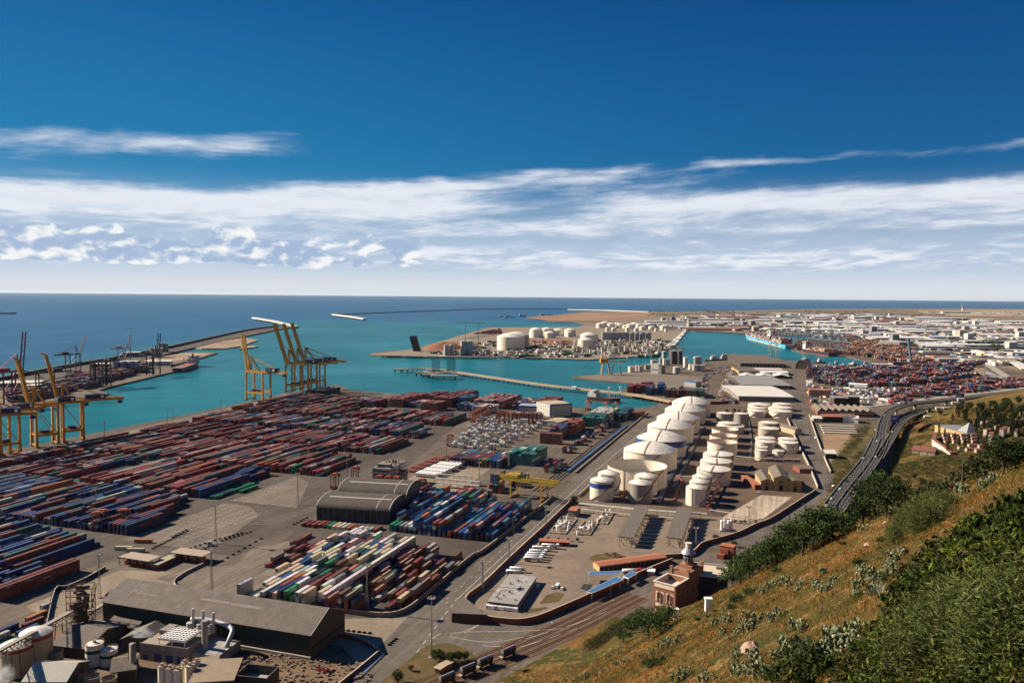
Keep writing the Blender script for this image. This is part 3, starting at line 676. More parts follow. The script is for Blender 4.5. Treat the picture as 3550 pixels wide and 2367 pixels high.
struct('yard_markings',pm,[M_paint]);yl = MB()
for a in range(470,566,8):
 dash(yl,G(a,-450),G(a,-402),.4,1.6,2.6,.11)
for a in range(578,672,9):dash(yl,G(a,-450),G(a,-410 - (a - 578)*.2),.4,1.6,2.6,.11)
struct('slot_markings',yl,[M_paint])
M_rail = mat('rail_steel',(.16,.10,.075),.6,.4);M_ballast = ground_mat('ballast',(.12,.075,.05),(.16,.105,.07),.3)
track = smooth(PP((1330,2440),(1560,2352),(1700,2292),(1850,2228),(2000,2162),(2110,2105),(2200,2062)),4)
sheet('railway_bed',strip(track,21),.13,[M_ballast])
rl = MB()
for off in (-7.6,-6.1,-2.8,-1.3,2.0,3.5,6.6,8.1):
 w = [p+Vector((-(b - a).y,(b - a).x,0)).normalized()*off for p,a,b in zip(track,track,track[1:]+[track[-1]+(track[-1] - track[-2])])]
 bandmesh(rl,w,.14,.14,.34)
struct('railway_track',rl,[M_rail])
rl = MB();sl_ = MB()
for b in (-215.5,-211.5,-207.5,-203.5):bandmesh(rl,[G(700,b),G(1000,b+1.5),G(1160,b+3)],.9,.14,.5)
struct('railway_track',rl,[mat('dark_rail',(.03,.03,.035),.6)])
rl = MB()
a = 792
while a < 1105:
 rl.cbox(*G(a,-205.6+(a - 792)*.006).xy,.9,5.4,2.5,.9,GRID);rl.cbox(*G(a,-205.6+(a - 792)*.006).xy,.35,4.4,1.6,.55,GRID);a += 6.2
tag(rl.build('rail_wagons',[mat('wagon_blue',(.07,.16,.34),.6,var=.5,vscale=.6)]),'long rake of blue flat wagons parked beside the port road','train')
M_brick = mat('red_brick',(.26,.075,.045),.85,var=.3,vscale=.6);M_cwall = mat('concrete_wall',(.27,.22,.17),.9,var=.3,vscale=.4);M_cap = mat('wall_cap',(.5,.43,.34),.8)
def wall(pts,h,m,label,w=.5,posts=0,k=3,name='boundary_wall',mesh=False):
 p = smooth(PP(*pts),k);r = thing(name,label,'wall',p[0]);q = [v - p[0] for v in p]
 bandmesh(MB(),q,w,0,h).build('panel',m,r);bandmesh(MB(),q,w+.15,h,h+.15).build('coping',M_cap,r)
 if posts:
  mb = MB();d = 0
  for a,b in zip(q,q[1:]):
   L = (b - a).length;t = posts - d
   while t < L:c = a+(b - a)*t/L;mb.box(c.x - .12,c.x+.12,c.y - .12,c.y+.12,0,h+2.2);t += posts
   d = (d+L) % posts
  mb.build('fence_posts',mat('fence_post',(.12,.11,.10),.7),r)
  if mesh:bandmesh(MB(),[v+Vector((0,0,0)) for v in q],.05,h+2.1,h+2.2).build('top_rail',mat('fence_post'),r)
 return r
wall([(608,2010),(604,2024),(618,2038),(660,2052),(740,2070),(830,2082),(980,2100),(1150,2118)],1.1,M_cap,'low pale wall with fence posts along the front of the container yard',posts=6)
wall([(1150,2118),(1250,2132),(1330,2138),(1385,2130),(1430,2106),(1470,2072),(1530,2022),(1600,1962),(1640,1930),(1662,1922),(1700,1896),(1770,1840),(1850,1780),(1895,1745),(1920,1722)],2.6,M_cwall,'curved concrete wall with posts between container yard and port road',posts=6)
wall([(1985,1738),(1920,1800),(1868,1850),(1765,1946),(1676,2033),(1632,2066),(1617,2082),(1613,2096),(1622,2116),(1650,2138),(1690,2152),(1740,2160),(1800,2163),(1860,2152),(1930,2124),(2030,2080),(2130,2035),(2245,1985),(2330,1950)],3.2,M_brick,'long red brick wall curving round the tanker depot',w=.6)
wall([(2300,1936),(2380,1930),(2410,1916),(2435,1892),(2490,1876),(2560,1855),(2620,1826),(2672,1806),(2760,1750),(2828,1706)],3.0,M_brick,'brick wall bending past the loading racks to the ochre sheds',w=.6)
wall([(2005,1722),(2096,1640),(2200,1556),(2306,1452),(2350,1412)],2.2,M_cwall,'concrete wall between the port road and the big white tanks')
wall([(1995,1640),(2080,1568),(2180,1485),(2245,1432)],1.6,M_cwall,'long low wall between the dark rail sidings and the road')
wall([(2835,1695),(2800,1610),(2765,1540),(2740,1480),(2720,1430)],3.0,M_cap,'pale wall along the shaded road past the right hand tanks')
wall([(2880,1640),(2850,1570),(2825,1500),(2805,1440)],2.5,M_cap,'pale wall on the far side of the shaded road')
wall([(1170,2205),(1210,2214),(1250,2226),(1290,2248),(1300,2262)],2.4,M_brick,'short curved brick wall beside the big grain hall')
wall([(1318,2262),(1240,2328),(1150,2400)],2.0,M_brick,'brick fence above the blue grating beside the road')
wall([(158,2190),(190,2052),(230,2040),(300,2010),(365,1972)],2.0,mat('dark_green_paint',(.03,.05,.035),.6),'dark green fence wall bending round the conveyor yard',posts=5)
wall([(608,2012),(640,1990),(680,1970),(712,1955)],1.6,M_cwall,'dark guard rail wall beside the gate exit lane')
M_farm = ground_mat('tank_farm_floor',(.15,.11,.08),(.10,.075,.06),.04)
sheet('tank_farm_floor',PP((1985,1745),(2350,1410),(2420,1395),(2760,1425),(2835,1695),(2672,1800),(2480,1790),(2010,1730)),.05,[M_farm])
sheet('loading_yard',PP((1980,1750),(2480,1790),(2672,1805),(2560,1852),(2430,1890),(2380,1925),(2330,1945),(2100,2040),(1930,2118),(1800,2156),(1690,2148),(1632,2118),(1620,2084),(1765,1949),(1868,1853)),.06,[ground_mat('loading_yard',(.20,.165,.135),(.26,.21,.17),.03)])
sheet('pale_pad',PP((2500,1795),(2640,1715),(2745,1723),(2650,1795),(2600,1805)),.09,[ground_mat('pale_slab',(.42,.36,.28),(.50,.43,.35),.1,streak=.3)])
sheet('shaded_road',PP((2850,1790),(2825,1690),(2790,1600),(2750,1500),(2725,1425),(2790,1425),(2830,1500),(2880,1600),(2920,1680),(2905,1740)),.08,[M_road])
sheet('lower_road',PP((2555,1920),(2480,1905),(2560,1866),(2690,1808),(2830,1712),(2850,1790),(2790,1850),(2700,1885),(2600,1940),(2450,1980),(2400,1930),(2440,1912)),.07,[M_road])
sheet('lawn',PP((1485,2235),(1560,2228),(1630,2255),(1652,2285),(1590,2305),(1520,2345),(1440,2400),(1270,2400),(1340,2350),(1430,2275)),.20,[M_grass],kind='structure')
sheet('lawn',PP((1895,2062),(1935,2052),(1955,2060),(1935,2085),(1870,2092)),.2,[M_grass]);sheet('lawn',PP((1838,2110),(1890,2103),(1900,2107),(1850,2122),(1800,2125)),.2,[M_grass])
sheet('lawn',[P(2110+68*math.cos(t/12*6.283),1935+17*math.sin(t/12*6.283)) for t in range(12)],.2,[M_grass])
sheet('plant_yard',PP((0,2200),(160,2180),(360,2160),(1080,2275),(1300,2262),(1150,2420),(-100,2420)),.05,[M_dirt])
# storage tanks
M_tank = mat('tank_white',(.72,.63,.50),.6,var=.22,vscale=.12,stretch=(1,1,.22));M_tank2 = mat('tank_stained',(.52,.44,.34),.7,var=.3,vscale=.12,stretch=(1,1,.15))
M_tgrey = mat('tank_grey',(.36,.32,.27),.7,var=.25,vscale=.15,stretch=(1,1,.2));M_troof = mat('tank_roof',(.66,.61,.53),.65,var=.25,vscale=.12,panel=(3.2,1.8,.07))
M_trust = mat('tank_rust',(.30,.10,.06),.8,var=.3,vscale=.3);M_rim = mat('rim_rail',(.36,.24,.15),.7);M_silver = mat('silver_metal',(.42,.41,.42),.5,.2,var=.15,vscale=.3)
def tank(xc,hw,yb,yr,label,roof='dome',shell=None,rm=None,band=None,dome=.30,group='storage tanks in the tank farm',detail=True,stair=True,cat='tank',name='storage_tank'):
 b0 = P(xc,yb);d = Vector((b0.x,b0.y,0)).normalized();dc = math.hypot(b0.x,b0.y)
 R_ = hw/F_PX*dc
 for _ in range(4):R_ = hw/F_PX*(dc+R_)*.985
 c = b0+d*R_;h = ZAT(b0,yr);r = thing(name,label,cat,(c.x,c.y,0),0,group)
 n = 48 if detail else 20
 m = MB();m.cyl(0,0,R_,-.3,h,n,top=False)
 if roof == 'open':m.cyl(0,0,R_ - .25,h,h*.3,n,top=False)
 if band:
  bm = MB();bm.cyl(0,0,R_+.06,h*band[1],h*band[2],n,top=False);bm.build('painted_band',band[0],r,smooth=True)
 m.build('shell',shell or M_tank,r,smooth=True)
 rf = MB()
 if roof == 'dome':rf.dome(0,0,R_*1.0,h+.02,R_*dome,n,6)
 elif roof == 'cone':rf.cyl(0,0,R_,h+.02,h+R_*.15,n,r2=.3)
 elif roof == 'flat':rf.cyl(0,0,R_ - .1,h - .4,h - .3,n)
 elif roof == 'open':rf.cyl(0,0,R_ - .35,h*.34,h*.36,n);rf.cyl(0,0,R_*.12,h*.36,h*.45,12)
 rf.build('roof',rm or M_troof,r,smooth=(roof == 'dome'))
 if detail:
  k = MB()
  for a in range(n):
   t0,t1 = 2*math.pi*a/n,2*math.pi*(a+1)/n
   p,q = Vector((R_*1.01*math.cos(t0),R_*1.01*math.sin(t0),0)),Vector((R_*1.01*math.cos(t1),R_*1.01*math.sin(t1),0))
   k.beam(p+Vector((0,0,h+.1)),q+Vector((0,0,h+.1)),.3,.3)
   k.beam(p+Vector((0,0,h+1.1)),q+Vector((0,0,h+1.1)),.07)
   if a % 2 == 0:k.beam(p+Vector((0,0,h)),p+Vector((0,0,h+1.1)),.07)
  k.build('rim_railing',M_rim,r)
  if stair:
   s = MB();t0 = random.choice([3.6,4.0,4.6]);L = h*1.4;N = 14
   pts = [Vector(((R_+.5)*math.cos(t0+L/R_*i/N),(R_+.5)*math.sin(t0+L/R_*i/N),h*i/N)) for i in range(N+1)]
   for p,q in zip(pts,pts[1:]):s.beam(p,q,.9,.25);s.beam(p+Vector((0,0,1)),q+Vector((0,0,1)),.07)
   s.build('stairway',M_rim,r)
   v = MB();a = t0 - .5;v.beam((R_*1.01*math.cos(a),R_*1.01*math.sin(a),0),(R_*1.01*math.cos(a),R_*1.01*math.sin(a),h),.35)
   v.build('riser_pipe',M_rim,r)
  if roof == 'dome' and R_ > 14:
   w = MB();N = 8;a = 4.3 if rnd() < .5 else 4.5
   pts = [Vector((R_*(1 - i/N)*math.cos(a),R_*(1 - i/N)*math.sin(a),h+.35+R_*dome*(1 - (1 - i/N) ** 2))) for i in range(N+1)]
   for p,q in zip(pts,pts[1:]):w.beam(p,q,1.0,.25)
   w.build('roof_walkway',M_rim,r)
  elif roof in ('dome','cone'):
   w = MB();w.cyl(0,0,.8,h+R_*.12,h+R_*(dome if roof == 'dome' else .15)+1.0,8);w.build('vent',M_rim,r)
 return r,c,R_,h
bigl = 'big white domed tank, {} along the port road'
TK = [(2253,92,1638,1575,'big white domed tank behind the open one',{}),(2208,103,1705,1634,'widest tank, open topped and cream with a rusty rim',dict(roof='open')),
 (2291.7,84.6,1590,1532,'big white domed tank with a broad blue band',dict(band=(M_blu,.62,.98))),(2323,78.6,1541,1488,bigl.format('just beyond the blue banded one'),{}),(2350,73,1505,1458,bigl.format('third from the far end'),{}),
 (2374,68.5,1473,1428,bigl.format('second from the far end'),{}),(2395,64.5,1446,1402,bigl.format('farthest of its row'),{}),
 (2110,38.5,1716,1648,'small cream tank behind the blue striped one',{}),(2085,41,1738,1672,'small cream tank with a blue stripe, nearest the road',dict(band=(M_blu,.66,.90))),
 (2238,39.8,1720,1658,'small cream domed tank behind the grey one',{}),(2218,41.3,1746,1682,'small weathered grey tank with a white dome',dict(shell=M_tgrey)),
 (2431,32,1712,1658,'slim white tank, rearmost of three by the red pipes',{}),(2423,33,1735,1675,'slim white tank, middle of three by the red pipes',{}),(2412,34.6,1756,1696,'slim white tank, foremost of three by the red pipes',{}),
 (2473,56.7,1686,1636,'wide flat white tank behind the three slim ones',dict(dome=.14)),(2481,53,1655,1607,'wide flat white tank, second behind the slim ones',dict(dome=.14)),(2489,51,1628,1582,'wide flat white tank before the rusty open ones',dict(dome=.14)),
 (2503,50,1580,1539,'open white tank with rusty floor, nearest of three',dict(roof='open',rm=M_trust)),(2507,45.5,1553,1516,'open white tank with rusty floor, middle of three',dict(roof='open',rm=M_trust)),
 (2513,44,1530,1493,'open white tank with rusty floor, farthest of three',dict(roof='open',rm=M_trust)),(2531,46,1504,1482,'low pinkish flat topped tank beyond the rusty open ones',dict(roof='cone',shell=M_tank2)),
 (2523,33,1500,1470,'narrow cream tank beyond the pinkish one',dict(roof='cone')),(2511,27,1468,1435,'tall grey streaked tank by the dark bushes',dict(roof='cone',shell=M_tgrey)),(2570,24,1482,1436,'tall grey streaked tank beside its twin, lower end of the bushes',dict(roof='cone',shell=M_tgrey)),
 (2631,36,1431,1405,'white tank at the back, next to the long sheds',dict(roof='cone')),(2709,29,1425,1403,'white tank at the back corner by the shaded road',dict(roof='cone')),(2622,29,1440,1417,'white tank in the middle of the back trio',dict(roof='cone')),
 (2703,36.6,1442,1416,'wide white tank in the back pair by the shaded road',dict(roof='cone')),(2622,29,1447,1427,'white tank in front of the back trio',dict(roof='cone')),(2703.7,36.8,1451,1429,'wide white tank foremost of the back pair',dict(roof='cone')),
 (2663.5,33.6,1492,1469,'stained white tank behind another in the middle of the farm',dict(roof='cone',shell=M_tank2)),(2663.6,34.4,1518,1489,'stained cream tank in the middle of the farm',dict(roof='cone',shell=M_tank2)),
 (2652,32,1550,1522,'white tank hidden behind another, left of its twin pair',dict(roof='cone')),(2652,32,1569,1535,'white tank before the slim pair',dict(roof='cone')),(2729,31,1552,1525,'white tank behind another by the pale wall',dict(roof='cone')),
 (2730.7,32,1571,1538,'white tank by the pale wall with a lamp post before it',dict(roof='cone')),(2639,21,1580,1552,'slim white tank hidden behind its twin near the ochre sheds',dict(roof='cone')),(2638.5,20.5,1597,1563,'slim white tank just behind the ochre sheds',dict(roof='cone')),
 (2698,19.6,1597,1565,'slim white tank behind the tallest ochre gable',dict(roof='cone'))]
for xc,hw,yb,yr,lab,kw in TK:tank(xc,hw,yb,yr,lab,**kw)
gp = 'tanks on the peninsula across the water'
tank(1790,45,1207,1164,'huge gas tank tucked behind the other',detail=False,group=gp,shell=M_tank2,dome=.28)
tank(1770,48,1215,1169,'huge cream gas tank on the peninsula, nearest the harbour mouth',detail=False,group=gp,shell=M_tank,dome=.28)
tank(2041.6,31,1197,1162,'white domed gas tank behind its twin across the water',detail=False,group=gp,dome=.3)
tank(2030,27,1214,1179,'white domed gas tank by the green trees across the water',detail=False,group=gp,dome=.3)
for xc,hw,yb,yr,d in [(1859,23,1171,1143,'tallest of the white cluster'),(1849,15,1169,1150,'small one before the tallest'),(1896,20,1164,1141,'back one with pale dome'),(1906,20.5,1172.5,1154,'front one of the middle pair'),(1937,21,1164,1144.6,'third along the cluster'),
                         (1976,20,1166,1144.6,'last back one of the cluster'),(1974,11.5,1169,1152,'smallest one before the last')]:
 tank(xc,hw,yb,yr,'white domed tank behind the huge gas tank, '+d,detail=False,group=gp,dome=.3)
for k,x in enumerate([1022,1040,1062,1085,1110,1138,1160,1190,1215,1240,1285,1330,1378,1432]):
 tank(1700+x*.3827,7.2 if x < 1370 else 9.5,1178,1152.5,f'tall grey silver tank, {od(k + 1)} in the shoulder to shoulder row',roof='cone',detail=False,shell=M_silver,rm=M_silver,group='silver tanks in a row')
for k,(x,hw,y0,y1) in enumerate([(998,41,411,372),(1043,42,400,360),(1095,38,412,372),(1150,28,402,366),(1178,34,413,376),(1225,28,415,388),(1270,40,420,380),(1310,30,405,372),(1350,34,415,378),(1378,30,430,398),(1402,32,415,378),(1432,40,410,375),(1464,33,430,398),(1500,14,442,415),(1570,34,430,392),(1590,14,445,418),(1240,20,445,408),(1120,22,440,408),(1320,18,445,412),(1060,20,440,410)]):
 tank(1700+x*.3827,hw*.3827,980+y0*.3827,980+y1*.3827,f'cream white tank beyond the silver row, {od(k + 1)} of the crowded group',roof='dome',dome=.22,detail=False,group='cream tanks beyond the silver row')
M_pipe = mat('pipe_white',(.62,.56,.46),.5);M_redpipe = mat('pipe_red',(.30,.05,.035),.6);M_gpipe = mat('pipe_grey',(.22,.22,.23),.5,.3);M_bluep = mat('pipe_blue',(.08,.13,.22),.5,.2)
def pipes(pts,n,gap,r,m,z,label,legs=12,lm=None,rail=False):
 w = PP(*pts);o = w[0];root = thing('pipe_rack',label,'pipes',o);q = [v - o for v in w];mb = MB()
 for j in range(n):
  off = (j - (n - 1)/2)*gap;qq = []
  for i,p in enumerate(q):
   d = (q[min(i+1,len(q) - 1)] - q[max(i - 1,0)]).normalized();qq.append(p+Vector((-d.y,d.x,0))*off+Vector((0,0,z+(j % 2)*.15)))
  mb.tube(qq,r,6)
 mb.build('pipe',m,root);lg = MB()
 for a,b in zip(q,q[1:]):
  L = (b - a).length;t = 0;d = (b - a).normalized();s = Vector((-d.y,d.x,0))*(n*gap/2+.3)
  while t <= L:
   c = a+d*t
   for sg in (-1,1):lg.beam(c+s*sg,c+s*sg+Vector((0,0,z+(1.6 if rail else 0))),.22)
   lg.beam(c - s+Vector((0,0,z - .3)),c+s+Vector((0,0,z - .3)),.2);t += legs
 lg.build('trestle',lm or M_rim,root)
pipes([(2008,1762),(2200,1782),(2390,1796),(2450,1799)],7,.7,.28,M_pipe,4.5,'long cream pipe rack in front of the nearest tanks',9,rail=True)
pipes([(2010,1774),(2200,1794),(2370,1808)],4,.6,.22,M_pipe,2.6,'lower cream pipe rack running to the loading canopies',8)
pipes([(2400,1520),(2375,1560),(2350,1610),(2325,1655),(2300,1700),(2280,1745)],5,.8,.3,M_bluep,.9,'bundle of blue grey pipes between the two rows of tanks',14)
pipes([(2440,1480),(2412,1530),(2390,1585),(2360,1640),(2335,1690)],4,.8,.28,M_gpipe,.8,'bundle of grey pipes beside the flat white tanks',14)
pipes([(2335,1740),(2345,1700),(2365,1668),(2345,1650)],3,.8,.3,M_redpipe,.9,'red pipes winding behind the small grey tank',10)
pipes([(2150,1730),(2170,1700),(2195,1680)],5,.7,.25,M_redpipe,.8,'red pipes between the small front tanks',8)
pipes([(2450,1772),(2468,1740),(2490,1700),(2500,1680)],3,.9,.3,M_redpipe,3.0,'tall red pipe rack beside the three slim tanks',8)
pipes([(2350,1668),(2440,1672)],2,.7,.25,M_pipe,5.0,'high pale pipe bridge across the pipe lane',10)
pipes([(2390,1582),(2480,1586)],2,.7,.25,M_pipe,5.5,'pale pipe bridge beside the flat tanks',10)
pipes([(2455,1475),(2500,1478)],2,.7,.25,M_pipe,6.0,'pale pipe bridge by the far end of the big domes',10)
pipes([(2545,1590),(2620,1598),(2770,1604)],3,.7,.25,M_pipe,3.5,'cream pipe rack behind the ochre sheds',10)
pipes([(2600,1590),(2605,1540),(2600,1480),(2590,1440)],3,.8,.25,M_gpipe,1.2,'grey pipes along the middle of the tank farm',14)
pipes([(2460,1780),(2595,1800),(2598,1812)],2,.6,.22,M_pipe,3.2,'pale pipe leading to the white vessels by the wall',10)
# cranes, carriers, masts
M_yel = mat('crane_yellow',(.46,.23,.025),.55,var=.35,vscale=.2);M_navy = mat('machinery_house_navy',(.02,.03,.09),.5);M_blkm = mat('black_crane_steel',(.03,.028,.035),.6)
M_red = mat('carrier_orange',(.42,.10,.03),.55,var=.35,vscale=.5);M_tyre = mat('tyre',(.02,.02,.02),.9);M_gal = mat('galvanised',(.30,.28,.26),.55,.3)
M_win = mat('window_glass',(.03,.04,.05),.15,spec=.6);M_cable = mat('cable',(.02,.02,.02),.7)
def bx(m,c,lx,ly,lz):m.box(c[0] - lx/2,c[0]+lx/2,c[1] - ly/2,c[1]+ly/2,c[2] - lz/2,c[2]+lz/2,bottom=True)
def quay_crane(land,sea,wd,H,boom,apex,back,label,main=M_yel,house=M_navy,ang=78,trolley=True,group='ship to shore cranes',bent=0.0):
 p0,p1 = P(*land),P(*sea);y = (p1 - p0).normalized();g = (p1 - p0).length;rz = math.atan2(y.y,y.x) - math.pi/2
 r = thing('quay_crane',label,'crane',p0,rz,group)
 for yy,in ((0,),(g,)):
  for xx in (0,wd):
   m = MB();tx = 1.5 if xx == 0 else -1.5;m.beam((xx,yy,1.5),(xx+tx*.3,yy,14),3.0,2.8);m.beam((xx+tx*.3,yy,14),(xx+tx*.3,yy,H),2.4,2.4);m.build('leg',main,r)
   b = MB()
   for k in (-3.2,-1.1,1.1,3.2):b.box(xx+k - .7,xx+k+.7,yy - .5,yy+.5,.1,1.3)
   b.build('bogie',M_dark,r)
 m = MB()
 for yy in (0,g):m.beam((0,yy,3),(wd,yy,3),1.3,2.0)
 m.build('sill_beam',main,r);m = MB()
 for xx in (.4,wd - .4):m.beam((xx,0,14.5),(xx,g,14.5),1.8,3.0);m.beam((xx,g*.05,16),(xx,g*.95,H - 2),.7);m.beam((xx,-1,H+.5),(xx,g+3,H+.5),1.2,1.6)
 m.beam((0,0,H - 1),(wd,0,H - 1),1.2,1.8);m.beam((0,g,H - 1),(wd,g,H - 1),1.2,1.8);m.beam((0,g,15),(wd,g,15),1.0,1.6)
 m.build('portal_frame',main,r)
 xm = wd/2;gd = MB()
 for s in (-3,3):gd.beam((xm+s,-back,H+2),(xm+s,g+4,H+2),1.6,3.0)
 for k in range(int((back+g)/6)):gd.beam((xm - 3,-back+k*6,H+2),(xm+3,-back+k*6,H+2),.5)
 gd.build('girder',main,r)
 a = R(ang);h0 = Vector((0,g+4,H+2));d = Vector((0,math.cos(a),math.sin(a)));bm = MB()
 for s in (-3,3):
  o = Vector((xm+s,0,0));bm.beam(o+h0,o+h0+d*boom,1.7,3.4)
  if bent:bm.beam(o+h0+d*boom,o+h0+d*boom+Vector((0,bent,1.5)),1.0,1.6)
 for k in range(int(boom/5)+1):
  c = h0+d*(k*5);bm.beam(c+Vector((xm - 3,0,0)),c+Vector((xm+3,0,0)),.6)
  if k:bm.beam(c+Vector((xm - 3,0,0)),h0+d*(k*5 - 5)+Vector((xm+3,0,0)),.35)
 bm.build('boom',main,r)
 t = Vector((xm,g - 1,apex));f = MB()
 for s in (-3,3):
  o = Vector((s*.5,0,0));f.beam((xm+s,g,H+2),t+o,1.7);f.beam((xm+s,g*.45,H+2),t+o,1.2);f.beam(t+o,(xm+s,-back*.45,H+8),.7);f.beam((xm+s,-back*.45,H+8),(xm+s,-back*.95,H+3),.4)
  f.beam((xm+s,-back*.45,H+8),(xm+s,g*.2,H+3),.5);f.beam((xm+s,-back*.45,H+8),(xm+s,-back*.45,H+2),.5);f.beam(t+o,h0+d*boom*.55+Vector((xm+s,0,0)),.35)
 f.beam(t+Vector((-1.5,0,0)),t+Vector((1.5,0,0)),.9);f.build('a_frame',main,r)
 h = MB();h.box(xm - 5,xm+5,-back*.55,-back*.1+2,H+3.4,H+8.4,bottom=True);h.box(xm - 5.2,xm+5.2,-back*.55 - .2,-back*.1+2.2,H+8.4,H+8.7);hh = h.build('machinery_house',house,r)
 w = MB();w.box(xm - 5.08,xm - 4.95,-back*.5,-back*.5+3,H+4.5,H+7.4);w.build('number_panel',M_wht,hh)
 if trolley:
  c = MB();N = 14
  for s in (-1.2,):
   pts = []
   for i in range(N*6+1):tt = i/6;pts.append(Vector((xm+s,-back*.98+tt*back*.055,H - .6 - 3.0*abs(math.sin(math.pi*tt)))))
   c.tube(pts,.14,4)
  c.build('cable_loops',M_cable,r)
  k = MB();k.box(xm - 2,xm+2,-back*.96,-back*.96+5,H - 4,H - .5,bottom=True);k.build('operator_cab',M_navy,r)
 s = MB()
 for i in range(int(H/3)):s.beam((wd+.8,-.8+(i % 2)*2.4,3+i*3),(wd+.8,-.8+((i+1) % 2)*2.4,6+i*3),.7,.15)
 s.build('stairs',main,r)
 e = MB();e.box(wd*.2,wd*.75,g*.35,g*.75,15.7,19,bottom=True);e.build('electrical_house',house,r)
 return r
quay_crane((0,1606),(-78,1612),18,48,56,70,34,'yellow quay crane at the frame edge with only its tail showing')
quay_crane((70,1578),(-8,1592),18,47,56,68,36,'yellow quay crane standing before the red boomed far crane',bent=5)
quay_crane((203,1544),(128,1553),18,47,55,69,38,'yellow quay crane in the middle of the near row, boom bent at its tip',bent=5)
quay_crane((291,1530),(222,1536),18,47,58,70,46,'yellow quay crane with a long tail of hanging cable loops',bent=5)
quay_crane((910,1394),(853,1388),18,48,62,74,46,'lone yellow quay crane beside the group of three')
quay_crane((1048,1364),(991,1361),20,52,74,78,44,'tall golden quay crane, nearest of the group of three',ang=70,trolley=False)
quay_crane((1078,1357),(1021,1354),20,52,74,78,48,'tall golden quay crane, middle of the group of three',ang=70,trolley=False)
quay_crane((1108,1350),(1049,1347),20,52,74,78,50,'tall golden quay crane, farthest of the group of three',ang=70,trolley=False)
def straddle():
 r = thing('straddle_carrier','orange straddle carrier','straddle carrier',(0,0,0),0,'straddle carriers in the terminal')
 L,w,H = 9.6,2.4,13.2
 for s in (-w,w):
  m = MB();m.box(-L/2,L/2,s - .45,s+.45,1.0,2.2,bottom=True);m.box(-L/2+.5,-L/2+2.4,s - .7,s+.7,2.2,3.4);m.build('wheel_beam',M_red,r)
  for k in range(4):
   t = MB();x = -L/2+1.2+k*2.4
   v = [(x+.75*math.cos(a*math.pi/6),s+e,.75+.75*math.sin(a*math.pi/6)) for e in (-.25,.25) for a in range(12)]
   t.add(v,[(i,(i+1) % 12,12+(i+1) % 12,12+i) for i in range(12)]+[tuple(range(12)),tuple(range(23,11,-1))]);t.build('wheel',M_tyre,r)
  for x in (-L/2+1.2,L/2 - 1.2):b = MB();b.beam((x,s,2),(x,s,H),.75,.6);b.build('column',M_red,r)
  b = MB();b.beam((-L/2+.6,s,H),(L/2 - .6,s,H),.7,.9);b.build('top_beam',M_red,r)
 b = MB();[b.beam((x,-w,H),(x,w,H),.6,.8) for x in (-L/2+1.2,L/2 - 1.2)];b.box(-2.4,2.4,-1.8,1.8,H - .2,H+1.1,bottom=True);b.build('winch_deck',M_red,r)
 b = MB();b.box(L/2 - 1.6,L/2+.4,-w - 1.1,-w+.6,H - 2.8,H - .6,bottom=True);b.build('cab',M_win,r)
 b = MB();b.beam((-3,-1.2,H - 3.2),(3,-1.2,H - 3.2),.35);b.beam((-3,1.2,H - 3.2),(3,1.2,H - 3.2),.35);b.beam((0,-1.4,H - 3.2),(0,1.4,H - 3.2),.5);b.build('spreader',M_dark,r)
 return r
sc0 = straddle();first = True
SC = [((432,1826),.1,'alone on the open yard, casting a long shadow'),((338,1836),.2,'with a green load, at the end of the blue block'),((355,1828),.2,'behind the one with the green load'),((1161,1692),1.4,'dark, halfway between red block and arched warehouse'),((1231,1667),1.5,'bright orange in the sun, near the office building')]
SC += [((1312+k*29,1674+k*2),1.45,f'{od(k + 1)} of the back row against the striped office') for k in range(4)]+[((1316+k*30,1700+k*2),1.45,f'{od(k + 1)} of the front row before the striped office') for k in range(3)]
SC += [((1462,1712),1.4,'apart from the office rows, at the corner of the blue block'),((1559,1545),1.4,'beside the white refrigerated stacks')]
SC += [((1639+k*8,1462 - k*4),1.2,f'{od(k + 1)} in the sunlit slanting rank by the white stacks') for k in range(8)]
SC += [((1728+k*14,1462+(k % 2)*3),1.3,f'{od(k + 1)} in the brown rank in front of the maintenance shed') for k in range(11)]
SC += [((2038,1420),.6,'first of three at the water edge'),((2104,1424),.6,'second of three at the water edge'),((2136,1424),.6,'third of three at the water edge')]
for (x,y),rz,w in SC:
 o = sc0 if first else dup(sc0);first = False;o.location = P(x,y,.1);o.rotation_euler = (0,0,rz);o['label'] = 'orange straddle carrier '+w
a,b = P(1770,1725),P(1876,1740);d = b - a;r = thing('gantry_crane','yellow rail mounted gantry crane spanning the stacks beside the port road','crane',a,math.atan2(d.y,d.x));W_ = d.length;H_ = ZAT(a,1668)
for x in (0,W_):
 for y in (0,13):m = MB();m.beam((x,y,.5),(x,y,H_),1.3,1.1);m.build('leg',M_yel,r)
 m = MB();m.beam((x,-2,1),(x,15,1),1.2,1.4);m.build('end_carriage',M_yel,r);m = MB();m.beam((x,0,H_ - 2),(x,13,H_ - 2),1,1.2);m.build('tie_beam',M_yel,r)
x0,x1 = -W_*.66,W_*1.4
M_gy = mat('gantry_yellow',(.44,.30,.03),.55,var=.3,vscale=.3)
for y in (2,11):m = MB();m.box(x0,x1,y - .8,y+.8,H_,H_+3.2,bottom=True);m.build('main_girder',M_gy,r)
m = MB();[m.beam((x0+k*2.2,1.1,H_+3.2),(x0+k*2.2,1.1,H_+4.3),.1) for k in range(int((x1 - x0)/2.2))];m.beam((x0,1.1,H_+4.3),(x1,1.1,H_+4.3),.12);m.build('hand_rail',M_gy,r)
m = MB();m.box(-6,6,1,12,H_+3.3,H_+5.6,bottom=True);m.beam((-4,6,H_+5),(8,4,H_+10),.9);m.beam((8,6,H_+3),(8,6,H_+9),1.4);m.cyl(14,6,1.4,H_+3,H_+8,10);m.build('trolley',M_gy,r)
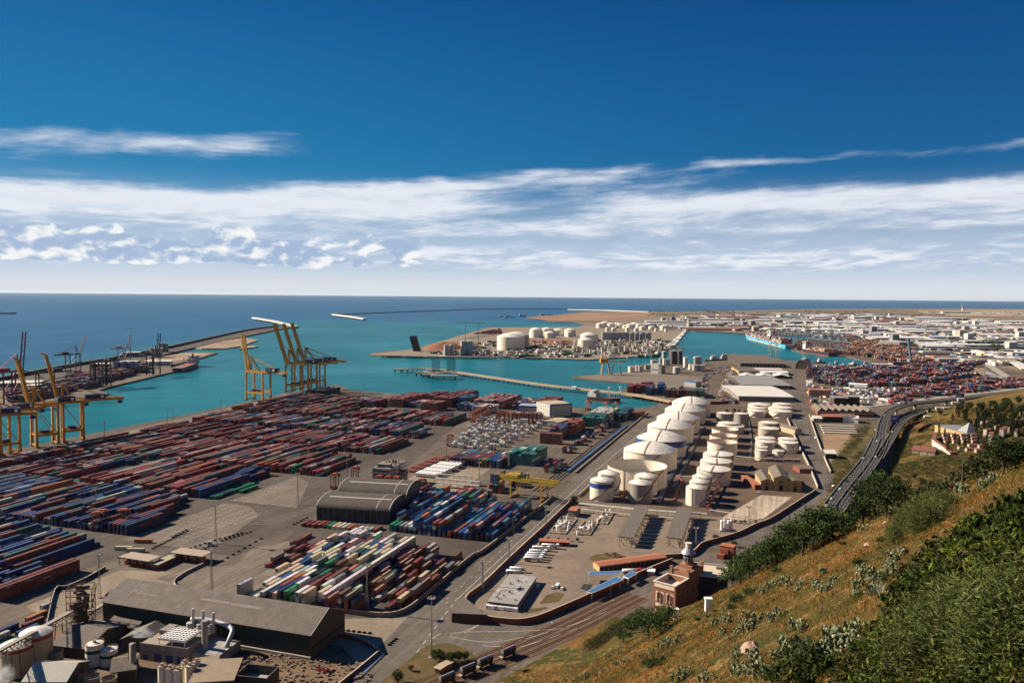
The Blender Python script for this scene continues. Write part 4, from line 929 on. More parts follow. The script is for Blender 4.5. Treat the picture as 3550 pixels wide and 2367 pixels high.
m = MB();m.box(x0 - 1,x0+6,0,4,H_ - 4,H_+4,bottom=True);m.build('electrical_house',M_navy,r)
m = MB();m.box(-3,3,3,8,H_ - 5,H_ - .5,bottom=True);m.build('operator_cab',M_navy,r)
me = let('TERCAT',2.0,M_navy);o = bpy.data.objects.new('lettering',me);S.collection.objects.link(o);o.parent = r;o.location = (W_*.75,1.12,H_+1.6);o.rotation_euler = (math.pi/2,0,0)
def mast_mesh(H,kind):
 m = MB()
 if kind == 'lattice':
  w0,w1 = H*.045,.35
  cs = [(math.cos(t),math.sin(t)) for t in (.5,2.6,4.7)];N = max(5,int(H/4))
  for i in range(N):
   t0,t1 = i/N,(i+1)/N;r0,r1 = w0+(w1 - w0)*min(1,t0*1.6),w0+(w1 - w0)*min(1,t1*1.6)
   for k,(c,s) in enumerate(cs):
    c2,s2 = cs[(k+1) % 3];m.beam((c*r0,s*r0,H*t0),(c*r1,s*r1,H*t1),.2);m.beam((c*r0,s*r0,H*t0),(c2*r1,s2*r1,H*t1),.1);m.beam((c*r0,s*r0,H*t0),(c2*r0,s2*r0,H*t0),.1)
 else:
  m.cyl(0,0,.42,0,H,10,r2=.2)
 h = MB();h.cyl(0,0,1.6,H - .3,H,10)
 for k in range(8):c,s = math.cos(k*.785),math.sin(k*.785);h.cbox(c*1.9,s*1.9,H - .1,.7,.5,.7,k*.785)
 b = MB();b.cyl(0,0,max(.9,H*.05) if kind == 'lattice' else 1.6,0,.5,8)
 return m,h,b
MM = {}
def light_mast(x,y,yt,label,kind='lattice',m=None):
 p = P(x,y);H = round(ZAT(p,yt),0);k = (H,kind)
 r = thing('light_mast',label,'light mast',p,ru(0,6),'light masts')
 if k not in MM:a,h,b = mast_mesh(H,kind);MM[k] = [a.build('mast',m or M_gal),h.build('lamp_cluster',M_gal),b.build('footing',M_cwall)];[setattr(o,'parent',r) for o in MM[k]]
 else:
  for o in MM[k]:c = o.copy();S.collection.objects.link(c);c.parent = r
for x,y,yt,w in [(346,2071,1922,'by the dark green fence wall'),(749,1884,1753,'with a blue box at its foot on the open yard'),(734,2049,1904,'inside the fence corner of the container yard'),(1273,2118,1955,'standing tall at the front fence of the container yard'),(1204,1668,1580,'behind the bright orange carrier'),
     (1033,1750,1640,'beside the painted truck bays'),(1507,1524,1448,'in the empty lane beyond the long red rows'),(1764,1622,1542,'in front of the teal stack'),(1548,1610,1549,'beside the white trailers'),(1662,1678,1603,'on the pale apron by the covered racks'),(1917,1484,1442,'among the tall brown stacks'),
     (363,1522,1460,'on the quay right of the last near crane'),(580,1478,1420,'first of a pair on the quay edge'),(600,1480,1414,'second of a pair on the quay edge'),(765,1422,1381,'alone on the far quay edge'),(866,1600,1536,'in the middle of the long red block'),(661,1646,1595,'at the lane by the green rows'),
     (33,1694,1625,'among blue stacks at the frame edge'),(333,1747,1696,'in the lane above the blue block'),(377,1582,1546,'in the red block near the quay'),(1348,1436,1385,'by the tall corner quay stacks'),(1219,1494,1430,'in the far red block'),(1130,1409,1374,'near the three golden cranes'),(1262,1378,1331,'on the far corner quay'),
     (1673,2046,1948,'by the brick wall behind the depot office'),(1764,1951,1867,'by the brick wall near the tank trucks'),(1892,1825,1753,'by the brick wall near the cross road'),(2413,1896,1828,'beside the second loading canopy'),(2595,1822,1756,'beside the pale slab'),(1120,1350,1302,'at the foot of the golden cranes'),(2729,1590,1541,'before the white tank by the pale wall')]:
 light_mast(x,y,yt,'slim lattice light mast '+w)
light_mast(1496,2278,2072,'very tall round pole with a ring of floodlights on the grass island','pole')
def lamp(x,y,yt,label,arm=1.5,rz=None):
 p = P(x,y);H = ZAT(p,yt);r = thing('street_lamp',label,'street lamp',p,rz if rz is not None else GRID - 1.57,'street lamps')
 m = MB();m.tube([(0,0,0),(0,0,H*.85),(arm*.3,0,H*.97),(arm,0,H)],[.12,.09,.07,.05],6);m.build('pole',M_gal,r)
 m = MB();m.cbox(arm+.4,0,H - .1,1.0,.4,.2);m.build('lamp_head',M_wht,r)
for i,(x,y,yt) in enumerate([(1562,2152,2090),(1612,2092,2033),(1661,2040,2000),(1709,1985,1948),(1746,1955,1912),(1781,1925,1890),(1818,1890,1853),(1862,1850,1815),(1961,1765,1735),(2005,1725,1698),(2051,1680,1652)]):
 lamp(x,y,yt,f'thin street lamp along the brick wall of the port road, {od(i + 1)} from the junction',1.8,GRID+1.57)
for x,y,yt,w in [(2115,2075,2020,'on the pavement below the blue canopies'),(2114,2137,2078,'with two arms near the rails'),(1899,2228,2155,'leaning out by the railway'),(1776,1842,1790,'at the corner of the blue container block'),(1780,1868,1800,'beside its twin at the blue block'),(2247,2018,1965,'by the small white hut'),(2335,1950,1890,'on the loading yard road'),
     (2830,1650,1600,'in the shadow of the pale wall'),(2815,1570,1530,'farther up the shaded road'),(2790,1510,1478,'near the top of the shaded road')]:
 lamp(x,y,yt,'slim street lamp '+w)
# near buildings
M_hall = mat('hall_roof',(.15,.12,.098),.85,var=.3,vscale=.15,panel=(2.4,3.0,.06));M_hallw = mat('hall_wall',(.105,.085,.07),.85,var=.25,vscale=.3,panel=(6,2,.05));M_hallg = mat('hall_green_band',(.022,.04,.03),.8,var=.3,vscale=.3)
M_cream = mat('cream_render',(.50,.40,.26),.85,var=.2,vscale=.4);M_ochre = mat('ochre_render',(.52,.36,.16),.85,var=.25,vscale=.5);M_tile = mat('clay_tile',(.42,.15,.08),.85,var=.3,vscale=1.2);M_shed = mat('asbestos_roof',(.20,.165,.125),.9,var=.3,vscale=.4,panel=(1.6,2.2,.06))
M_grey = mat('grey_roofing',(.36,.34,.31),.85,var=.2,vscale=.2,panel=(6,4,.08));M_palew = mat('pale_wall',(.48,.46,.42),.8,var=.12,vscale=.3);M_bdoor = mat('blue_door',(.015,.03,.18),.5);M_trim = mat('pale_trim',(.42,.38,.32),.7);M_conw = mat('weathered_concrete',(.27,.24,.20),.85,var=.35,vscale=.3)
M_blueroof = mat('blue_sheet_roof',(.06,.17,.36),.5,var=.15,vscale=.4);M_steelr = mat('rusty_steel',(.14,.07,.045),.8,var=.4,vscale=.8);M_white = mat('clean_white',(.74,.72,.68),.5)
def base(name,label,fl,fr,cat='building',group=None,z=0):
 p,rz,w = place(fl,fr);p.z = z;return thing(name,label,cat,p,rz,group),w
def win_row(r,n,x0,x1,y,z0,z1,axis='x',name='window',m=None,frac=.5,frame=None):
 st = (x1 - x0)/n
 for k in range(n):
  a,b = x0+st*(k+.5 - frac/2),x0+st*(k+.5+frac/2);mb = MB()
  if axis == 'x':mb.box(a,b,y - .08,y+.08,z0,z1,bottom=True)
  else:mb.box(y - .08,y+.08,a,b,z0,z1,bottom=True)
  mb.build(name,m or M_win,r)
r,w = base('storage_hall','huge brown gabled grain hall with green banded walls in front of the container yard',(358,2160),(1077,2284),'warehouse')
e = ZAT(P(1077,2284),2201);D = 33;zr = e+7.5
m = MB();m.gable(0,w,0,D,0,e,zr,roof=False);m.build('wall',M_hallw,r)
m = MB();m.box(-.06,w*.99,-.08,0,e*.38,e*.86);m.box(w,w+.07,0,D,e*.36,e*.5);m.build('green_band',M_hallg,r)
m = MB();m.box(-.5,w+.3,-1.2,-.1,0,1.4);m.build('plinth',M_trim,r)
m = MB();m.roof(-.5,w+.5,-.7,D+.7,e - .1,zr);m.build('roof',M_hall,r)
m = MB();[m.beam((w+.55,-.7 if s < 0 else D+.7,e+.15),(w+.55,D/2,zr+.25),.3) for s in (-1,1)];[m.beam((w*t,-.6,e+.1),(w*t,D/2,zr+.2),.22) for t in (.095,)];m.build('verge_trim',M_trim,r)
m = MB()
for x0_,x1_,t0,t1 in ((.43,.57,.62,.70),(.575,.72,.60,.68),(.09,.11,.55,.66),(.12,.22,.5,.55)):
 ya,yb = -.7+(D/2+.7)*t0,-.7+(D/2+.7)*t1;za,zb = e+(zr - e)*t0+.12,e+(zr - e)*t1+.12
 m.add([(w*x0_,ya,za),(w*x1_,ya,za),(w*x1_,yb,zb),(w*x0_,yb,zb)],[(0,1,2,3)])
m.build('roof_patch',mat('roof_patch',(.24,.20,.15),.9,var=.3,vscale=.5),r)
r,w_ = base('transfer_house','dark blue conveyor head house on stilts against the grain hall gable',(378,2108),(420,2113),'conveyor house')
z0,z1 = 9,ZAT(P(400,2110),2058);m = MB();m.gable(0,9,-3,7,z0,z1 - 1,z1+1.5,over=.5);m.build('cabin',M_navy,r);m = MB();m.roof(-.6,9.6,-3.6,7.6,z1 - .9,z1+1.7);m.build('roof',M_hall,r)
m = MB();[m.beam((x,y,0),(x,y,z0),.4) for x in (.5,8.5) for y in (-2.5,6.5)];m.beam((.5,-2.5,0),(8.5,-2.5,z0),.25);m.beam((8.5,-2.5,0),(.5,-2.5,z0),.25);m.build('stilt',M_steelr,r)
tw = P(283,2185);r = thing('conveyor_tower','tall rusty lattice tower carrying the conveyor above the dark shed','tower',tw,.3)
Ht = ZAT(tw,2033);m = MB()
for lv in range(7):
 za,zb = Ht*lv/7,Ht*(lv+1)/7
 for i,(cx,cy) in enumerate(((-6,-5),(6,-5),(6,5),(-6,5))):
  nx,ny = ((6,-5),(6,5),(-6,5),(-6,-5))[i];m.beam((cx,cy,za),(cx,cy,zb),.3);m.beam((cx,cy,za),(nx,ny,zb),.18);m.beam((cx,cy,zb),(nx,ny,zb),.25)
m.build('lattice_frame',M_steelr,r)
m = MB()
for k in range(34):m.cbox(ru(-3.5,3.5),ru(-3,3),ru(0,Ht*.93),ru(1,3),ru(1,3),ru(1,4),ru(0,1.5))
m.tube([(3,-3,0),(3,-3,Ht*.55),(1,0,Ht*.7)],.7,8);m.tube([(-1,0,Ht*.2),(-1,0,Ht*.95)],1.3,10);m.build('machinery',mat('grimy_machinery',(.13,.10,.075),.85,var=.5,vscale=.8),r)
m = MB();m.beam((5,0,Ht*.5),(8,0,Ht*1.06),.3);m.beam((-6,-5,Ht),(2,0,Ht*1.12),.25);m.beam((6,5,Ht),(2,0,Ht*1.12),.25);m.build('mast_stay',M_steelr,r)
def conveyor(name,p,q,w_,label,legs=0):
 p,q = Vector(p),Vector(q);r = thing(name,label,'conveyor',(p.x,p.y,0));o = Vector((p.x,p.y,0));p,q = p - o,q - o
 d = (q - p).normalized();s = d.cross(Vector((0,0,1))).normalized();m = MB();L = (q - p).length;N = int(L/3);h = Vector((0,0,2.6))
 for sg in (-1,1):
  m.beam(p+s*sg*w_/2,q+s*sg*w_/2,.3);m.beam(p+s*sg*w_/2 - h,q+s*sg*w_/2 - h,.3)
  for k in range(N):a = p+d*L*k/N+s*sg*w_/2;b = p+d*L*(k+1)/N+s*sg*w_/2;m.beam(a,b - h,.16);m.beam(b,b - h,.16)
 m.build('truss',mat('pale_steel',(.30,.27,.23),.7,var=.3,vscale=.8),r)
 m = MB();m.beam(p+Vector((0,0,.3)),q+Vector((0,0,.3)),w_*.9,.5);m.build('belt_cover',mat('belt_cover',(.34,.29,.23),.8,var=.35,vscale=1),r)
 if legs:
  m = MB()
  for k in range(1,legs+1):
   c = p+d*L*k/(legs+1)
   for sg in (-1,1):m.beam(Vector((c.x,c.y,0))+s*sg*2.5,c+s*sg*w_/2 - h,.35)
  m.build('trestle',M_steelr,r)
a = P(-60,2362);a.z = 24;b = Vector((tw.x - 2,tw.y,ZAT(tw,2108)))
lo = P(8,2330);lo2 = ZAT(lo,2262)
conveyor('conveyor_bridge',(P(-30,2440).x,P(-30,2440).y,ZAT(P(-30,2440),2272)),b,3.0,'long inclined conveyor bridge rising over the red banded silos to the rusty tower',3)
conveyor('conveyor_bridge',(tw.x+4,tw.y+2,ZAT(tw,2125)),(P(390,2112).x,P(390,2112).y,ZAT(P(390,2112),2078)),2.6,'short pale conveyor from the rusty tower to the blue head house')
M_silo = mat('cream_silo',(.46,.37,.23),.75,var=.15,vscale=.15);M_redb = mat('red_band',(.33,.02,.02),.6);M_grnb = mat('green_band',(.0,.07,.05),.6)
tank(60,46,2352,2252,'huge cream silo with a red band under the conveyor, nearest the steam',roof='dome',shell=M_silo,band=(M_redb,.86,.96),dome=.3,detail=False,group='silos in the plant',cat='silo',name='silo')
tank(128,46,2322,2208,'huge cream silo with a red band under the conveyor, farther one',roof='dome',shell=M_silo,band=(M_redb,.86,.96),dome=.3,detail=False,group='silos in the plant',cat='silo',name='silo')
for xc,hw,yb,yr,lab,kw in [(329,27,2312,2240,'white silo with a green band and rubble on top',dict(band=(M_grnb,.62,.78),roof='cone')),(379,26,2312,2260,'lower white silo with a green band and pipes',dict(band=(M_grnb,.55,.75),roof='cone')),(197,19,2308,2264,'open topped dark silo beside the red banded pair',dict(roof='open',shell=M_conw)),
      (270,22,2385,2338,'round open cooling tank, first of three at the bottom edge',dict(roof='open',shell=M_conw)),(322,25,2400,2354,'round open cooling tank, second of three at the bottom edge',dict(roof='open',shell=M_conw)),(378,24,2410,2360,'round open cooling tank, third of three at the bottom edge',dict(roof='open',shell=M_conw)),
      (563,13,2400,2313,'slim bluish white silo, first of the front cluster',dict(roof='cone')),(590,14,2404,2320,'slim bluish white silo, second of the front cluster',dict(roof='cone')),(618,14.5,2408,2326,'slim bluish white silo, third of the front cluster',dict(roof='cone')),
      (642,12,2380,2300,'slim white silo behind the front cluster',dict(roof='cone')),(659,15,2390,2312,'slim white silo, brightest of the cluster',dict(roof='cone')),(682,12.5,2370,2296,'slim white silo at the end of the cluster',dict(roof='cone'))]:
 tank(xc,hw,yb,yr,lab,detail=True,stair=False,group='silos in the plant',cat='silo',name='silo',**kw)
r = thing('chimney','tall thin pale chimney with a trail of steam','chimney',P(462,2345));Hc = ZAT(P(462,2345),2230);m = MB();m.cyl(0,0,1.5,0,Hc,16);m.build('stack',M_conw,r,smooth=True);m = MB();m.cyl(0,0,2.4,Hc*.38,Hc*.40,12);m.beam((-1.9,0,0),(-1.9,0,Hc),.3);m.build('platform',M_steelr,r);CHIM = Vector((P(462,2345).x,P(462,2345).y,Hc))
r,w = base('power_house','beige plant building with blue doors and a grid of roof coolers',(484,2284),(650,2306),'factory');e = ZAT(P(650,2306),2252);D = 24
m = MB();m.box(0,w*.995,0,D,0,e - .4);m.build('wall',M_conw,r);m = MB();m.box(0,w,0,D,e - .4,e,bottom=True);m.box(0,w,0,.3,e,e+.7);m.box(w - .3,w,.3,D,e,e+.7);m.build('roof',mat('gravel_roof',(.33,.27,.20),.9,var=.2,vscale=.5),r)
for k in range(4):
 m = MB();m.box(w*(.08+k*.235),w*(.08+k*.235)+w*(.1 if k == 0 else .15),-.15,0,0,e*(.35 if k == 0 else .5));m.build('door',M_bdoor,r)
m = MB();[m.box(w*t,w*t+.15,-.1,0,e*.55,e*.98) for t in (.24,.49,.74)];m.build('wall_rib',M_trim,r)
m = MB();ck = w*.34;cw = w*.56;m.box(ck,ck+cw,2,15,e+2.2,e+3.4,bottom=True);[m.beam((x,y,e),(x,y,e+2.3),.3) for x in (ck+.3,ck+cw/2,ck+cw - .3) for y in (2.3,14.7)];cl = m.build('cooler_bank',M_white,r)
m = MB()
for i in range(8):
 for j in range(6):m.cyl(ck+cw*(i+.5)/8,2+13*(j+.5)/6,.75,e+3.4,e+3.48,8)
m.build('fan',M_dark,cl)
m = MB();m.box(w*.08,w*.27,12,20,e,e+2.4);m.build('roof_unit',M_conw,r)
for k in range(3):
 m = MB();x = w*(.52+k*.22);m.cyl(x,20,1.6,e,e+4.2,12);m.cyl(x+1.8,20.4,.7,e,e+11.5 - k*.4,10);m.build('exhaust_stack',M_palew,r)
m = MB();m.tube(smooth([(w*.5,22,e+5),(w*.8,23,e+5.4),(w*1.15,22,e+5),(w*1.45,19,e+4),(w*1.5,15,e+1),(w*1.46,13,e - 3)],4),1.15,10);m.build('silver_duct',M_silver,r,smooth=True)
m = MB();m.box(w+.1,w+15,3,D - 2,0,e*.66);m.box(w+1,w+13,4,D - 4,e*.66,e*.68);m.cyl(w+3.5,9,1.5,e*.66,e*.66+14,14);m.build('annex',M_grey,r)
def shed(name,label,fl,fr,D,ye,rise,roofm,wallm,over=.5,cat='shed',axis='x',doors=0,group=None,z0=0,zh=None):
 r,w = base(name,label,fl,fr,cat,group,z0);e = zh if zh else ZAT(P(*fl),ye) - z0
 if axis == 'x':
  MB().gable(0,w,0,D,0,e,e+rise,roof=False).build('wall',wallm,r);MB().roof(-over,w+over,-over,D+over,e,e+rise+.05).build('roof',roofm,r)
 else:                                               # ridge runs away from the viewer
  m = MB().gable(0,D,0,w,0,e,e+rise,roof=False);m2 = MB().roof(-over,D+over,-over,w+over,e,e+rise+.05)
  for q in (m,m2):q.v = [(w - y,x,z) for x,y,z in q.v]
  m.build('wall',wallm,r);m2.build('roof',roofm,r)
 for k in range(doors):d = MB();c = w*(k+.5)/doors;d.box(c - 1.6,c+1.6,-.12,0,0,min(3.6,e*.8));d.build('door',M_dark,r)
 return r,w,e
shed('plant_shed','dark gabled shed beneath the conveyor tower',(176,2270),(300,2284),30,2235,4,M_hall,M_hallw)
shed('plant_shed','low dark lean-to against the grain hall',(370,2182),(470,2196),14,2164,3,M_hall,M_hallw)
shed('plant_shed','dark shed roof with deep shadow behind the green banded silos',(420,2250),(560,2262),13,2215,5,M_hall,M_hallw,axis='y')
shed('plant_shed','pale brown roofed shed between cooling tanks and chimney',(385,2372),(470,2360),16,2330,3,M_shed,M_hallw)
shed('plant_shed','pale metal roof with a long ridge at the bottom frame edge',(80,2420),(230,2420),20,2362,4,mat('pale_metal_roof',(.42,.40,.34),.7,var=.2,vscale=.4),M_hallw)
shed('plant_shed','cream shed with a folded roof beside the slim silos',(690,2338),(756,2330),10,2312,2.5,M_cream,M_cream)
r,w = base('concrete_bunker','open topped dark concrete bunker at the bottom of the dirt yard',(812,2400),(925,2412),'bunker');e = ZAT(P(870,2406),2345);m = MB();[m.box(*b,0,e) for b in ((0,w,0,.5),(0,w,11.5,12),(0,.5,.5,11.5),(w - .5,w,.5,11.5))];m.build('wall',M_hallw,r);m = MB();m.box(.5,w - .5,.5,11.5,0,e*.5);m.build('fill',M_grey,r)
r,w = base('flat_building','flat roofed brown building beside the slim silos',(655,2430),(810,2420),'building');e = ZAT(P(700,2425),2360);m = MB();m.box(0,w,0,22,0,e - .5);m.build('wall',M_hallw,r);m = MB();m.box(-.3,w+.3,-.3,22.3,e - .5,e);m.build('roof',mat('dusty_roof',(.30,.22,.15),.9,var=.25,vscale=.3),r)
rub = MB()
for k in range(520):
 x,y = ru(560,1290),ru(2270,2367)
 if y < 2215+(x - 560)*.12:continue
 p = P(x,y);rub.cbox(p.x,p.y,.0,ru(.3,1.6),ru(.3,1.6),ru(.2,1.1),ru(0,3))
tag(rub.build('scrap_rubble',mat('scrap',(.22,.15,.11),.9,var=.6,vscale=2)),'broken scrap and rubble strewn over the brown dirt yard','rubble',kind='stuff')
gt = MB()
for k in range(60):p = P(1235,2345)+(P(1320,2262) - P(1235,2345))*(k/60);gt.cbox(p.x,p.y,.1,5.5,.35,.5,GRID+1.57)
tag(gt.build('steel_grating',mat('blue_grey_steel',(.16,.19,.23),.6)),'long blue grey steel grating laid beside the brick fence','grating')
r,w = base('waste_skip','red open skip on the dirt yard',(1100,2328),(1132,2334),'skip');m = MB();[m.box(*b,.2,1.8) for b in ((0,w,0,.15),(0,w,2.4,2.55),(0,.15,.15,2.4),(w - .15,w,.15,2.4))];m.box(.15,w - .15,.15,2.4,.2,.3);m.build('tub',MATS['red_paint'],r);m = MB();[m.cbox(ru(1,w - 1),ru(.6,2),1,1,1,ru(.6,1.4),ru(0,3)) for _ in range(5)];m.build('load',MATS['scrap'],r)
def arched(fl,fr,D,ye,rise,label,doors=0):
 r,w = base('arched_warehouse',label,fl,fr,'warehouse','arched warehouses');e = ZAT(P(*fl),ye);N = 14
 prof = [(D/2 - D/2*math.cos(math.pi*i/N),e+rise*math.sin(math.pi*i/N) ** .9) for i in range(N+1)]
 m = MB();m.box(0,w,0,D,0,e,top=False)
 for x in (0,w):m.add([(x,y,z) for y,z in prof],[tuple(range(N+1))])
 m.build('wall',M_hallw if doors else M_hallw,r)
 m = MB();m.add([(x,y,z+.12) for x in (-.4,w+.4) for y,z in prof],[(i,N+1+i,N+2+i,i+1) for i in range(N)]);m.build('roof',mat('vault_roof',(.085,.068,.052),.85,var=.3,vscale=.3,panel=(2.5,2.5,.06)),r,smooth=True)
 m = MB()
 for x in (-.5,w*.82,w+.1):m.add([(x+dx,y,z+.35) for dx in (0,.8) for y,z in prof],[(i,N+1+i,N+2+i,i+1) for i in range(N)])
 i = 5;m.add([(w*.1,prof[i][0],prof[i][1]+.3),(w*.97,prof[i][0],prof[i][1]+.3),(w*.97,prof[i][0]+1.6,prof[i][1]+.75),(w*.1,prof[i][0]+1.6,prof[i][1]+.75)],[(0,1,2,3)])
 m.build('roof_rib',M_trim,r)
 m = MB();m.add([(w+.08,y*.94+D*.03,0 if k else z*.96) for k in (0,1) for y,z in prof],[(i,i+1,N+2+i,N+1+i) for i in range(N)]);m.build('gable_cladding',M_navy,r)
 for k in range(doors):d = MB();c = w*(.12+k*.25);d.box(c - 2.2,c+2.2,-.12,0,0,e*.62);d.build('door',mat('steel_blue_door',(.04,.06,.11),.5),r)
 m = MB();[m.box(w*k/12 - .12,w*k/12+.12,-.1,0,0,e) for k in range(1,12)];m.build('pilaster',M_conw,r)
arched((1098,1802),(1348,1817),42,1759,6.5,'front one of two brown barrel roofed warehouses',4)
p_ = P(1098,1802)+(P(1348,1817) - P(1098,1802)).normalized().cross(Vector((0,0,-1)))*43.0;q2 = p_+(P(1348,1817) - P(1098,1802))
arched(topx(p_),topx(q2),42,topx(Vector((p_.x,p_.y,ZAT(P(1098,1802),1759))))[1],9,'rear one of two brown barrel roofed warehouses',0)
r,w = base('office_building','striped five storey port office with rooftop dishes',(1291,1692),(1351,1697));H5 = ZAT(P(1351,1697),1626);D = 40
m = MB();m.box(0,w,0,D,0,H5);m.build('wall',mat('office_panel',(.50,.47,.46),.6,var=.1),r);m = MB();m.box(.4,w - .4,.4,D - .4,H5+.02,H5+.15);m.build('roof',mat('mossy_roof',(.19,.17,.11),.9,var=.3,vscale=.4),r)
for k in range(5):
 z = H5*(.10+k*.185)
 m = MB();m.box(.8,w+.06,-.06,.8,z,z+H5*.075,bottom=True);m.box(w - .3,w+.06,.8,D*.52,z,z+H5*.075,bottom=True);m.box(w - .3,w+.06,D*.62,D - 1,z,z+H5*.075,bottom=True);m.box(-.06,.8,.8,D - 1,z,z+H5*.075,bottom=True);m.build('window_band',M_win,r)
m = MB();m.box(w,w+1,D*.54,D*.6,0,H5+2);m.build('stair_tower',mat('office_panel',()),r)
m = MB();m.box(2,w - 3,5,12,H5,H5+3);m.box(1,5,14,22,H5,H5+2.2)
for k in range(9):m.cbox(ru(2,w - 2),ru(3,30),H5,ru(.6,2),ru(.6,2),ru(1,3.6),ru(0,2))
m.build('rooftop_plant',M_conw,r);m = MB();m.beam((w/2,8,H5+2),(w/2,8,H5+8),.15);m.dome(w - 4,18,1.4,H5+1,.5,12);m.build('antenna',M_gal,r)
for i,(fl,fr,D_) in enumerate([((1512,1688),(1658,1700),5),((1505,1672),(1660,1686),5),((1512,1658),(1632,1666),4.5)]):
 r,w = base('canopy',f'long low grey truck canopy on the pale apron, {od(i + 1)} from the blue containers',fl,fr,'canopy','long low canopies');m = MB();m.box(0,w,0,D_,4.0,4.3,bottom=True);m.build('roof',M_grey,r);m = MB();[m.beam((x,y,0),(x,y,4),.25) for x in [w*k/6 for k in range(7)] for y in (.3,D_ - .3)];m.build('post',M_gal,r)
for i,(fl,fr) in enumerate([((414,1957),(514,1973)),((592,1942),(700,1956))]):
 r,w = base('gate_canopy',['pale flat gate canopy over truck lanes, nearer the conveyor','pale flat gate canopy over truck lanes, nearer the container yard'][i],fl,fr,'canopy','gate canopies');h = ZAT(P(*fl),fl[1] - 26)
 m = MB();m.box(-.5,w+.5,-1,11,h,h+.5,bottom=True);m.build('roof',mat('canopy_top',(.40,.31,.23),.85,var=.2,vscale=.5),r);m = MB();m.box(-.6,w+.6,-1.15,-1,h - .1,h+.7);m.build('fascia',M_navy,r)
 m = MB();[m.beam((x,y,0),(x,y,h),.3) for x in (.3,w*.35,w*.68,w - .3) for y in (0,10)];m.build('post',M_navy,r)
 for k in range(4):c = w*(k+.5)/4;m = MB();m.box(c - .8,c+.8,2,7,0,2.8);b = m.build('booth',M_red,r);m = MB();m.box(c - .85,c+.85,2.5,4,1.2,2.2);m.build('window',M_white,b)
r,w = base('gate_office','long brick gate office joining the two canopies',(520,1972),(545,1975));m = MB();m.box(0,w*1.1,0,26,0,3.2);m.build('wall',M_brick,r);m = MB();m.box(-.3,w*1.1+.3,-.3,26.3,3.2,3.6,bottom=True);m.build('roof',mat('yellow_grey_roof',(.38,.36,.24),.9,var=.2),r)
r,w = base('depot_office','long low white office with a broad grey roof inside the brick wall',(1696,2104),(1792,2115));e = ZAT(P(1792,2115),2094);D = 47
m = MB();m.box(0,w,0,D,0,e - .4);m.build('wall',M_palew,r);m = MB();m.box(-1,w+.5,-1,D+.6,e - .4,e+.1,bottom=True);m.build('roof',M_grey,r);m = MB();m.box(-1.05,w+.55,-1.1,-1,e - .45,e+.2);m.box(w+.5,w+.6,-1,D+.6,e - .45,e+.2);m.build('fascia',M_dark,r)
win_row(r,3,3,9,0,.4,2.6,name='door',frac=.4);win_row(r,2,9.5,13,0,1.8,2.5,frac=.7);win_row(r,12,2,D - 2,w,1.3,2.6,axis='y',frac=.45)
m = MB()
for k in range(10):m.cbox(ru(1,w - 1),ru(4,D - 8),e+.1,ru(.4,1.1),ru(.4,1.1),ru(.4,1.5),ru(0,2))
m.tube([(2,6,e+.25),(2,18,e+.25),(9,20,e+.25)],.12,5);m.build('roof_vent',M_gal,r)
shed('customs_house','long orange tiled house with many doors beside the oval lawn',(2078,1982),(2310,1950),9,1962,.8,M_tile,M_ochre,doors=15,cat='building')
shed('rest_house','low red tiled brick house behind the tank trucks',(1870,1888),(1972,1894),6,1874,.7,M_tile,M_brick,doors=4,cat='building')
shed('control_house','small cream block with a red tiled roof at the pipe rack corner',(1970,1790),(1996,1793),13,1768,.6,M_tile,M_conw,cat='building')
shed('gate_kiosk','small white roofed hut at the depot gate',(2245,1992),(2268,1994),5,1979,.3,M_white,M_palew,cat='hut')
shed('brick_hut','small orange brick hut with a pale roof on the grass island',(1507,2330),(1526,2337),9.5,2312,.2,mat('hut_roof',(.46,.34,.22),.9,var=.2),mat('orange_brick',(.42,.13,.06),.85,var=.3,vscale=1),cat='hut',doors=1)
r,w = base('substation','stepped red brick substation on the lower road',(2484,1936),(2508,1940));m = MB();m.box(0,w,0,5,0,3);m.build('wall',M_brick,r);m = MB();m.box(1,w+5.5,5.1,12,0,8);m.box(w*.3,w+2,4,5.1,3,6);m.build('block',mat('bright_brick',(.33,.08,.045),.85,var=.25,vscale=.8),r);m = MB();m.box(.8,w+5.7,4.9,12.2,8,8.3,bottom=True);m.box(1,w+5.6,5.0,5.1,6.2,6.6);m.build('roof',M_tile,r)
q = PP((1566,2157),(1690,2163),(1660,2142),(1617,2105),(1602,2103));o = q[0].copy();r = thing('wedge_building','flat wedge shaped brick building at the bend of the brick wall','building',o);pq = [((v - o).x,(v - o).y) for v in q]
m = MB();m.prism(pq,0,5.2);m.build('wall',mat('dark_brick',(.10,.05,.035),.9,var=.3,vscale=.8),r);m = MB();m.prism([(x*.995,y*.995) for x,y in pq],5.25,5.4);m.build('roof',mat('bitumen_roof',(.15,.12,.10),.9,var=.2,vscale=.3),r)
def canopy_quad(pts,h,label,m_=M_blueroof):
 q = PP(*pts);o = q[0].copy();r = thing('truck_canopy',label,'canopy',o,0,'blue canopies');pq = [((v - o).x,(v - o).y) for v in q];m = MB();m.prism(pq,h,h+.35,bottom=True);m.build('roof',m_,r)
 m = MB();[m.beam((x*.9+.3,y*.9,0),(x*.9+.3,y*.9,h),.25) for x,y in pq];m.build('post',M_white,r);m = MB()
 for (x0_,y0_),(x1_,y1_) in zip(pq,pq[1:]+pq[:1]):m.beam((x0_,y0_,h+.1),(x1_,y1_,h+.1),.15,.6)
 m.build('edge_trim',M_white,r)
canopy_quad([(2040,2019),(2150,2012),(2158,2003),(2043,2007)],4.5,'flat blue canopy nearest the orange roofed house')
canopy_quad([(2032,2078),(2052,2082),(2160,2034),(2138,2022)],4.5,'large slanting blue canopy along the brick wall')
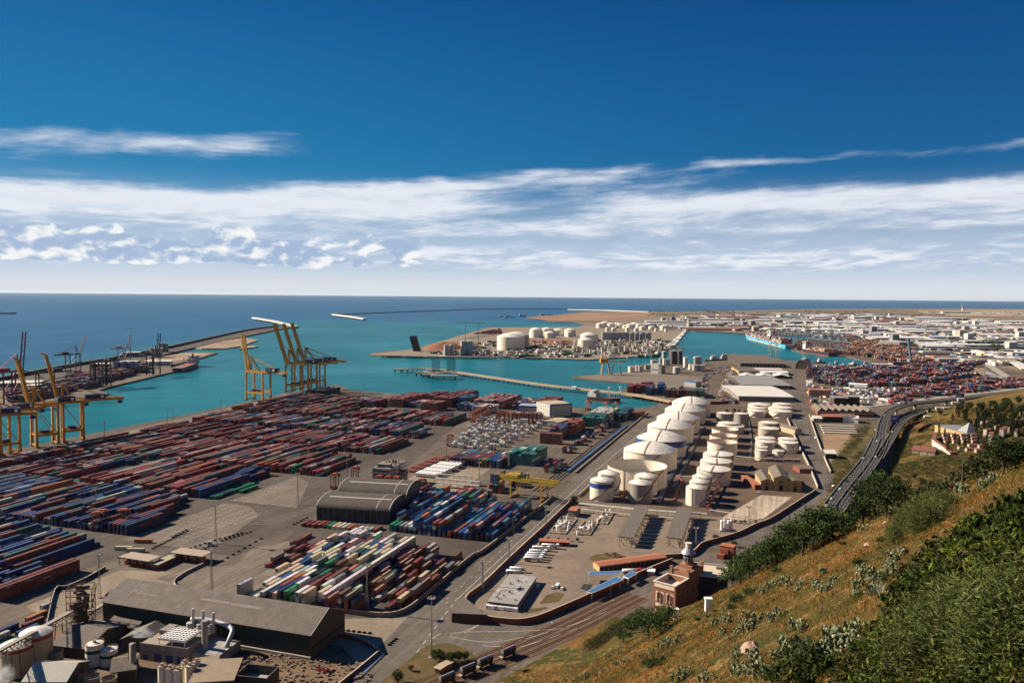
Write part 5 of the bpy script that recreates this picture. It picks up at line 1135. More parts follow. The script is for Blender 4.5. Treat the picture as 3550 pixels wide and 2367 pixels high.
canopy_quad([(2160,2022),(2178,2030),(2208,2012),(2190,2004)],4.5,'small blue canopy beyond the slanting one')
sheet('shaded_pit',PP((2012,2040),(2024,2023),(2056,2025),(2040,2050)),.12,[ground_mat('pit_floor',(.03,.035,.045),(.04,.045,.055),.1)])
def stepped(fl,fr,tl,n,h,label):
 p,rz,w = place(fl,fr);q = P(*tl);dv = q - p;r = thing('loading_canopy',label,'canopy',p,0,'loading canopies');dx = (P(*fr) - p);m = MB();st = MB();eq = MB()
 for k in range(n):
  a = dv*(k/n);b = dv*((k+.96)/n);z = h
  vs = [(a.x,a.y,z),((a+dx).x,(a+dx).y,z),((b+dx).x,(b+dx).y,z+1.3),(b.x,b.y,z+1.3)]
  m.add(vs+[(x,y,zz - .25) for x,y,zz in vs],[(0,1,2,3),(7,6,5,4),(0,4,5,1),(2,6,7,3),(1,5,6,2),(3,7,4,0)])
  for e in (.12,.88):c = a+dx*e;st.beam((c.x,c.y,0),(c.x,c.y,z),.35);c2 = b+dx*e;st.beam((c.x,c.y,z - .4),(c2.x,c2.y,z - .4),.25)
  c,c2 = a+dx*.1,a+dx*.9;st.beam((c.x,c.y,z - .5),(c2.x,c2.y,z - .5),.3)
  for _ in range(5):t = ru(.15,1.25);s_ = a+(b - a)*rnd()+dx*t;eq.cbox(s_.x,s_.y,0,ru(.3,.8),ru(.3,1),ru(1,4),rz)
  s_ = a+(b - a)*.5+dx*1.12;eq.beam((s_.x,s_.y,0),(s_.x,s_.y,4.2),.18);s2 = s_+dx*.25;eq.beam((s_.x,s_.y,4.2),(s2.x,s2.y,3.4),.12)
 m.build('roof',mat('fibre_sheet',(.17,.145,.12),.9,var=.35,vscale=.5,panel=(1.2,1.8,.06)),r);st.build('post',M_steelr,r);eq.build('loading_arm',mat('equipment_grey',(.30,.26,.22),.7,var=.4,vscale=.8),r)
stepped((2140,1893),(2195,1898),(2203,1786),9,7.5,'stepped grey loading canopy full of arms, nearer the pipe skids')
stepped((2308,1896),(2365,1902),(2350,1792),8,7.5,'stepped grey loading canopy, nearer the white vessels')
def skid(pts,label,n=26,horiz=3):
 q = PP(*pts);o = q[0].copy();r = thing('process_skid',label,'machinery',o,0,'process skids');qq = [v - o for v in q]
 m = MB();bandmesh(m,qq+[qq[0]],.4,0,.9);m.build('bund_wall',M_cap,r);m = MB();k2 = MB()
 for k in range(n):
  u,v = rnd(),rnd();c = qq[0]*(1 - u)*(1 - v)+qq[1]*u*(1 - v)+qq[2]*u*v+qq[3]*(1 - u)*v
  if k % 3 == 0:m.cyl(c.x,c.y,ru(.4,1.0),0,ru(1.5,4.5),10)
  else:k2.cbox(c.x,c.y,ru(0,1.5),ru(.4,2.2),ru(.3,.9),ru(.3,1.6),ru(0,3));k2.beam((c.x,c.y,.2),(c.x+ru(-3,3),c.y+ru(-3,3),ru(.5,3.5)),.18)
 m.build('vessel',M_white,r);k2.build('pipework',mat('pipework',(.42,.36,.28),.6,var=.4,vscale=1.2),r);h = MB()
 for k in range(horiz):c = qq[0]*.3+qq[2]*(.3+.15*k)+qq[1]*.1;h.tube([(c.x - 3,c.y,2.4),(c.x+3,c.y+1,2.4)],.9,12)
 if horiz:h.build('horizontal_tank',M_white,r,smooth=True)
skid([(1903,1848),(1960,1853),(2000,1800),(1945,1795)],'white vessels and pipe skid by the brick wall, nearest the road')
skid([(1990,1852),(2045,1856),(2075,1812),(2025,1810)],'second pipe skid with white filters and hedge',26,1)
skid([(2070,1815),(2105,1818),(2130,1775),(2095,1770)],'third pipe skid below the long rack',18,1)
r = thing('vapour_unit','cluster of tall white vessels in a small compound by the brick wall','machinery',P(2520,1840));m = MB()
for x,y in ((-4,0),(-1.5,2),(1.2,0),(3.6,1.5)):m.cyl(x,y,1.2,1,8,14);m.dome(x,y,1.2,8,.7,14,3)
m.build('vessel',M_white,r,smooth=False);m = MB();m.box(-6,6,-2.5,4,0,1);[m.beam((ru(-5,5),ru(-2,3),1),(ru(-5,5),ru(-2,3),7),.15) for _ in range(14)];m.build('skid_frame',M_gal,r)
def gshed(fl,fr,D,ye,yr,label,roofm,arch):
 r,w = base('ochre_shed',label,fl,fr,'shed','ochre brick sheds');e = ZAT(P(*fl),ye);zr = ZAT(P((fl[0]+fr[0])/2,(fl[1]+fr[1])/2),yr)
 m = MB().gable(0,D,0,w,0,e,zr,roof=False);m2 = MB().roof(-.6,D+.6,-.6,w+.6,e,zr+.1)
 for q in (m,m2):q.v = [(w - y,x,z) for x,y,z in q.v]
 m.build('wall',M_ochre,r);m2.build('roof',roofm,r)
 a = MB();c = w/2;rr = w*.2;zz = e*.62;pr = [(c+rr*math.cos(math.pi*k/8),zz+rr*math.sin(math.pi*k/8)) for k in range(9)]
 a.add([(x,-.06,z) for x,z in pr],[tuple(range(9))]);a.build('arched_window',mat('dusty_glass',(.22,.15,.08),.7),r)
 t = MB();[t.beam((pr[k][0],-.15,pr[k][1]),(pr[k+1][0],-.15,pr[k+1][1]),.35) for k in range(8)];t.beam((c - rr,-.15,zz),(c+rr,-.15,zz),.3);t.beam((0,-.1,e),(w/2,-.1,zr - .2),.5);t.beam((w,-.1,e),(w/2,-.1,zr - .2),.5);t.build('brick_trim',mat('orange_trim',(.40,.20,.08),.85),r)
 d = MB();d.box(c - w*.13,c+w*.13,-.1,0,0,e*.48);d.build('door',M_dark,r)
 n = MB();[n.add([(x,y,z+.2) for x,y,z in [(w*s0,D*t,e+(zr - e)*2*min(s0,1 - s0)),(w*s1,D*t,e+(zr - e)*2*min(s1,1 - s1)),(w*s1,D*t+.8,e+(zr - e)*2*min(s1,1 - s1)),(w*s0,D*t+.8,e+(zr - e)*2*min(s0,1 - s0))]],[(0,1,2,3)]) for t in (.15,.35,.55,.75) for s0,s1 in ((.12,.38),)];n.build('skylight',M_trim,r)
gshed((2637,1697),(2679,1699),42,1668,1660,'ochre gabled shed with grey roof, next to the brick side aisle',M_shed,1)
gshed((2681,1700),(2733,1703),50,1658,1648,'tallest ochre gabled shed in the middle of three',M_shed,1)
gshed((2735,1704),(2778,1704),42,1668,1664,'ochre gabled shed with mossy roof, nearest the shaded road',mat('mossy_sheet',(.17,.15,.075),.9,var=.4,vscale=.5),1)
shed('brick_aisle','narrow red roofed aisle on the side of the ochre sheds',(2616,1697),(2636,1697),40,1680,.5,M_tile,M_brick)
shed('corner_shed','grey roofed brick shed between ochre gables and shaded road',(2772,1640),(2822,1640),18,1625,1.5,M_shed,M_brick)
shed('narrow_hall','narrow long hall with pale arched end beside the shaded road',(2756,1508),(2780,1507),60,1490,2.5,M_shed,M_cream,axis='y')
# hillside terrain
from mathutils import noise as mn
deckA = [P(x,y,10) for x,y in [(2740,1950),(2790,1880),(2858,1805),(2933,1702),(3020,1590),(3052,1520),(3064,1460),(3088,1424),(3150,1402),(3280,1388),(3420,1373),(3640,1345)]]
deckB = [P(x,y,10) for x,y in [(3046,1588),(3085,1525),(3128,1462),(3180,1434),(3250,1415),(3340,1399),(3460,1380),(3640,1358)]]
def hx(y):
 q = deckA if y < 700 else deckA
 for a,b in zip(q,q[1:]):
  if a.y <= y <= b.y:return a.x+(b.x - a.x)*(y - a.y)/(b.y - a.y)
 return q[0].x - (q[0].y - y)*.45 if y < q[0].y else q[-1].x+(y - q[-1].y)*.8
def fb(x,y,s,o=4):return mn.fractal(Vector((x/s,y/s,3.7)),1.0,2.1,o)
def HT(x,y):
 rx = 107+4*fb(0,y,60,2)
 p = 168.4+.6*x - .5*y;o = x - rx
 k = 4.5;sp = k*math.log1p(math.exp(max(-30,min(30,o/k))))           # soft ridge
 h1 = p - 1.15*sp
 if h1 < 20 and x < 74:w_ = min(1,(74 - x)/12);h1 = h1*(1 - w_)+w_*(20*math.exp((h1 - 20)/20) - 3.0)
 far = math.hypot(x,y);amp = min(1.0,far/120)
 if h1 > 0:h1 += amp*(2.6*fb(x,y,38)+.9*fb(x,y,9,3))*min(1,h1/10)
 d = x - hx(y)
 h2 = max(0.0,d - 16)*.21;h2 = min(h2,75)+(3.0*fb(x,y,70)*min(1,max(0,d - 14)/60) if d > 14 else 0)
 if d <= 16:h2 = -2.0 if d < -26 or y > 760 else .25
 h1 = h1 if h1 > -3 else -3
 return max(h1,h2 if y > 330 else -3)
def PT(x,y,t0=15.0):
 d = ray(x,y);t = t0;prev = t
 while t < 3000:
  p = Vector((0,0,CAM_H))+d*t
  if p.z < HT(p.x,p.y):break
  prev = t;t *= 1.02
 lo,hi = prev,t
 for _ in range(18):
  mid = (lo+hi)/2;p = Vector((0,0,CAM_H))+d*mid
  if p.z < HT(p.x,p.y):hi = mid
  else:lo = mid
 p = Vector((0,0,CAM_H))+d*hi;return Vector((p.x,p.y,HT(p.x,p.y)))
xs = [-160+4*i for i in range(20)]+[-80+2.5*i for i in range(100)]+[170+8*i for i in range(110)]+[1050+60*i for i in range(30)]
ys = [-40+4*i for i in range(10)]+[0+2.5*i for i in range(180)]+[450+8*i for i in range(140)]+[1570+60*i for i in range(12)]
hm = [[HT(x,y) for x in xs] for y in ys]
mb = MB();idx = {}
for j in range(len(ys) - 1):
 for i in range(len(xs) - 1):
  c = [(i,j),(i+1,j),(i+1,j+1),(i,j+1)]
  if max(hm[b][a] for a,b in c) < -1.2:continue
  f = []
  for a,b in c:
   if (a,b) not in idx:idx[(a,b)] = len(mb.v);mb.v.append((xs[a],ys[b],hm[b][a]))
   f.append(idx[(a,b)])
  mb.f.append(tuple(f));mb.c.append((1,1,1));mb.mi.append(0)
def hill_mat():
 m = bpy.data.materials.new('hillside_earth');m.use_nodes = True;n = NT(m.node_tree);b = n.n['Principled BSDF']
 pos = n.new('ShaderNodeNewGeometry').outputs['Position']
 a = n.noise(pos,.03,7.0,.62,.5);c2 = n.noise(pos,.25,6.0,.7);c3 = n.noise(pos,2.2,4.0,.7)
 c = n.mix(n.ss(a,.36,.58),(.15,.080,.022),(.05,.05,.012));c = n.mix(n.ss(c2,.5,.66),c,(.21,.125,.045));c = n.mix(n.ss(c2,.30,.42,.8,0.0),c,(.028,.028,.009))
 c = n.mix(1.0,c,n.ramp(c3,[(.3,.55),(.7,1.4)]),'MULTIPLY')
 n.l.new(c,b.inputs['Base Color']);b.inputs['Roughness'].default_value = .95;b.inputs['Specular IOR Level'].default_value = .1
 bp = n.new('ShaderNodeBump');bp.inputs['Strength'].default_value = .9;bp.inputs['Distance'].default_value = .8;n.l.new(n.noise(pos,.9,8.0,.75),bp.inputs['Height']);n.l.new(bp.outputs[0],b.inputs['Normal'])
 return m
ho = tag(mb.build('hillside',[hill_mat()],smooth=True),None,None,kind='structure')
# leaves
NR = np.random.RandomState(5)
def leafmesh(name,cen,size,cols,mat_,aspect=.5,upw=.0,lean=None):
 n = len(cen);d = NR.normal(size=(n,3))
 if lean is not None:d = d*.35+lean
 d /= np.linalg.norm(d,axis=1)[:,None];e = NR.normal(size=(n,3));e[:,2] *= (1 - upw);d[:,2] *= (1 - upw) if lean is None else 1
 d /= np.linalg.norm(d,axis=1)[:,None];e -= d*(e*d).sum(1)[:,None];e /= np.linalg.norm(e,axis=1)[:,None]+1e-9
 s = np.asarray(size).reshape(-1,1);A = d*s;B = e*s*aspect
 v = np.stack([cen - A,cen - B*.9,cen+A,cen+B*.9],1).reshape(-1,3)
 me = bpy.data.meshes.new(name);me.vertices.add(4*n);me.vertices.foreach_set('co',v.astype(np.float32).ravel())
 me.loops.add(4*n);me.loops.foreach_set('vertex_index',np.arange(4*n,dtype=np.int32));me.polygons.add(n);me.polygons.foreach_set('loop_start',np.arange(0,4*n,4,dtype=np.int32))
 try:me.polygons.foreach_set('loop_total',np.full(n,4,dtype=np.int32))
 except Exception:pass
 ca = me.color_attributes.new('Col','FLOAT_COLOR','CORNER');c = np.concatenate([np.repeat(cols*.82,4,axis=0),np.ones((4*n,1))],1);ca.data.foreach_set('color',c.astype(np.float32).ravel())
 me.materials.append(mat_);me.update(calc_edges=True);me.validate();return me
def leaf_mat(name,rough=.6,trans=.25,spec=.35):
 m = bpy.data.materials.new(name);m.use_nodes = True;n = NT(m.node_tree);b = n.n['Principled BSDF']
 at = n.new('ShaderNodeVertexColor');at.layer_name = 'Col';n.l.new(at.outputs[0],b.inputs['Base Color']);b.inputs['Roughness'].default_value = rough;b.inputs['Specular IOR Level'].default_value = spec
 t = n.new('ShaderNodeBsdfTranslucent');n.l.new(at.outputs[0],t.inputs[0]);mx = n.new('ShaderNodeMixShader');mx.inputs[0].default_value = trans
 n.l.new(b.outputs[0],mx.inputs[1]);n.l.new(t.outputs[0],mx.inputs[2]);n.l.new(mx.outputs[0],n.n['Material Output'].inputs[0]);return m
M_leaf = leaf_mat('leaf',.7,.25,.15);M_needle = leaf_mat('needle',.75,.12,.2);M_grassb = leaf_mat('grass_blade',.8,.3,.2);M_bark = mat('bark',(.09,.06,.04),.95,var=.4,vscale=1.5)
def colmix(n,a,b,k=.25):
 t = NR.rand(n,1);c = np.array(a)*(1 - t)+np.array(b)*t;return np.clip(c*(1+NR.uniform(-k,k,(n,1))),0,1)
def clumps(nc,rad,shape,per,spread,seed=None):
 c = []
 while len(c) < nc:
  p = NR.uniform(-1,1,3);r = np.linalg.norm(p)
  if r > 1 or r < .35:continue
  c.append(p)
 c = np.array(c)*np.array(rad)*NR.uniform(.8,1.12,(nc,1))
 if shape == 'flat':c[:,2] = np.abs(c[:,2])*.9 - .1*rad[2]
 q = np.repeat(c,per,axis=0)+NR.normal(size=(nc*per,3))*spread;k = NR.uniform(.55,1.35,(nc,1));k *= np.clip(.55+.6*(c[:,2:3]/rad[2]),.5,1.2) if False else 1;return q,np.repeat(k,per,axis=0)
TM = {}
def tree_mesh(kind,k):
 if (kind,k) in TM:return TM[(kind,k)]
 if kind == 'pine':                                 # spreading umbrella pine, 9 m
  q,b = clumps(64,(4.9,4.9,3.4),'flat',44,(.6,.6,.45));q[:,2] += 3.9;cr = leafmesh('crown',q,NR.uniform(.14,.34,len(q)),colmix(len(q),(.022,.050,.010),(.070,.105,.018))*b,M_needle,.5)
  t = MB();t.tube([(0,0,-.8),(.2,.1,2),(.5,-.1,4.6)],[.30,.24,.16],8)
  for a in range(6):t.tube([(.3,0,2.4+a*.2),(math.cos(a*1.1)*1.6,math.sin(a*1.1)*1.6,4),(math.cos(a*1.1)*3.0,math.sin(a*1.1)*3.0,5)],[.14,.09,.04],5)
 elif kind == 'round':                              # broad evergreen, 8 m
  q,b = clumps(60,(3.6,3.6,3.1),'ball',42,(.5,.5,.45));q[:,2] += 4.6;cr = leafmesh('crown',q,NR.uniform(.15,.34,len(q)),colmix(len(q),(.016,.034,.010),(.055,.075,.018))*b,M_leaf,.6)
  t = MB();t.tube([(0,0,-.8),(0,.2,2),(.1,0,4.5)],[.35,.25,.15],8);[t.tube([(0,0,2.2),(math.cos(a)*2,math.sin(a)*2,4.8)],[.15,.06],5) for a in (0,1.3,2.6,3.9,5.2)]
 elif kind == 'cypress':
  n = 900;z = NR.rand(n) ** .8;rr = 1.15*np.sin(np.pi*(z*.9+.08)) ** .6*NR.uniform(.6,1.05,n);a = NR.rand(n)*6.283
  q = np.stack([rr*np.cos(a),rr*np.sin(a),z*11+.4],1);cr = leafmesh('crown',q,NR.uniform(.2,.45,n),colmix(n,(.010,.020,.008),(.030,.045,.014)),M_leaf,.5)
  t = MB();t.tube([(0,0,-.8),(0,0,4)],[.22,.1],6)
 elif kind == 'palm':
  q = [];nrm = []
  for f in range(22):
   a = f*2.4;L = 3.2
   for s in range(22):u = s/21;q.append([math.cos(a)*L*u,math.sin(a)*L*u,2.6+1.6*u - 2.9*u*u])
  q = np.array(q)+NR.normal(size=(len(q),3))*.12;cr = leafmesh('crown',q,NR.uniform(.2,.4,len(q)),colmix(len(q),(.03,.05,.012),(.08,.10,.03)),M_leaf,.3)
  t = MB();t.tube([(0,0,-.3),(0,0,2.7)],[.4,.5],8)
 elif kind == 'bush':                               # hillside scrub, radius 1
  q,b = clumps(26,(1.0,1.0,.75),'flat',40,(.17,.17,.15));q[:,2] += .25;cr = leafmesh('foliage',q,NR.uniform(.05,.13,len(q)),colmix(len(q),(.020,.036,.010),(.075,.095,.022))*b,M_leaf,.55);t = MB();t.tube([(0,0,-.5),(0,0,.5)],[.08,.04],5)
 elif kind == 'bigleaf':                            # fig-like shrub with broad leaves in rosettes, radius 3
  q,b = clumps(150,(3.0,3.0,2.3),'flat',8,(.20,.20,.10));q[:,2] += .2
  cr = leafmesh('foliage',q,NR.uniform(.22,.46,len(q)),colmix(len(q),*[((.010,.024,.004),(.085,.115,.014)),((.016,.034,.004),(.145,.165,.016)),((.022,.028,.006),(.13,.12,.022))][k],.4)*b,M_leaf,.5,.15);t = MB()
  for a in range(7):t.tube([(0,0,-1),(math.cos(a)*1.2,math.sin(a)*1.2,1.0),(math.cos(a)*2.2,math.sin(a)*2.2,1.7)],[.12,.07,.04],5)
 elif kind == 'cane':                               # giant reed clump, 4.5 m tall
  P_,S_,C_,Ln = [],[],[],[]
  for _ in range(120):
   bx_,by_ = NR.normal(size=2)*1.1;lx,ly = NR.normal(size=2)*.18;H = NR.uniform(3,4.8)
   for s in range(16):
    z = H*(s+1)/16;a = NR.rand()*6.28;P_.append([bx_+lx*z+math.cos(a)*.25,by_+ly*z+math.sin(a)*.25,z]);S_.append(NR.uniform(.22,.42));Ln.append([math.cos(a),math.sin(a),.5])
  q = np.array(P_);cr = leafmesh('foliage',q,np.array(S_),colmix(len(q),(.045,.075,.014),(.14,.15,.040)),M_leaf,.16,lean=np.array(Ln));t = MB()
  for _ in range(30):a,r = rnd()*6.28,rnd()*1.5;t.beam((math.cos(a)*r,math.sin(a)*r,-.5),(math.cos(a)*r*1.4,math.sin(a)*r*1.4,3.4),.05)
 tm = bpy.data.meshes.new('trunk' if kind in ('pine','round','cypress','palm') else 'stems');tm.from_pydata(t.v,[],t.f);tm.materials.append(M_bark)
 TM[(kind,k)] = (cr,tm);return TM[(kind,k)]
def plant(kind,p,s,label,cat='tree',group=None,name=None,nv=3,sz=None,sink=0.0):
 r = thing(name or {'pine':'pine_tree','round':'evergreen_tree','cypress':'cypress_tree','palm':'palm_tree','bush':'shrub','bigleaf':'broadleaf_shrub','cane':'reed_clump'}[kind],label,cat,(p[0],p[1],p[2] - sink),ru(0,6.28),group)
 r.scale = (s*ru(.9,1.1),s*ru(.9,1.1),sz or s)
 for me in tree_mesh(kind,random.randrange(nv)):o = bpy.data.objects.new(me.name.split('.')[0],me);S.collection.objects.link(o);o.parent = r
 return r
for i,(x,y,s,w) in enumerate([(2540,2035,1.1,'lowest of the dark row above the slope'),(2566,2026,1.3,'second up the dark row'),(2598,2008,1.25,'third up the dark row'),(2630,1990,1.35,'fourth up the dark row'),(2662,1975,1.25,'fifth up the dark row'),(2695,1960,1.4,'sixth up the dark row'),(2725,1945,1.35,'seventh up the dark row'),
      (2752,1933,1.45,'eighth up the dark row'),(2780,1922,1.5,'tallest end of the dark row beside a wooden pole')]):
 plant('pine',PT(x,y),s,'umbrella pine, '+w,group='pines along the slope edge')
for x,y,s,w in [(2850,1892,1.5,'standing clear beside the highway end'),(2885,1878,1.2,'twin of the clear standing one by the highway'),(2250,2215,1.35,'big one with pale twin trunks below the brick tower house'),(2190,2190,1.2,'spreading left half of the grove below the tower house'),(2305,2180,1.1,'right edge of the grove below the tower house'),(2160,2225,.9,'small one on the rail side of the grove'),(2225,2160,1.0,'rear of the grove at the foot of the tower house')]:
 plant('pine',PT(x,y),s,'umbrella pine, '+w,group='pines on the slope')
for x,y,s,w in [(3015,1800,1.3,'dark clump under the viaduct, nearest the road sign'),(3050,1790,1.5,'dark clump under the viaduct, highest crown'),(3085,1795,1.3,'dark clump under the viaduct, far side'),(3030,1745,1.2,'behind the viaduct clump'),(3110,1670,.9,'lone round tree on the scrub flat'),(2990,1820,1.1,'low one at the viaduct pier'),
      (3170,1660,.7,'small one on the scrub flat'),(3200,1680,.8,'second small one on the scrub flat'),(3480,1640,.9,'near the pale rock outcrop'),(3080,1560,1.1,'between viaduct and cemetery wall'),(3110,1540,1.2,'beside the cemetery wall'),(3095,1500,1.3,'in the fork between the carriageways'),(3120,1480,1.2,'upper tree in the fork'),(3060,1470,.9,'small tree in the fork'),
      (3170,1445,1.0,'on the slip road verge'),(3220,1430,1.0,'second on the slip road verge'),(3260,1440,1.1,'third on the slip road verge'),(3330,1425,1.3,'on the brown bank above the road signs'),(3360,1420,1.5,'largest on the bank above the road signs'),(3400,1425,1.4,'third on the bank above the road signs'),(3440,1410,1.3,'at the top of the bank'),(3490,1405,1.5,'near the frame edge above the cemetery'),(3530,1400,1.4,'at the frame edge above the cemetery')]+[(3395+(k*37) % 155,1415+(k*23) % 85,1.1+(k % 4)*.15,f'in the cemetery wood, {od(k + 1)} of the dark crowns') for k in range(26)]:
 plant('round',PT(x,y),s,'dark evergreen, '+w,group='evergreens beyond the slope')
for x,y,s,w in [(1513,2290,.8,'largest of the island grove, beside the tall pole'),(1535,2293,.7,'second of the island grove'),(1562,2300,.75,'third of the island grove'),(1590,2292,.7,'fourth of the island grove'),(1612,2288,.6,'last of the island grove by the kerb'),(1378,2368,.8,'bright green bush tree at the bottom edge of the island')]:
 plant('round',P(x,y),s,'dark clipped tree, '+w,group='trees on the grass island')
for x,y,s,w in [(1990,1745,.95,'dark tree at the corner of the small cream tank'),(1901,1870,.32,'first round shrub behind the red roofed house'),(1937,1873,.32,'second round shrub behind the red roofed house'),(1970,1875,.32,'third round shrub behind the red roofed house'),(2001,1877,.4,'fourth round shrub behind the red roofed house'),(2480,1873,.62,'round dark tree against the bend of the brick wall'),(2546,1895,.6,'round brown tree at the lower road'),
      (2528,1809,.35,'small tree beside the white vessels'),(2548,1812,.35,'second small tree beside the white vessels'),(2570,1815,.35,'third small tree beside the white vessels'),(2582,1812,.35,'small cypress like tree at the compound'),(2607,1625,.5,'bush between the grey pipes and ochre sheds'),(2672,1450,.6,'dark bush between white tanks'),(2520,1432,.8,'first of the dark bushes behind streaked tanks'),(2545,1430,.9,'second of the dark bushes behind streaked tanks'),
      (2563,1432,.8,'third of the dark bushes behind streaked tanks'),(2583,1434,.7,'last of the dark bushes behind streaked tanks'),(2828,1408,1.7,'big dark tree before the orange flats'),(2850,1412,1.0,'lower tree beside the big dark one'),(1425,2325,.4,'sparse little tree on the brown grass')]:
 plant('round',P(x,y),s,'evergreen tree, '+w,group='trees in the depot and tank farm')
plant('palm',P(2132,1930),1.0,'palm tree on the oval lawn');plant('palm',P(2103,1925),.6,'small dry palm on the oval lawn');plant('palm',P(2176,1940),.6,'slim palm beside the orange roof')
# ground cover on the slope
def scatter(n,x0,x1,y0,y1,f=None,ymax=420):
 out = []
 while len(out) < n:
  d = ru(0,1) ** .8*360+14;t = ru(-.16,.70);x,y = d*t,d
  if x > 112+ru(0,8) or HT(x,y) < .3:continue
  if f is None or f(x,y):out.append((x,y,HT(x,y)))
 return out
def dens(x,y,s=14,o=0):return mn.fractal(Vector((x/s+o,y/s,9.1)),1.0,2.0,4)
pts = scatter(30000,0,0,0,0);per = 6
c = np.repeat(np.array(pts),per,axis=0)+NR.normal(size=(len(pts)*per,3))*np.array([.3,.3,.0]);n = len(c)
d = np.sqrt((c[:,0] ** 2+c[:,1] ** 2));sz = np.clip(NR.uniform(.16,.42,n)*(d/90) ** .35,.12,.8);c[:,2] += sz*.6
g = np.array([dens(p[0],p[1]) for p in pts]);g = np.repeat(g,per);mixc = np.clip(g*1.6+.45+NR.normal(size=n)*.2,0,1)[:,None]
col = colmix(n,(.25,.145,.045),(.15,.085,.030))*(1 - mixc)+colmix(n,(.075,.080,.018),(.13,.125,.035))*mixc
ln = NR.normal(size=(n,3))*.5;ln[:,2] = 1.2;col = col*np.array([1.65,1.2,.85])
me = leafmesh('dry_grass',c,sz,col,M_grassb,.13,lean=ln);o = bpy.data.objects.new('dry_grass',me);S.collection.objects.link(o);tag(o,'golden dry grass mixed with green tufts covering the slope','grass',kind='stuff')
pts = [p for p in scatter(5200,0,0,0,0) if dens(p[0],p[1],17,4) > .02]
cc = np.repeat(np.array(pts),34,axis=0);n = len(cc);dd = np.sqrt(cc[:,0] ** 2+cc[:,1] ** 2)[:,None];cc = cc+NR.normal(size=(n,3))*np.array([.55,.55,.22])*np.clip(dd/120,.5,1.6);cc[:,2] += .3
col = colmix(n,(.030,.045,.012),(.10,.105,.026))*np.repeat(NR.uniform(.6,1.3,(len(pts),1)),34,axis=0)
me = leafmesh('low_scrub',cc,NR.uniform(.06,.15,n)*np.clip(dd[:,0]/110,.7,1.8),col,M_leaf,.5);o = bpy.data.objects.new('low_scrub',me);S.collection.objects.link(o);tag(o,'low green scrub spread through the dry grass of the slope','undergrowth',kind='stuff')
pts = []
while len(pts) < 5200:
 x,y = ru(3000,3560),ru(1400,1790)
 if y > 1740 - (x - 3219)*.45+60:continue
 p = PT(x,y,150)
 if p.x - hx(p.y) > 20 and p.z > .5 and dens(p.x,p.y,40,2) > -.12:pts.append(p)
cc = np.repeat(np.array([tuple(p) for p in pts]),26,axis=0);n = len(cc);cc = cc+NR.normal(size=(n,3))*np.array([1.6,1.6,.6]);cc[:,2] += .9
col = colmix(n,(.022,.034,.010),(.085,.080,.026))*np.repeat(NR.uniform(.6,1.35,(len(pts),1)),26,axis=0)
me = leafmesh('far_scrub',cc,NR.uniform(.2,.55,n),col,M_leaf,.6);o = bpy.data.objects.new('far_scrub',me);S.collection.objects.link(o);tag(o,'olive scrub covering the flat beyond the ridge','undergrowth',kind='stuff')
pts = []
for (x0_,y0_),(x1_,y1_),k in [((2040,2265),(2240,2120),260),((2880,1700),(3000,1560),200),((2890,1640),(2990,1480),200),((3050,1500),(3120,1440),120),((2940,1560),(3010,1460),150),((3140,1430),(3400,1385),260)]:
 for _ in range(k):t = rnd();p = P(x0_+(x1_ - x0_)*t+ru(-22,22),y0_+(y1_ - y0_)*t+ru(-12,12));p.z = max(.2,HT(p.x,p.y));pts.append(tuple(p))
cc = np.repeat(np.array(pts),60,axis=0);n = len(cc);cc = cc+NR.normal(size=(n,3))*np.array([1.7,1.7,.5]);cc[:,2] += .7
me = leafmesh('verge_growth',cc,NR.uniform(.15,.4,n),colmix(n,(.035,.042,.012),(.12,.10,.03))*np.repeat(NR.uniform(.6,1.3,(len(pts),1)),60,axis=0),M_leaf,.6);o = bpy.data.objects.new('verge_growth',me);S.collection.objects.link(o);tag(o,'rough green growth along the verges of road and railway','undergrowth',kind='stuff')
# big broadleaf shrubs, lower right
SH = []
EX = [(1700,3700),(1775,3580),(1850,3400),(1930,3270),(2030,3165),(2120,3140),(2230,3010),(2367,2950),(2500,2920)]
def edge_x(y):
 for (a,u),(b,v) in zip(EX,EX[1:]):
  if y <= b:return u+(v - u)*max(0,(y - a))/(b - a)
 return 2900          # left limit of the thicket
y = 2440
while y > 1760:
 x = edge_x(y)+ru(0,30);st = 62
 while x < 3640:
  if rnd() < .96:SH.append((x+ru(-16,18),y+ru(-14,14)))
  x += st*ru(.8,1.2)
 y -= 34
SH += [(2790,2360),(2835,2340),(2880,2330),(2860,2290),(2820,2300)]
WH = ['beside the prickly pears','in the deep shade','with bright sunlit leaves','at the lower edge','in the middle of the thicket','near the dry canes','on the upper side','above the golden grass','with yellowing leaves','leaning over the slope']
def rel(x,y):
 c = 'bottom' if y > 2200 else ('middle' if y > 1950 else 'top');e = 'grass edge' if x - edge_x(y) < 120 else ('frame edge' if x > 3400 else 'heart')
 return f'{c} of the thicket, at its {e}'
cnt = {}
for x,y in SH:
 p = PT(x,y,18);dd = math.hypot(p.x,p.y)
 if dd > 180:continue
 szz = ru(.7,1.5)
 s = max(.55,dd/62)*ru(.85,1.25);k = rel(x,y);cnt[k] = cnt.get(k,0)+1
 plant('bigleaf',p,s*.52,f'broad leaved dark green shrub, {od(cnt[k])} upwards, {k}','shrub','broad leaved shrubs of the thicket',sink=.1,sz=s*.52*szz)
for x,y,s in [(3120,1850,.8),(3140,1835,.85),(3165,1820,.9),(3190,1808,.95),(3215,1795,.95),(3240,1785,.9),(3265,1775,.85),(3175,1850,.7),(3220,1830,.8),(3255,1810,.75),(3100,1880,.6),(3290,1765,.7)]:
 plant('cane',PT(x,y),s,f'bright green cane clump on the ridge, {od(int((x - 3080) / 18) + 1)} from the lower end, {["upper", "lower"][int(y > 1828 + (x - 3175) * -.6)]} line','reeds','giant canes on the ridge')
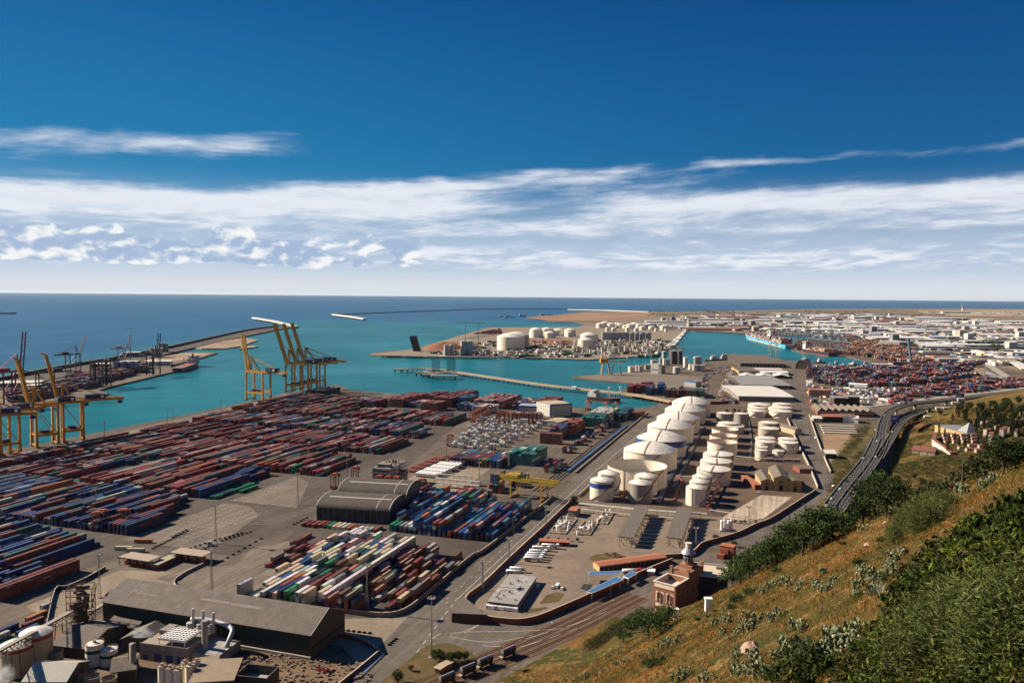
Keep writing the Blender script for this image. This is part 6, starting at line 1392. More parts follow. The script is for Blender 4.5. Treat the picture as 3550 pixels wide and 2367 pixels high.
for x,y,s in [(3350,2200,.5),(3480,2150,.5),(3420,2280,.42),(3530,2330,.4),(3300,2330,.4),(3230,2230,.45),(3380,2120,.5),(3280,2290,.55),(3340,2270,.5),(3390,2340,.5),(3450,2350,.55),(3500,2260,.6),(3540,2210,.6),(3440,2210,.55),(3180,2340,.5),(3120,2360,.45),(3530,2110,.5),(3310,2150,.45),(3480,2310,.6)]:
 random.random() < .6 and plant('cane',PT(x,y,18),s*1.25,f'yellowish cane tuft in the shrub thicket, {od(int((x - 3200) / 40 + y / 60) - 36)} towards the frame edge','reeds','canes among the shrubs')
for i,(x,y,s) in enumerate([(2560,2090,2.6),(2602,2060,2.2),(2540,2110,1.4),(2320,2190,1.6),(2700,1985,1.8),(2260,2310,1.9),(2300,2300,1.5),(2800,2300,2.0),(2760,2340,2.0),(2830,2340,2.2),(2720,2367,1.8),(2250,2170,1.5),(2925,1890,1.3),(2420,2150,1.2),(2480,2120,1.0),(3080,2010,1.0),(2980,1960,1.2),(3060,1880,1.4)]):
 plant('bush',PT(x,y,18),s*.85,f'rounded green bush in the golden grass, {od(i + 1)} counted from the stone post uphill' if i not in (0,5,9) else ['dark green bush on the slope below the steel frame','','','','','bright green bush low on the slope','','','','dark bush against the thicket at the bottom edge'][i],'shrub','bushes on the grassy slope')
M_pad = mat('cactus_pad',(.13,.15,.07),.4,var=.4,vscale=3,col2=(.20,.22,.11),spec=.4);M_agave = mat('agave_leaf',(.30,.33,.24),.5,var=.2)
def pear_mesh(k):
 m = MB()
 def pad(p,d,up_,r):
  n = 9;w = d.cross(up_).normalized();c = p+up_*r
  ring = [c+(up_*math.cos(2*math.pi*i/n)+w*math.sin(2*math.pi*i/n)*.72)*r for i in range(n)]
  m.add([c+d*.07]+ring+[c - d*.07],[(0,1+i,1+(i+1) % n) for i in range(n)]+[(n+1,1+(i+1) % n,1+i) for i in range(n)])
  return c+up_*r*.9
 for s in range(7):
  b = Vector((ru(-1,1),ru(-1,1),-.2));t = b
  def grow(p,lv):
   d = Vector((ru(-1,1),ru(-1,1),ru(-.2,.2))).normalized();u = (Vector((ru(-.6,.6),ru(-.6,.6),1))).normalized();u = (u - d*u.dot(d)).normalized();e = pad(p,d,u,ru(.15,.24))
   if lv < 4:
    for _ in range(random.choice([1,2,2])):grow(e,lv+1)
  grow(b,0)
 me = bpy.data.meshes.new('pads');me.from_pydata(m.v,[],m.f);me.materials.append(M_pad);return me
PMs = [pear_mesh(k) for k in range(5)]
PC = [(2640,2060),(2665,2045),(2700,2035),(2730,2030),(2590,2150),(2610,2165),(2640,2160),(2680,2155),(2700,2140),(2755,2180),(2765,2200),(2570,2270),(2600,2290),(2560,2330),(2610,2340),(2640,2350),(2590,2190),(2550,2200),(2760,2050),(2790,2040),(2820,2030),(2860,2000),(2840,2060),(2870,2050),
      (2895,2020),(2985,1990),(3000,2010),(3020,2015),(2960,2040),(2970,2070),(3030,2060),(3050,2030),(3090,1970),(3110,1985),(3100,1950),(3080,1990),(2900,2230),(2920,2250),(2890,2260),(2950,2260),(2880,2280),(2760,2280),(2740,2270),(2720,2260),(2870,2310),(2960,2210),(2310,2230),(2330,2245),(2290,2250),(2260,2270),(2230,2280),(2170,2300),(2130,2310),(2090,2330),(2060,2345),(2030,2355),
      (2000,2367),(1960,2365),(1925,2367),(2180,2250),(2150,2265),(2110,2280),(2350,2215),(2450,2140),(2480,2170),(2500,2200),(2520,2160),(3400,1690),(3420,1680),(3440,1670),(3330,1715),(2570,2350),(2540,2290),(2690,2300),(3120,1925),(2350,2367),(2380,2340),(2450,2367),(2995,1850),(2998,1845)]
ci = 0;pcn = {}
def pearlab(w,p):
 w2 = w+(', lower side' if p.x < 40 else (', middle' if p.x < 70 else ', upper side'));pcn[w2] = pcn.get(w2,0)+1
 return f'pale prickly pear {w2}, {od(pcn[w2])} uphill'
for x,y in PC:
 p = PT(x,y,18);dd = math.hypot(p.x,p.y);w = 'low on the slope near the rails' if x < 2360 else ('beside the pinkish boulder' if x < 2700 and y > 2130 else ('in the middle of the golden slope' if x < 2860 else ('against the dark thicket' if y > 2180 else ('high on the slope' if y < 1800 else 'between grass and thicket'))));ci += 1
 r = thing('prickly_pear',pearlab(w,p),'cactus',p,ru(0,6),'prickly pears on the slope');s = (.75 if dd < 130 else 1.05)*ru(.7,1.2);r.scale = (s,s,s)
 o = bpy.data.objects.new('pads',random.choice(PMs));S.collection.objects.link(o);o.parent = r
for x,y,w in [(3045,2060,'largest, between prickly pears'),(2770,2020,'small, in the golden grass'),(3210,1935,'slim, above the cactus line'),(3055,2080,'beside the largest')]:
 p = PT(x,y,18);r = thing('agave','spiky pale agave, '+w,'agave',p,ru(0,3),'agaves');m = MB()
 for k in range(18):a = k*2.4;L = 1.4;e = .5+(k % 3)*.35;m.add([(math.cos(a+.9)*.1,math.sin(a+.9)*.1,0),(math.cos(a - .9)*.1,math.sin(a - .9)*.1,0),(math.cos(a)*L*math.cos(e),math.sin(a)*L*math.cos(e),L*math.sin(e))],[(0,1,2)])
 m.build('leaf',M_agave,r)
def rock(x,y,s,label,m):
 p = PT(x,y,18);mb = MB();mb.dome(0,0,s,-.3,s*.8,12,5);mb.v = [(a*ru(.8,1.2),b*ru(.8,1.2),c*ru(.8,1.2)) for a,b,c in mb.v];tag(mb.build('rock',m,loc=p),label,'rock')
M_rock = mat('pink_rock',(.42,.27,.20),.9,var=.3,vscale=2);M_rock2 = mat('pale_rock',(.55,.46,.34),.9,var=.3,vscale=1)
rock(2605,2245,1.3,'pinkish boulder among prickly pears at the foot of the slope',M_rock);rock(3010,1885,.9,'small pink rock on the crest of the slope',M_rock);rock(3075,1812,1.0,'white rock on the crest near the canes',M_rock2)
rock(3370,1628,5.0,'pale eroded rock bank on the scrub flat',M_rock2);rock(3400,1632,4.0,'smaller pale rock beside the eroded bank',M_rock2);rock(2800,2030,.6,'pale rock between prickly pears',M_rock2)
for x,y,w in [(2455,2118,'white stone post where the slope meets the court'),(2343,2142,'white stone pier at the corner of the tower house')]:
 p = PT(x,y,18);p = p if p.z > .3 else P(x,y);m = MB();m.box(-.9,.9,-.7,.7,-1,3.6);m.box(-1.1,1.1,-.9,.9,3.6,4.0);tag(m.build('stone_post',M_white,loc=p),w,'post')
for x,y,yt,w in [(2783,1925,1840,'beside the tallest pine'),(2820,1905,1835,'second by the pines'),(3217,1745,1668,'on the ridge by the canes'),(3309,1712,1660,'short one on the ridge'),(3336,1696,1603,'tall one on the ridge'),(2690,1955,1890,'in front of the dark pine row')]:
 p = PT(x,y,60);v = p - Vector((0,0,CAM_H));h = (y - yt)*v.dot(fwd)/F_PX;m = MB();m.beam((0,0,-1),(0,0,h),.28);m.beam((-.9,0,h - .8),(.9,0,h - .8),.15);tag(m.build('utility_pole',M_bark,loc=p),'thin wooden utility pole '+w,'pole','utility poles')
# viaduct, traffic, cars
M_deck = ground_mat('viaduct_asphalt',(.040,.040,.042),(.055,.054,.054),.04);M_barr = mat('barrier',(.34,.32,.29),.6,var=.2,vscale=.5)
def viaduct(pts,w,label,lanes,z0=0):
 q = smooth(pts,5);o = Vector((pts[0].x,pts[0].y,0));r = thing('viaduct',label,'viaduct',o);L = [p - o for p in q]
 n = len(L);s_ = strip(L,w);m = MB()
 for i in range(n - 1):
  a,b,c,d = s_[i],s_[i+1],s_[2*n - 2 - i],s_[2*n - 1 - i]
  m.add([(v.x,v.y,z) for z in (8.4,10) for v in (a,b,c,d)],[(4,7,6,5),(0,1,2,3),(0,4,5,1),(2,6,7,3)])
 m.build('deck',M_deck,r);b = MB();k = MB()
 for off in (-w/2+.3,w/2 - .3)+((0,) if lanes > 3 else ()):
  side = []
  for i,p in enumerate(L):d = (L[min(i+1,n - 1)] - L[max(i - 1,0)]);d.z = 0;d.normalize();side.append(p+Vector((-d.y,d.x,0))*off)
  bandmesh(b,side,.35,10,10.9)
 b.build('crash_barrier',M_barr,r);pz = MB();mk = MB();t = 0
 for i in range(0,n - 1,4):
  p = L[i];pz.cbox(p.x,p.y,-1,2.2,w*.5,9.6,0)
 pz.build('pier',M_conw,r)
 for ln in range(1,lanes):
  off = -w/2+w*ln/lanes
  if lanes > 3 and abs(off) < .5:continue
  side = []
  for i,p in enumerate(L):d = (L[min(i+1,n - 1)] - L[max(i - 1,0)]);d.z = 0;d.normalize();side.append(p+Vector((-d.y,d.x,0))*off)
  for a,c in zip(side,side[1:]):dash(mk,Vector((a.x,a.y,0)),Vector((c.x,c.y,0)),.3,4,8,10.03)
 mk.build('lane_marking',M_paint,r);return L,o
viaduct(deckA[:6],18.5,'dark highway viaduct climbing past the slope to the fork',6)
viaduct(deckA[5:],11,'highway carriageway curving off behind the container yard',3)
viaduct(deckB,9.5,'straight slip carriageway beside the cemetery trees',3)
def lamp2(p,H,label):
 r = thing('street_lamp',label,'street lamp',p,ru(0,.3),'highway lamps');m = MB();m.tube([(0,0,0),(0,0,H)],[.16,.1],6);m.beam((-1.6,0,H),(1.6,0,H),.12);m.build('pole',M_gal,r);m = MB();m.box(-2.2,-1.4,-.2,.2,H - .1,H+.1);m.box(1.4,2.2,-.2,.2,H - .1,H+.1);m.build('lamp_head',M_wht,r)
for i,(x,y) in enumerate([(2884,1795),(2918,1748),(2950,1700),(2970,1680),(2993,1645),(3012,1610),(3028,1570),(3045,1530)]):lamp2(P(x,y,10),13,f'double armed highway lamp, {od(i + 1)} up the viaduct')
M_glass = mat('car_glass',(.02,.025,.03),.1,spec=.7)
CM = {}
def car(p,rz,col,label,kind='car',name='parked_car',cat='car',group='cars on the roads'):
 if kind not in CM:
  b,g,w,h = MB(),MB(),MB(),MB()
  if kind == 'car':
   def sec(x0,x1,y,z0,z1,a0,a1):b.add([(x0,-y,z0),(x1,-y,z0),(x1,y,z0),(x0,y,z0),(a0,-y*.95,z1),(a1,-y*.95,z1),(a1,y*.95,z1),(a0,y*.95,z1)],[(0,1,5,4),(1,2,6,5),(2,3,7,6),(3,0,4,7),(4,5,6,7)])
   sec(-2.1,2.1,.86,.3,.85,-2.05,2.0);sec(-1.5,.75,.76,1.32,1.45,-1.3,.5)
   g.add([(-1.85,-.78,.86),(1.15,-.78,.86),(1.15,.78,.86),(-1.85,.78,.86),(-1.5,-.74,1.32),(.75,-.74,1.32),(.75,.74,1.32),(-1.5,.74,1.32)],[(0,1,5,4),(1,2,6,5),(2,3,7,6),(3,0,4,7)])
   for y in (-.6,.6):h.box(2.0,2.12,y - .18,y+.18,.6,.75)
   W_ = (-1.3,1.3)
  else:
   b.box(-2.6,2.5,-.95,.95,.4,2.3);b.box(2.5,3.0,-.9,.9,.4,1.2);g.box(2.45,2.6,-.85,.85,1.35,2.1);g.box(1.4,2.3,-.97,.97,1.4,2.0);h.box(2.95,3.05,-.8,-.5,.7,.9);h.box(2.95,3.05,.5,.8,.7,.9);W_ = (-1.7,1.8)
  for x in W_:
   for y in (-.8,.8):w.add([(x+.33*math.cos(a*.785),y+e,.33+.33*math.sin(a*.785)) for e in (-.12,.12) for a in range(8)],[(i,(i+1) % 8,8+(i+1) % 8,8+i) for i in range(8)]+[tuple(range(8)),tuple(range(15,7,-1))])
  L = []
  for mb_,nm,m in ((b,'body',M_steel),(g,'window',M_glass),(w,'wheels',M_tyre),(h,'headlights',M_wht)):
   me = bpy.data.meshes.new(nm);me.from_pydata(mb_.v,[],mb_.f);me.materials.append(m);L.append((nm[:-1] if nm in ('wheels','headlights') else nm,me))
  CM[kind] = L
 r = thing(name,label,cat,p,rz,group)
 for nm,me in CM[kind]:o = bpy.data.objects.new(nm,me);S.collection.objects.link(o);o.parent = r;o.color = col+(1,)
dA = math.atan2((deckA[4] - deckA[2]).y,(deckA[4] - deckA[2]).x)
WHT,BLKC,SILV,REDC = (.75,.74,.72),(.03,.03,.035),(.4,.4,.42),(.4,.03,.03)
for x,y,z,c,l in [(2815,1803,10,WHT,'white car lowest on the viaduct'),(2863,1754,10,WHT,'silver white car left of the blue road sign'),(2882,1730,10,WHT,'white car above the blue road sign'),(2911,1696,10,WHT,'white car half way up the viaduct'),(2935,1668,10,BLKC,'dark car half way up the viaduct'),(2951,1712,10,BLKC,'dark car on the outer lane of the viaduct'),(2981,1675,10,BLKC,'black car on the outer lane under a lamp'),
                   (2992,1590,10,WHT,'white car near the top of the viaduct'),(3036,1585,10,WHT,'white car in the outer lane near the fork'),(3040,1530,10,WHT,'white car just below the fork'),(3092,1498,10,WHT,'white car on the slip carriageway'),(3066,1440,10,WHT,'white car on the curve behind the yard'),(3035,1490,10,WHT,'pale car climbing to the curve'),(3250,1390,10,BLKC,'dark car far along the curve'),(2890,1793,10,BLKC,'dark car beside the road sign gantry')]:
 car(P(x,y,z),dA,c,l,name='moving_car')
yaw = GRID
for i,(x,y,c,k) in enumerate([(1700,2110,REDC,'van'),(1716,2110,REDC,'car'),(1733,2113,REDC,'van'),(1748,2114,REDC,'car'),(1765,2116,REDC,'car'),(1780,2118,WHT,'van')]):car(P(x,y),yaw - 1.57+math.pi,WHT,f'white and red service van before the grey roofed office, {od(i + 1)} from the wall bend','van',cat='van',group='service vans at the office')
car(P(1864,2032),yaw,WHT,'white car at the rear corner of the grey roofed office');car(P(1916,2038),yaw,SILV,'silver car next to the white van');car(P(1932,2036),yaw,WHT,'tall white van between two cars','van',cat='van');car(P(1949,2042),yaw,WHT,'white car on the other side of the white van')
car(P(2270,1932),yaw,WHT,'white van behind the orange roofed house','van',cat='van');car(P(2293,1934),yaw,WHT,'white car behind the orange roofed house');car(P(2633,1710),yaw - 1.5,WHT,'white car lying beside the ochre sheds');car(P(2827,1520),1.4,WHT,'white van on the shaded road','van',cat='van');car(P(2888,1690),1.3,WHT,'white van with red lights on the lit stretch of the shaded road','van',cat='van')
car(P(1628,1476),.3,WHT,'tiny white car in the lane before the slanting carriers');car(P(1275,1688),.4,WHT,'white pickup beside the striped office','van',cat='van')
n = 0
for k in range(16):
 x,y = 2765 - k*1.6+(k % 2)*1,1500 - k*6.5;car(P(x,y),1.2,random.choice([WHT,WHT,SILV,BLKC]),f'parked car in the rank along the shaded road, {od(k + 1)} going up')
def truck(p,rz,label,cabc,full=True,stripe=True):
 r = thing('tank_truck',label,'tank truck',p,rz,'tank trucks in the depot');t = MB()
 N = 14;xs_ = (-6.2,-5.9,3.4,3.7);rr = (.8,1.25,1.25,.8);v = [(xs_[k],rr[k]*math.cos(2*math.pi*i/N),2.45+rr[k]*.8*math.sin(2*math.pi*i/N)) for k in range(4) for i in range(N)]
 t.add(v,[(k*N+i,(k+1)*N+i,(k+1)*N+(i+1) % N,k*N+(i+1) % N) for k in range(3) for i in range(N)]+[tuple(range(N)),tuple(range(4*N - 1,3*N - 1,-1))]);t.build('tank',M_white,r,smooth=True)
 if stripe:
  for s in (-1,1):b = MB();b.box(-5.6,-1.2,s*1.26 - .02,s*1.26+.02,2.1,3.0);b.build('blue_panel',M_blu,r);b = MB();b.box(-3.7,-2.7,s*1.29 - .02,s*1.29+.02,2.3,2.8);b.build('red_emblem',M_redp,r)
 f = MB();f.box(-6,4.6,-.5,.5,1.0,1.4,bottom=True);f.build('chassis',M_dark,r)
 if full:c = MB();c.box(4.1,6.2,-1.2,1.2,.7,3.5);cc_ = c.build('cab',cabc,r);c = MB();c.box(6.18,6.26,-1.05,1.05,2.1,3.1);c.build('windscreen',M_glass,cc_)
 for x in (-5,-3.8,-2.6)+((3.6,5.3) if full else ()):
  for y in (-1,1):w = MB();w.add([(x+.5*math.cos(a*.6283),y+e,.5+.5*math.sin(a*.6283)) for e in (-.2,.2) for a in range(10)],[(i,(i+1) % 10,10+(i+1) % 10,10+i) for i in range(10)]+[tuple(range(10)),tuple(range(19,9,-1))]);w.build('wheel',M_tyre,r)
 return r
tr = math.atan2(-.12,1)
M_wcab = mat('white_cab',(.7,.7,.7),.4)
for i,(x,y,f) in enumerate([(1788,1992,0),(1800,1982,0),(1848,1945,1),(1852,1937,1),(1858,1929,1),(1866,1920,1),(1876,1908,1),(1908,1900,1)]):
 truck(P(x,y,.1),tr,f'white tank truck with a blue panel, {od(i + 1)} from the grey roofed office'+('' if f else ', without cab'),M_wcab,bool(f))
truck(P(2190,1988,.1),.12,'silver tank truck with a bright red cab before the orange roofed house',mat('red_cab',(.5,.02,.02),.4),True,False)
for k in range(34):
 j,i = k % 7,k // 7;p = G(722+i*15.5,-341+j*3.6+i*.6,.1);c = 'white' if rnd() < .85 else 'cream'
 if i >= 4 and j < 2:continue
 r = thing('lorry_trailer',f'white box trailer on the pale apron, {od(j + 1)} across in the {od(i + 1)} rank from the office','trailer',p,GRID,'white trailers beside the office');m = MB();m.box(-6.5,6.5,-1.25,1.25,1.2,4.0,bottom=True);m.build('box',M_white,r)
 m = MB();[m.cbox(x,y,0,1.0,.35,1.0) for x in (-5,-3.8,4) for y in (-1,1)];m.build('wheel',M_tyre,r)
for k in range(22):
 j,i = k % 4,k // 4;p = G(738+i*16,-353 - j*3.4+i*.6,.1);r = thing('flat_trailer',f'empty red flat trailer, {od(j + 1)} across in the {od(i + 1)} rank of the lane','trailer',p,GRID,'flat trailers in the lane');m = MB();m.box(-6.2,6.2,-1.2,1.2,1.1,1.5,bottom=True);m.build('platform',mat('trailer_red',(.26,.06,.045),.7,var=.4,vscale=.8),r);m = MB();[m.cbox(x,y,0,1.0,.35,1.0) for x in (-5,-3.8) for y in (-1,1)];m.build('wheel',M_tyre,r)
bl = []
for (x0_,y0_),(x1_,y1_),n in [((530,1902),(650,1842),13),((600,1862),(645,1838),5),((626,1912),(762,1868),9),((770,1875),(868,1845),8),((674,1920),(735,1890),6),((780,1865),(838,1848),5),((770,1945),(905,1868),8),((1020,1818),(1064,1796),5),((1228,2212),(1262,2195),1),((1350,2236),(1372,2216),4),((1170,2183),(1282,2196),7)]:
 for k in range(n):t = k/max(1,n - 1);bl.append(P(x0_+(x1_ - x0_)*t,y0_+(y1_ - y0_)*t))
bm = MB().box(-1.3,1.3,-.45,.45,0,1.1);bm.add([(-1.3,-.45,1.1),(1.3,-.45,1.1),(1.3,.45,1.1),(-1.3,.45,1.1),(-1.0,-.2,1.4),(1.0,-.2,1.4),(1.0,.2,1.4),(-1.0,.2,1.4)],[(0,1,5,4),(1,2,6,5),(2,3,7,6),(3,0,4,7),(4,5,6,7)])
b0 = bm.build('lane_block',mat('dark_block',(.05,.035,.03),.9))
for k,p in enumerate(bl):o = b0 if k == 0 else b0.copy();(k and S.collection.objects.link(o));o.location = p;o.scale = (.75,)*3;o.rotation_euler = (0,0,.3+ru(-.1,.1));tag(o,f'dark squat lane marker block on the open yard, {od(k % 56 + 1)} of the {"dotted" if k < 56 else "later"} lines','lane marker','lane marker blocks')
r = thing('guard_kiosk','small white guard kiosk between rows of lane blocks','kiosk',P(727,1890),.3);m = MB();m.box(-1.5,1.5,-1.3,1.3,0,3);m.build('wall',M_white,r);m = MB();m.box(-1.7,1.7,-1.5,1.5,3,3.2);m.build('roof',M_grey,r);m = MB();m.box(-1.2,1.2,-1.34,-1.3,1.2,2.3);m.build('window',M_glass,r)
for i,(x,y) in enumerate([(1555,2372),(1628,2340),(1688,2312),(1768,2278)]):
 p = P(x - 6,y - 4,.3);d = P(1768,2278) - P(1628,2340);r = thing('hopper_wagon','dark covered hopper wagon on the railway, '+['cut by the bottom edge','second from the bottom edge','third from the bottom edge','farthest up the line'][i],'wagon',p,math.atan2(d.y,d.x),'hopper wagons');r.scale = (.66,.9,.95);m = MB()
 m.add([(x_,y_,z) for x_,y_,z in [(-5,-1,.9),(5,-1,.9),(5,1,.9),(-5,1,.9),(-6.5,-1.4,2.2),(6.5,-1.4,2.2),(6.5,1.4,2.2),(-6.5,1.4,2.2),(-6.5,-1.3,4.1),(6.5,-1.3,4.1),(6.5,1.3,4.1),(-6.5,1.3,4.1)]],[(0,1,5,4),(1,2,6,5),(2,3,7,6),(3,0,4,7),(4,5,9,8),(5,6,10,9),(6,7,11,10),(7,4,8,11),(8,9,10,11)]);m.build('hopper',mat('wagon_grime',(.05,.045,.045),.8,var=.4,vscale=.8),r)
 m = MB();m.tube([(-6.5,0,3.9),(6.5,0,3.9)],1.1,10);m.build('roof',mat('wagon_roof',(.28,.26,.26),.7),r);m = MB();[m.cbox(x_,0,.1,2.2,2.0,.8) for x_ in (-5.4,5.4)];m.build('bogie',M_dark,r);m = MB();m.box(-8,-6.5,-1.2,1.2,1.0,1.5);m.build('platform',M_cream,r)
 o = bpy.data.objects.new('lettering',let('OB',1.4,M_cream));S.collection.objects.link(o);o.parent = r;o.location = (1.5,-1.45,3.1);o.rotation_euler = (math.pi/2,0,0)
def sign(p,H,w,h,label,parts=1,rz=0.0,red=False):
 r = thing('road_sign',label,'road sign',p,rz,'blue motorway signs');m = MB();m.beam((-w*.5,.2,0),(-w*.5,.2,H+h),.25);m.beam((w*.5,.2,0),(w*.5,.2,H+h),.25);m.beam((-w*.5,.2,H+h*.6),(w*.5,.2,H+h*.6),.3);m.build('gantry',M_gal,r)
 m = MB();m.box(-w/2,w/2,-.05,.1,H,H+h,bottom=True);pn = m.build('panel',mat('sign_blue',(.02,.07,.42),.5),r);m = MB();m.box(-w*.4,w*.25,-.09,-.05,H+h*.62,H+h*.72);m.box(-w*.4,w*.1,-.09,-.05,H+h*.4,H+h*.5);m.build('marking',M_wht,pn)
 if red:m = MB();m.box(-w*.5,w*.5,-.1,-.05,H,H+h*.34);m.build('red_band',mat('sign_red',(.5,.08,.04),.5),pn)
sign(P(2893,1790,10),5,6.5,4.4,'blue and red road sign over the lower end of the viaduct',red=True);sign(P(3102,1470,8),3,12,9,'large blue road sign in the fork of the carriageways');sign(P(3328,1390,8),3,14,10,'upper pair of blue road signs by the brown bank');sign(P(3330,1412,8),3,12,8,'lower pair of blue road signs by the brown bank')
# brick tower house with lantern
M_hb = mat('house_brick',(.34,.16,.09),.85,var=.3,vscale=.8);M_hp = mat('house_plaster',(.85,.68,.52),.85,var=.12,vscale=.6);M_hc = mat('house_cornice',(.66,.57,.48),.8);M_dk = mat('shade_dark',(.03,.02,.02),.9)
fl,fr = P(2264,2128),P(2342,2143);d = fr - fl;rz = math.atan2(d.y,d.x) - .2;w = d.length*1.04
r = thing('tower_house','tall brick house with arched windows and a domed lantern below the slope','house',fl,rz);H = ZAT(fl,2014);D = 36
m = MB();t = .8;Hr = H - 3.2
m.box(0,w,0,D,0,Hr)
for b in ((0,w,0,t),(0,t,t,17),(w - t,w,t,17),(t,w - t,16.4,17)):m.box(*b,Hr,H)
m.box(2,w,17,D,Hr,H+3);m.build('wall',M_hb,r)
m = MB();m.box(1.2,w - 1.2,-.12,0,H*.12,H - 4.6);m.box(.6,w - .6,-.12,0,H - 2.6,H - .4);m.box(t,w - t,t,t+.1,Hr,H - .1);m.box(t,t+.1,t,16.4,Hr,H - .1);m.build('plaster_panel',M_hp,r)
m = MB()
for z in (H - 4.4,H - 3.0,H*.42):m.box(-.35,w+.35,-.35,.01,z,z+.55,bottom=True);m.box(w,w+.35,.01,D,z,z+.55,bottom=True)
for x in (-.15,w*.47,w - 1.0):m.box(x,x+1.2,-.25,-.12,0,H - 4.4)
m.build('brick_band',mat('brick_band',(.36,.15,.09),.85,var=.2,vscale=1),r)
m = MB()
for b in ((-.4,w+.4,-.4,t+.1),(-.4,t+.1,t+.1,17.2),(w - t - .1,w+.4,t+.1,17.2),(t+.1,w - t - .1,16.2,17.2)):m.box(*b,H,H+.45)
m.build('parapet_cap',M_hc,r)
m = MB();m.box(t,w - t,t,16.4,Hr+.02,Hr+.1);m.build('terrace',M_hp,r)
def arch(x,z0,wd,hh,y=-.2,axis='x'):
 N = 10;pr = [(x - wd/2,z0),(x+wd/2,z0)]+[(x+wd/2*math.cos(math.pi*k/N),z0+hh+wd/2*math.sin(math.pi*k/N)) for k in range(N+1)]
 a = MB();a.add([(px_,y - .03,z) for px_,z in pr],[tuple(range(len(pr)))]);wn = a.build('window',M_dk,r)
 s = MB();q = pr[2:];q = [(x+wd/2,z0)]+q+[(x - wd/2,z0)]
 for (a0,b0),(a1,b1) in zip(q,q[1:]):s.beam((a0,y - .1,b0),(a1,y - .1,b1),.8,.5)
 s.build('surround',MATS['brick_band'],wn);g = MB();g.box(x - wd/2,x+wd/2,y - .08,y - .04,z0,z0+hh*.45);g.build('infill',M_hp,wn);g = MB();g.box(x - .08,x+.08,y - .12,y - .05,z0,z0+hh+wd/2);g.box(x - wd/2,x+wd/2,y - .12,y - .05,z0+hh*.8,z0+hh*.8+.15);g.build('frame',M_hc,wn)
for x in (w*.27,w*.72):arch(x,H*.44,2.0,4.6);arch(x,H*.1,1.8,3.2)
for y in (4,9,15,22,29):
 for z in (H*.12,H*.5):m = MB();m.box(w+.0,w+.08,y - .7,y+.7,z,z+3,bottom=True);m.build('side_window',M_dk,r)
m = MB()
for x,y in ((2.2,17.3),(w - .8,17.3),(w - .8,D - .5)):m.box(x - .7,x+.7,y - .7,y+.7,H,H+4.6);m.box(x - .9,x+.9,y - .9,y+.9,H+4.6,H+5.1)
m.build('corner_pinnacle',M_hb,r)
cx,cy = w*.55,28;z0 = H+3
m = MB();m.box(cx - 4,cx+4,cy - 4,cy+4,z0,z0+1.6);m.cyl(cx,cy,3.2,z0+1.6,z0+3.2,16);m.build('lantern_base',M_hb,r)
m = MB();m.cyl(cx,cy,2.6,z0+3.2,z0+8,16);m.build('lantern_glass',M_win,r);m = MB()
for k in range(10):a = k*.628;m.beam((cx+2.7*math.cos(a),cy+2.7*math.sin(a),z0+3),(cx+2.7*math.cos(a),cy+2.7*math.sin(a),z0+8),.22)
m.cyl(cx,cy,2.9,z0+5.4,z0+5.7,16);m.build('lantern_frame',M_silver,r)
m = MB();m.cyl(cx,cy,4.3,z0+7.8,z0+8.3,24);m.dome(cx,cy,4.1,z0+8.3,3.4,24,6);m.build('dome',mat('lead_dome',(.38,.36,.38),.45,.3,var=.2,vscale=.8),r,smooth=True);m = MB();m.cyl(cx,cy,1.7,z0+11.2,z0+13.6,16);m.cyl(cx,cy,2.0,z0+13.6,z0+14,16);m.build('cupola',M_hc,r)
r,w = base('court_wing','pale roofed brick wing with a long parapet behind the tower house',(2385,2090),(2520,2105));Hc = ZAT(P(2520,2105),2000);D = 22
m = MB();m.box(0,w,0,D,0,Hc - 1.2);m.build('wall',M_hallw,r);m = MB();m.box(.5,w - .5,.5,D - .5,Hc - 1.2,Hc - 1.0);m.build('roof',mat('cream_terrace',(.62,.52,.38),.9,var=.1,vscale=.3),r);m = MB();[m.box(*b,Hc - 1.2,Hc) for b in ((0,w,0,.5),(0,w,D - .5,D),(0,.5,.5,D - .5),(w - .5,w,.5,D - .5))];m.build('parapet',M_hc,r)
m = MB();m.cbox(w*.25,8,Hc - 1,5,4,3.2);m.cbox(w*.8,16,Hc - 1,5,2,1.4);m.build('roof_plant',M_gal,r)
r = thing('steel_grid','rust red steel roof frame open over the dark court','frame',P(2420,2120));a = [P(2418,2100,13),P(2525,2128,13),P(2545,2106,13),P(2440,2082,13)];o = r.location;a = [v - Vector((o.x,o.y,0)) for v in a];m = MB()
for k in range(4):m.beam(a[k],a[(k+1) % 4],.8,.6)
for t in (.33,.66):m.beam(a[0]+(a[1] - a[0])*t,a[3]+(a[2] - a[3])*t,.5,.4)
m.beam((a[0]+a[3])/2,(a[1]+a[2])/2,.5,.4);m.build('beam',mat('red_steel',(.30,.06,.035),.7,var=.3,vscale=.6),r);m = MB();[m.beam((v.x,v.y,0),v,.5) for v in a];m.build('post',mat('red_steel',()),r)
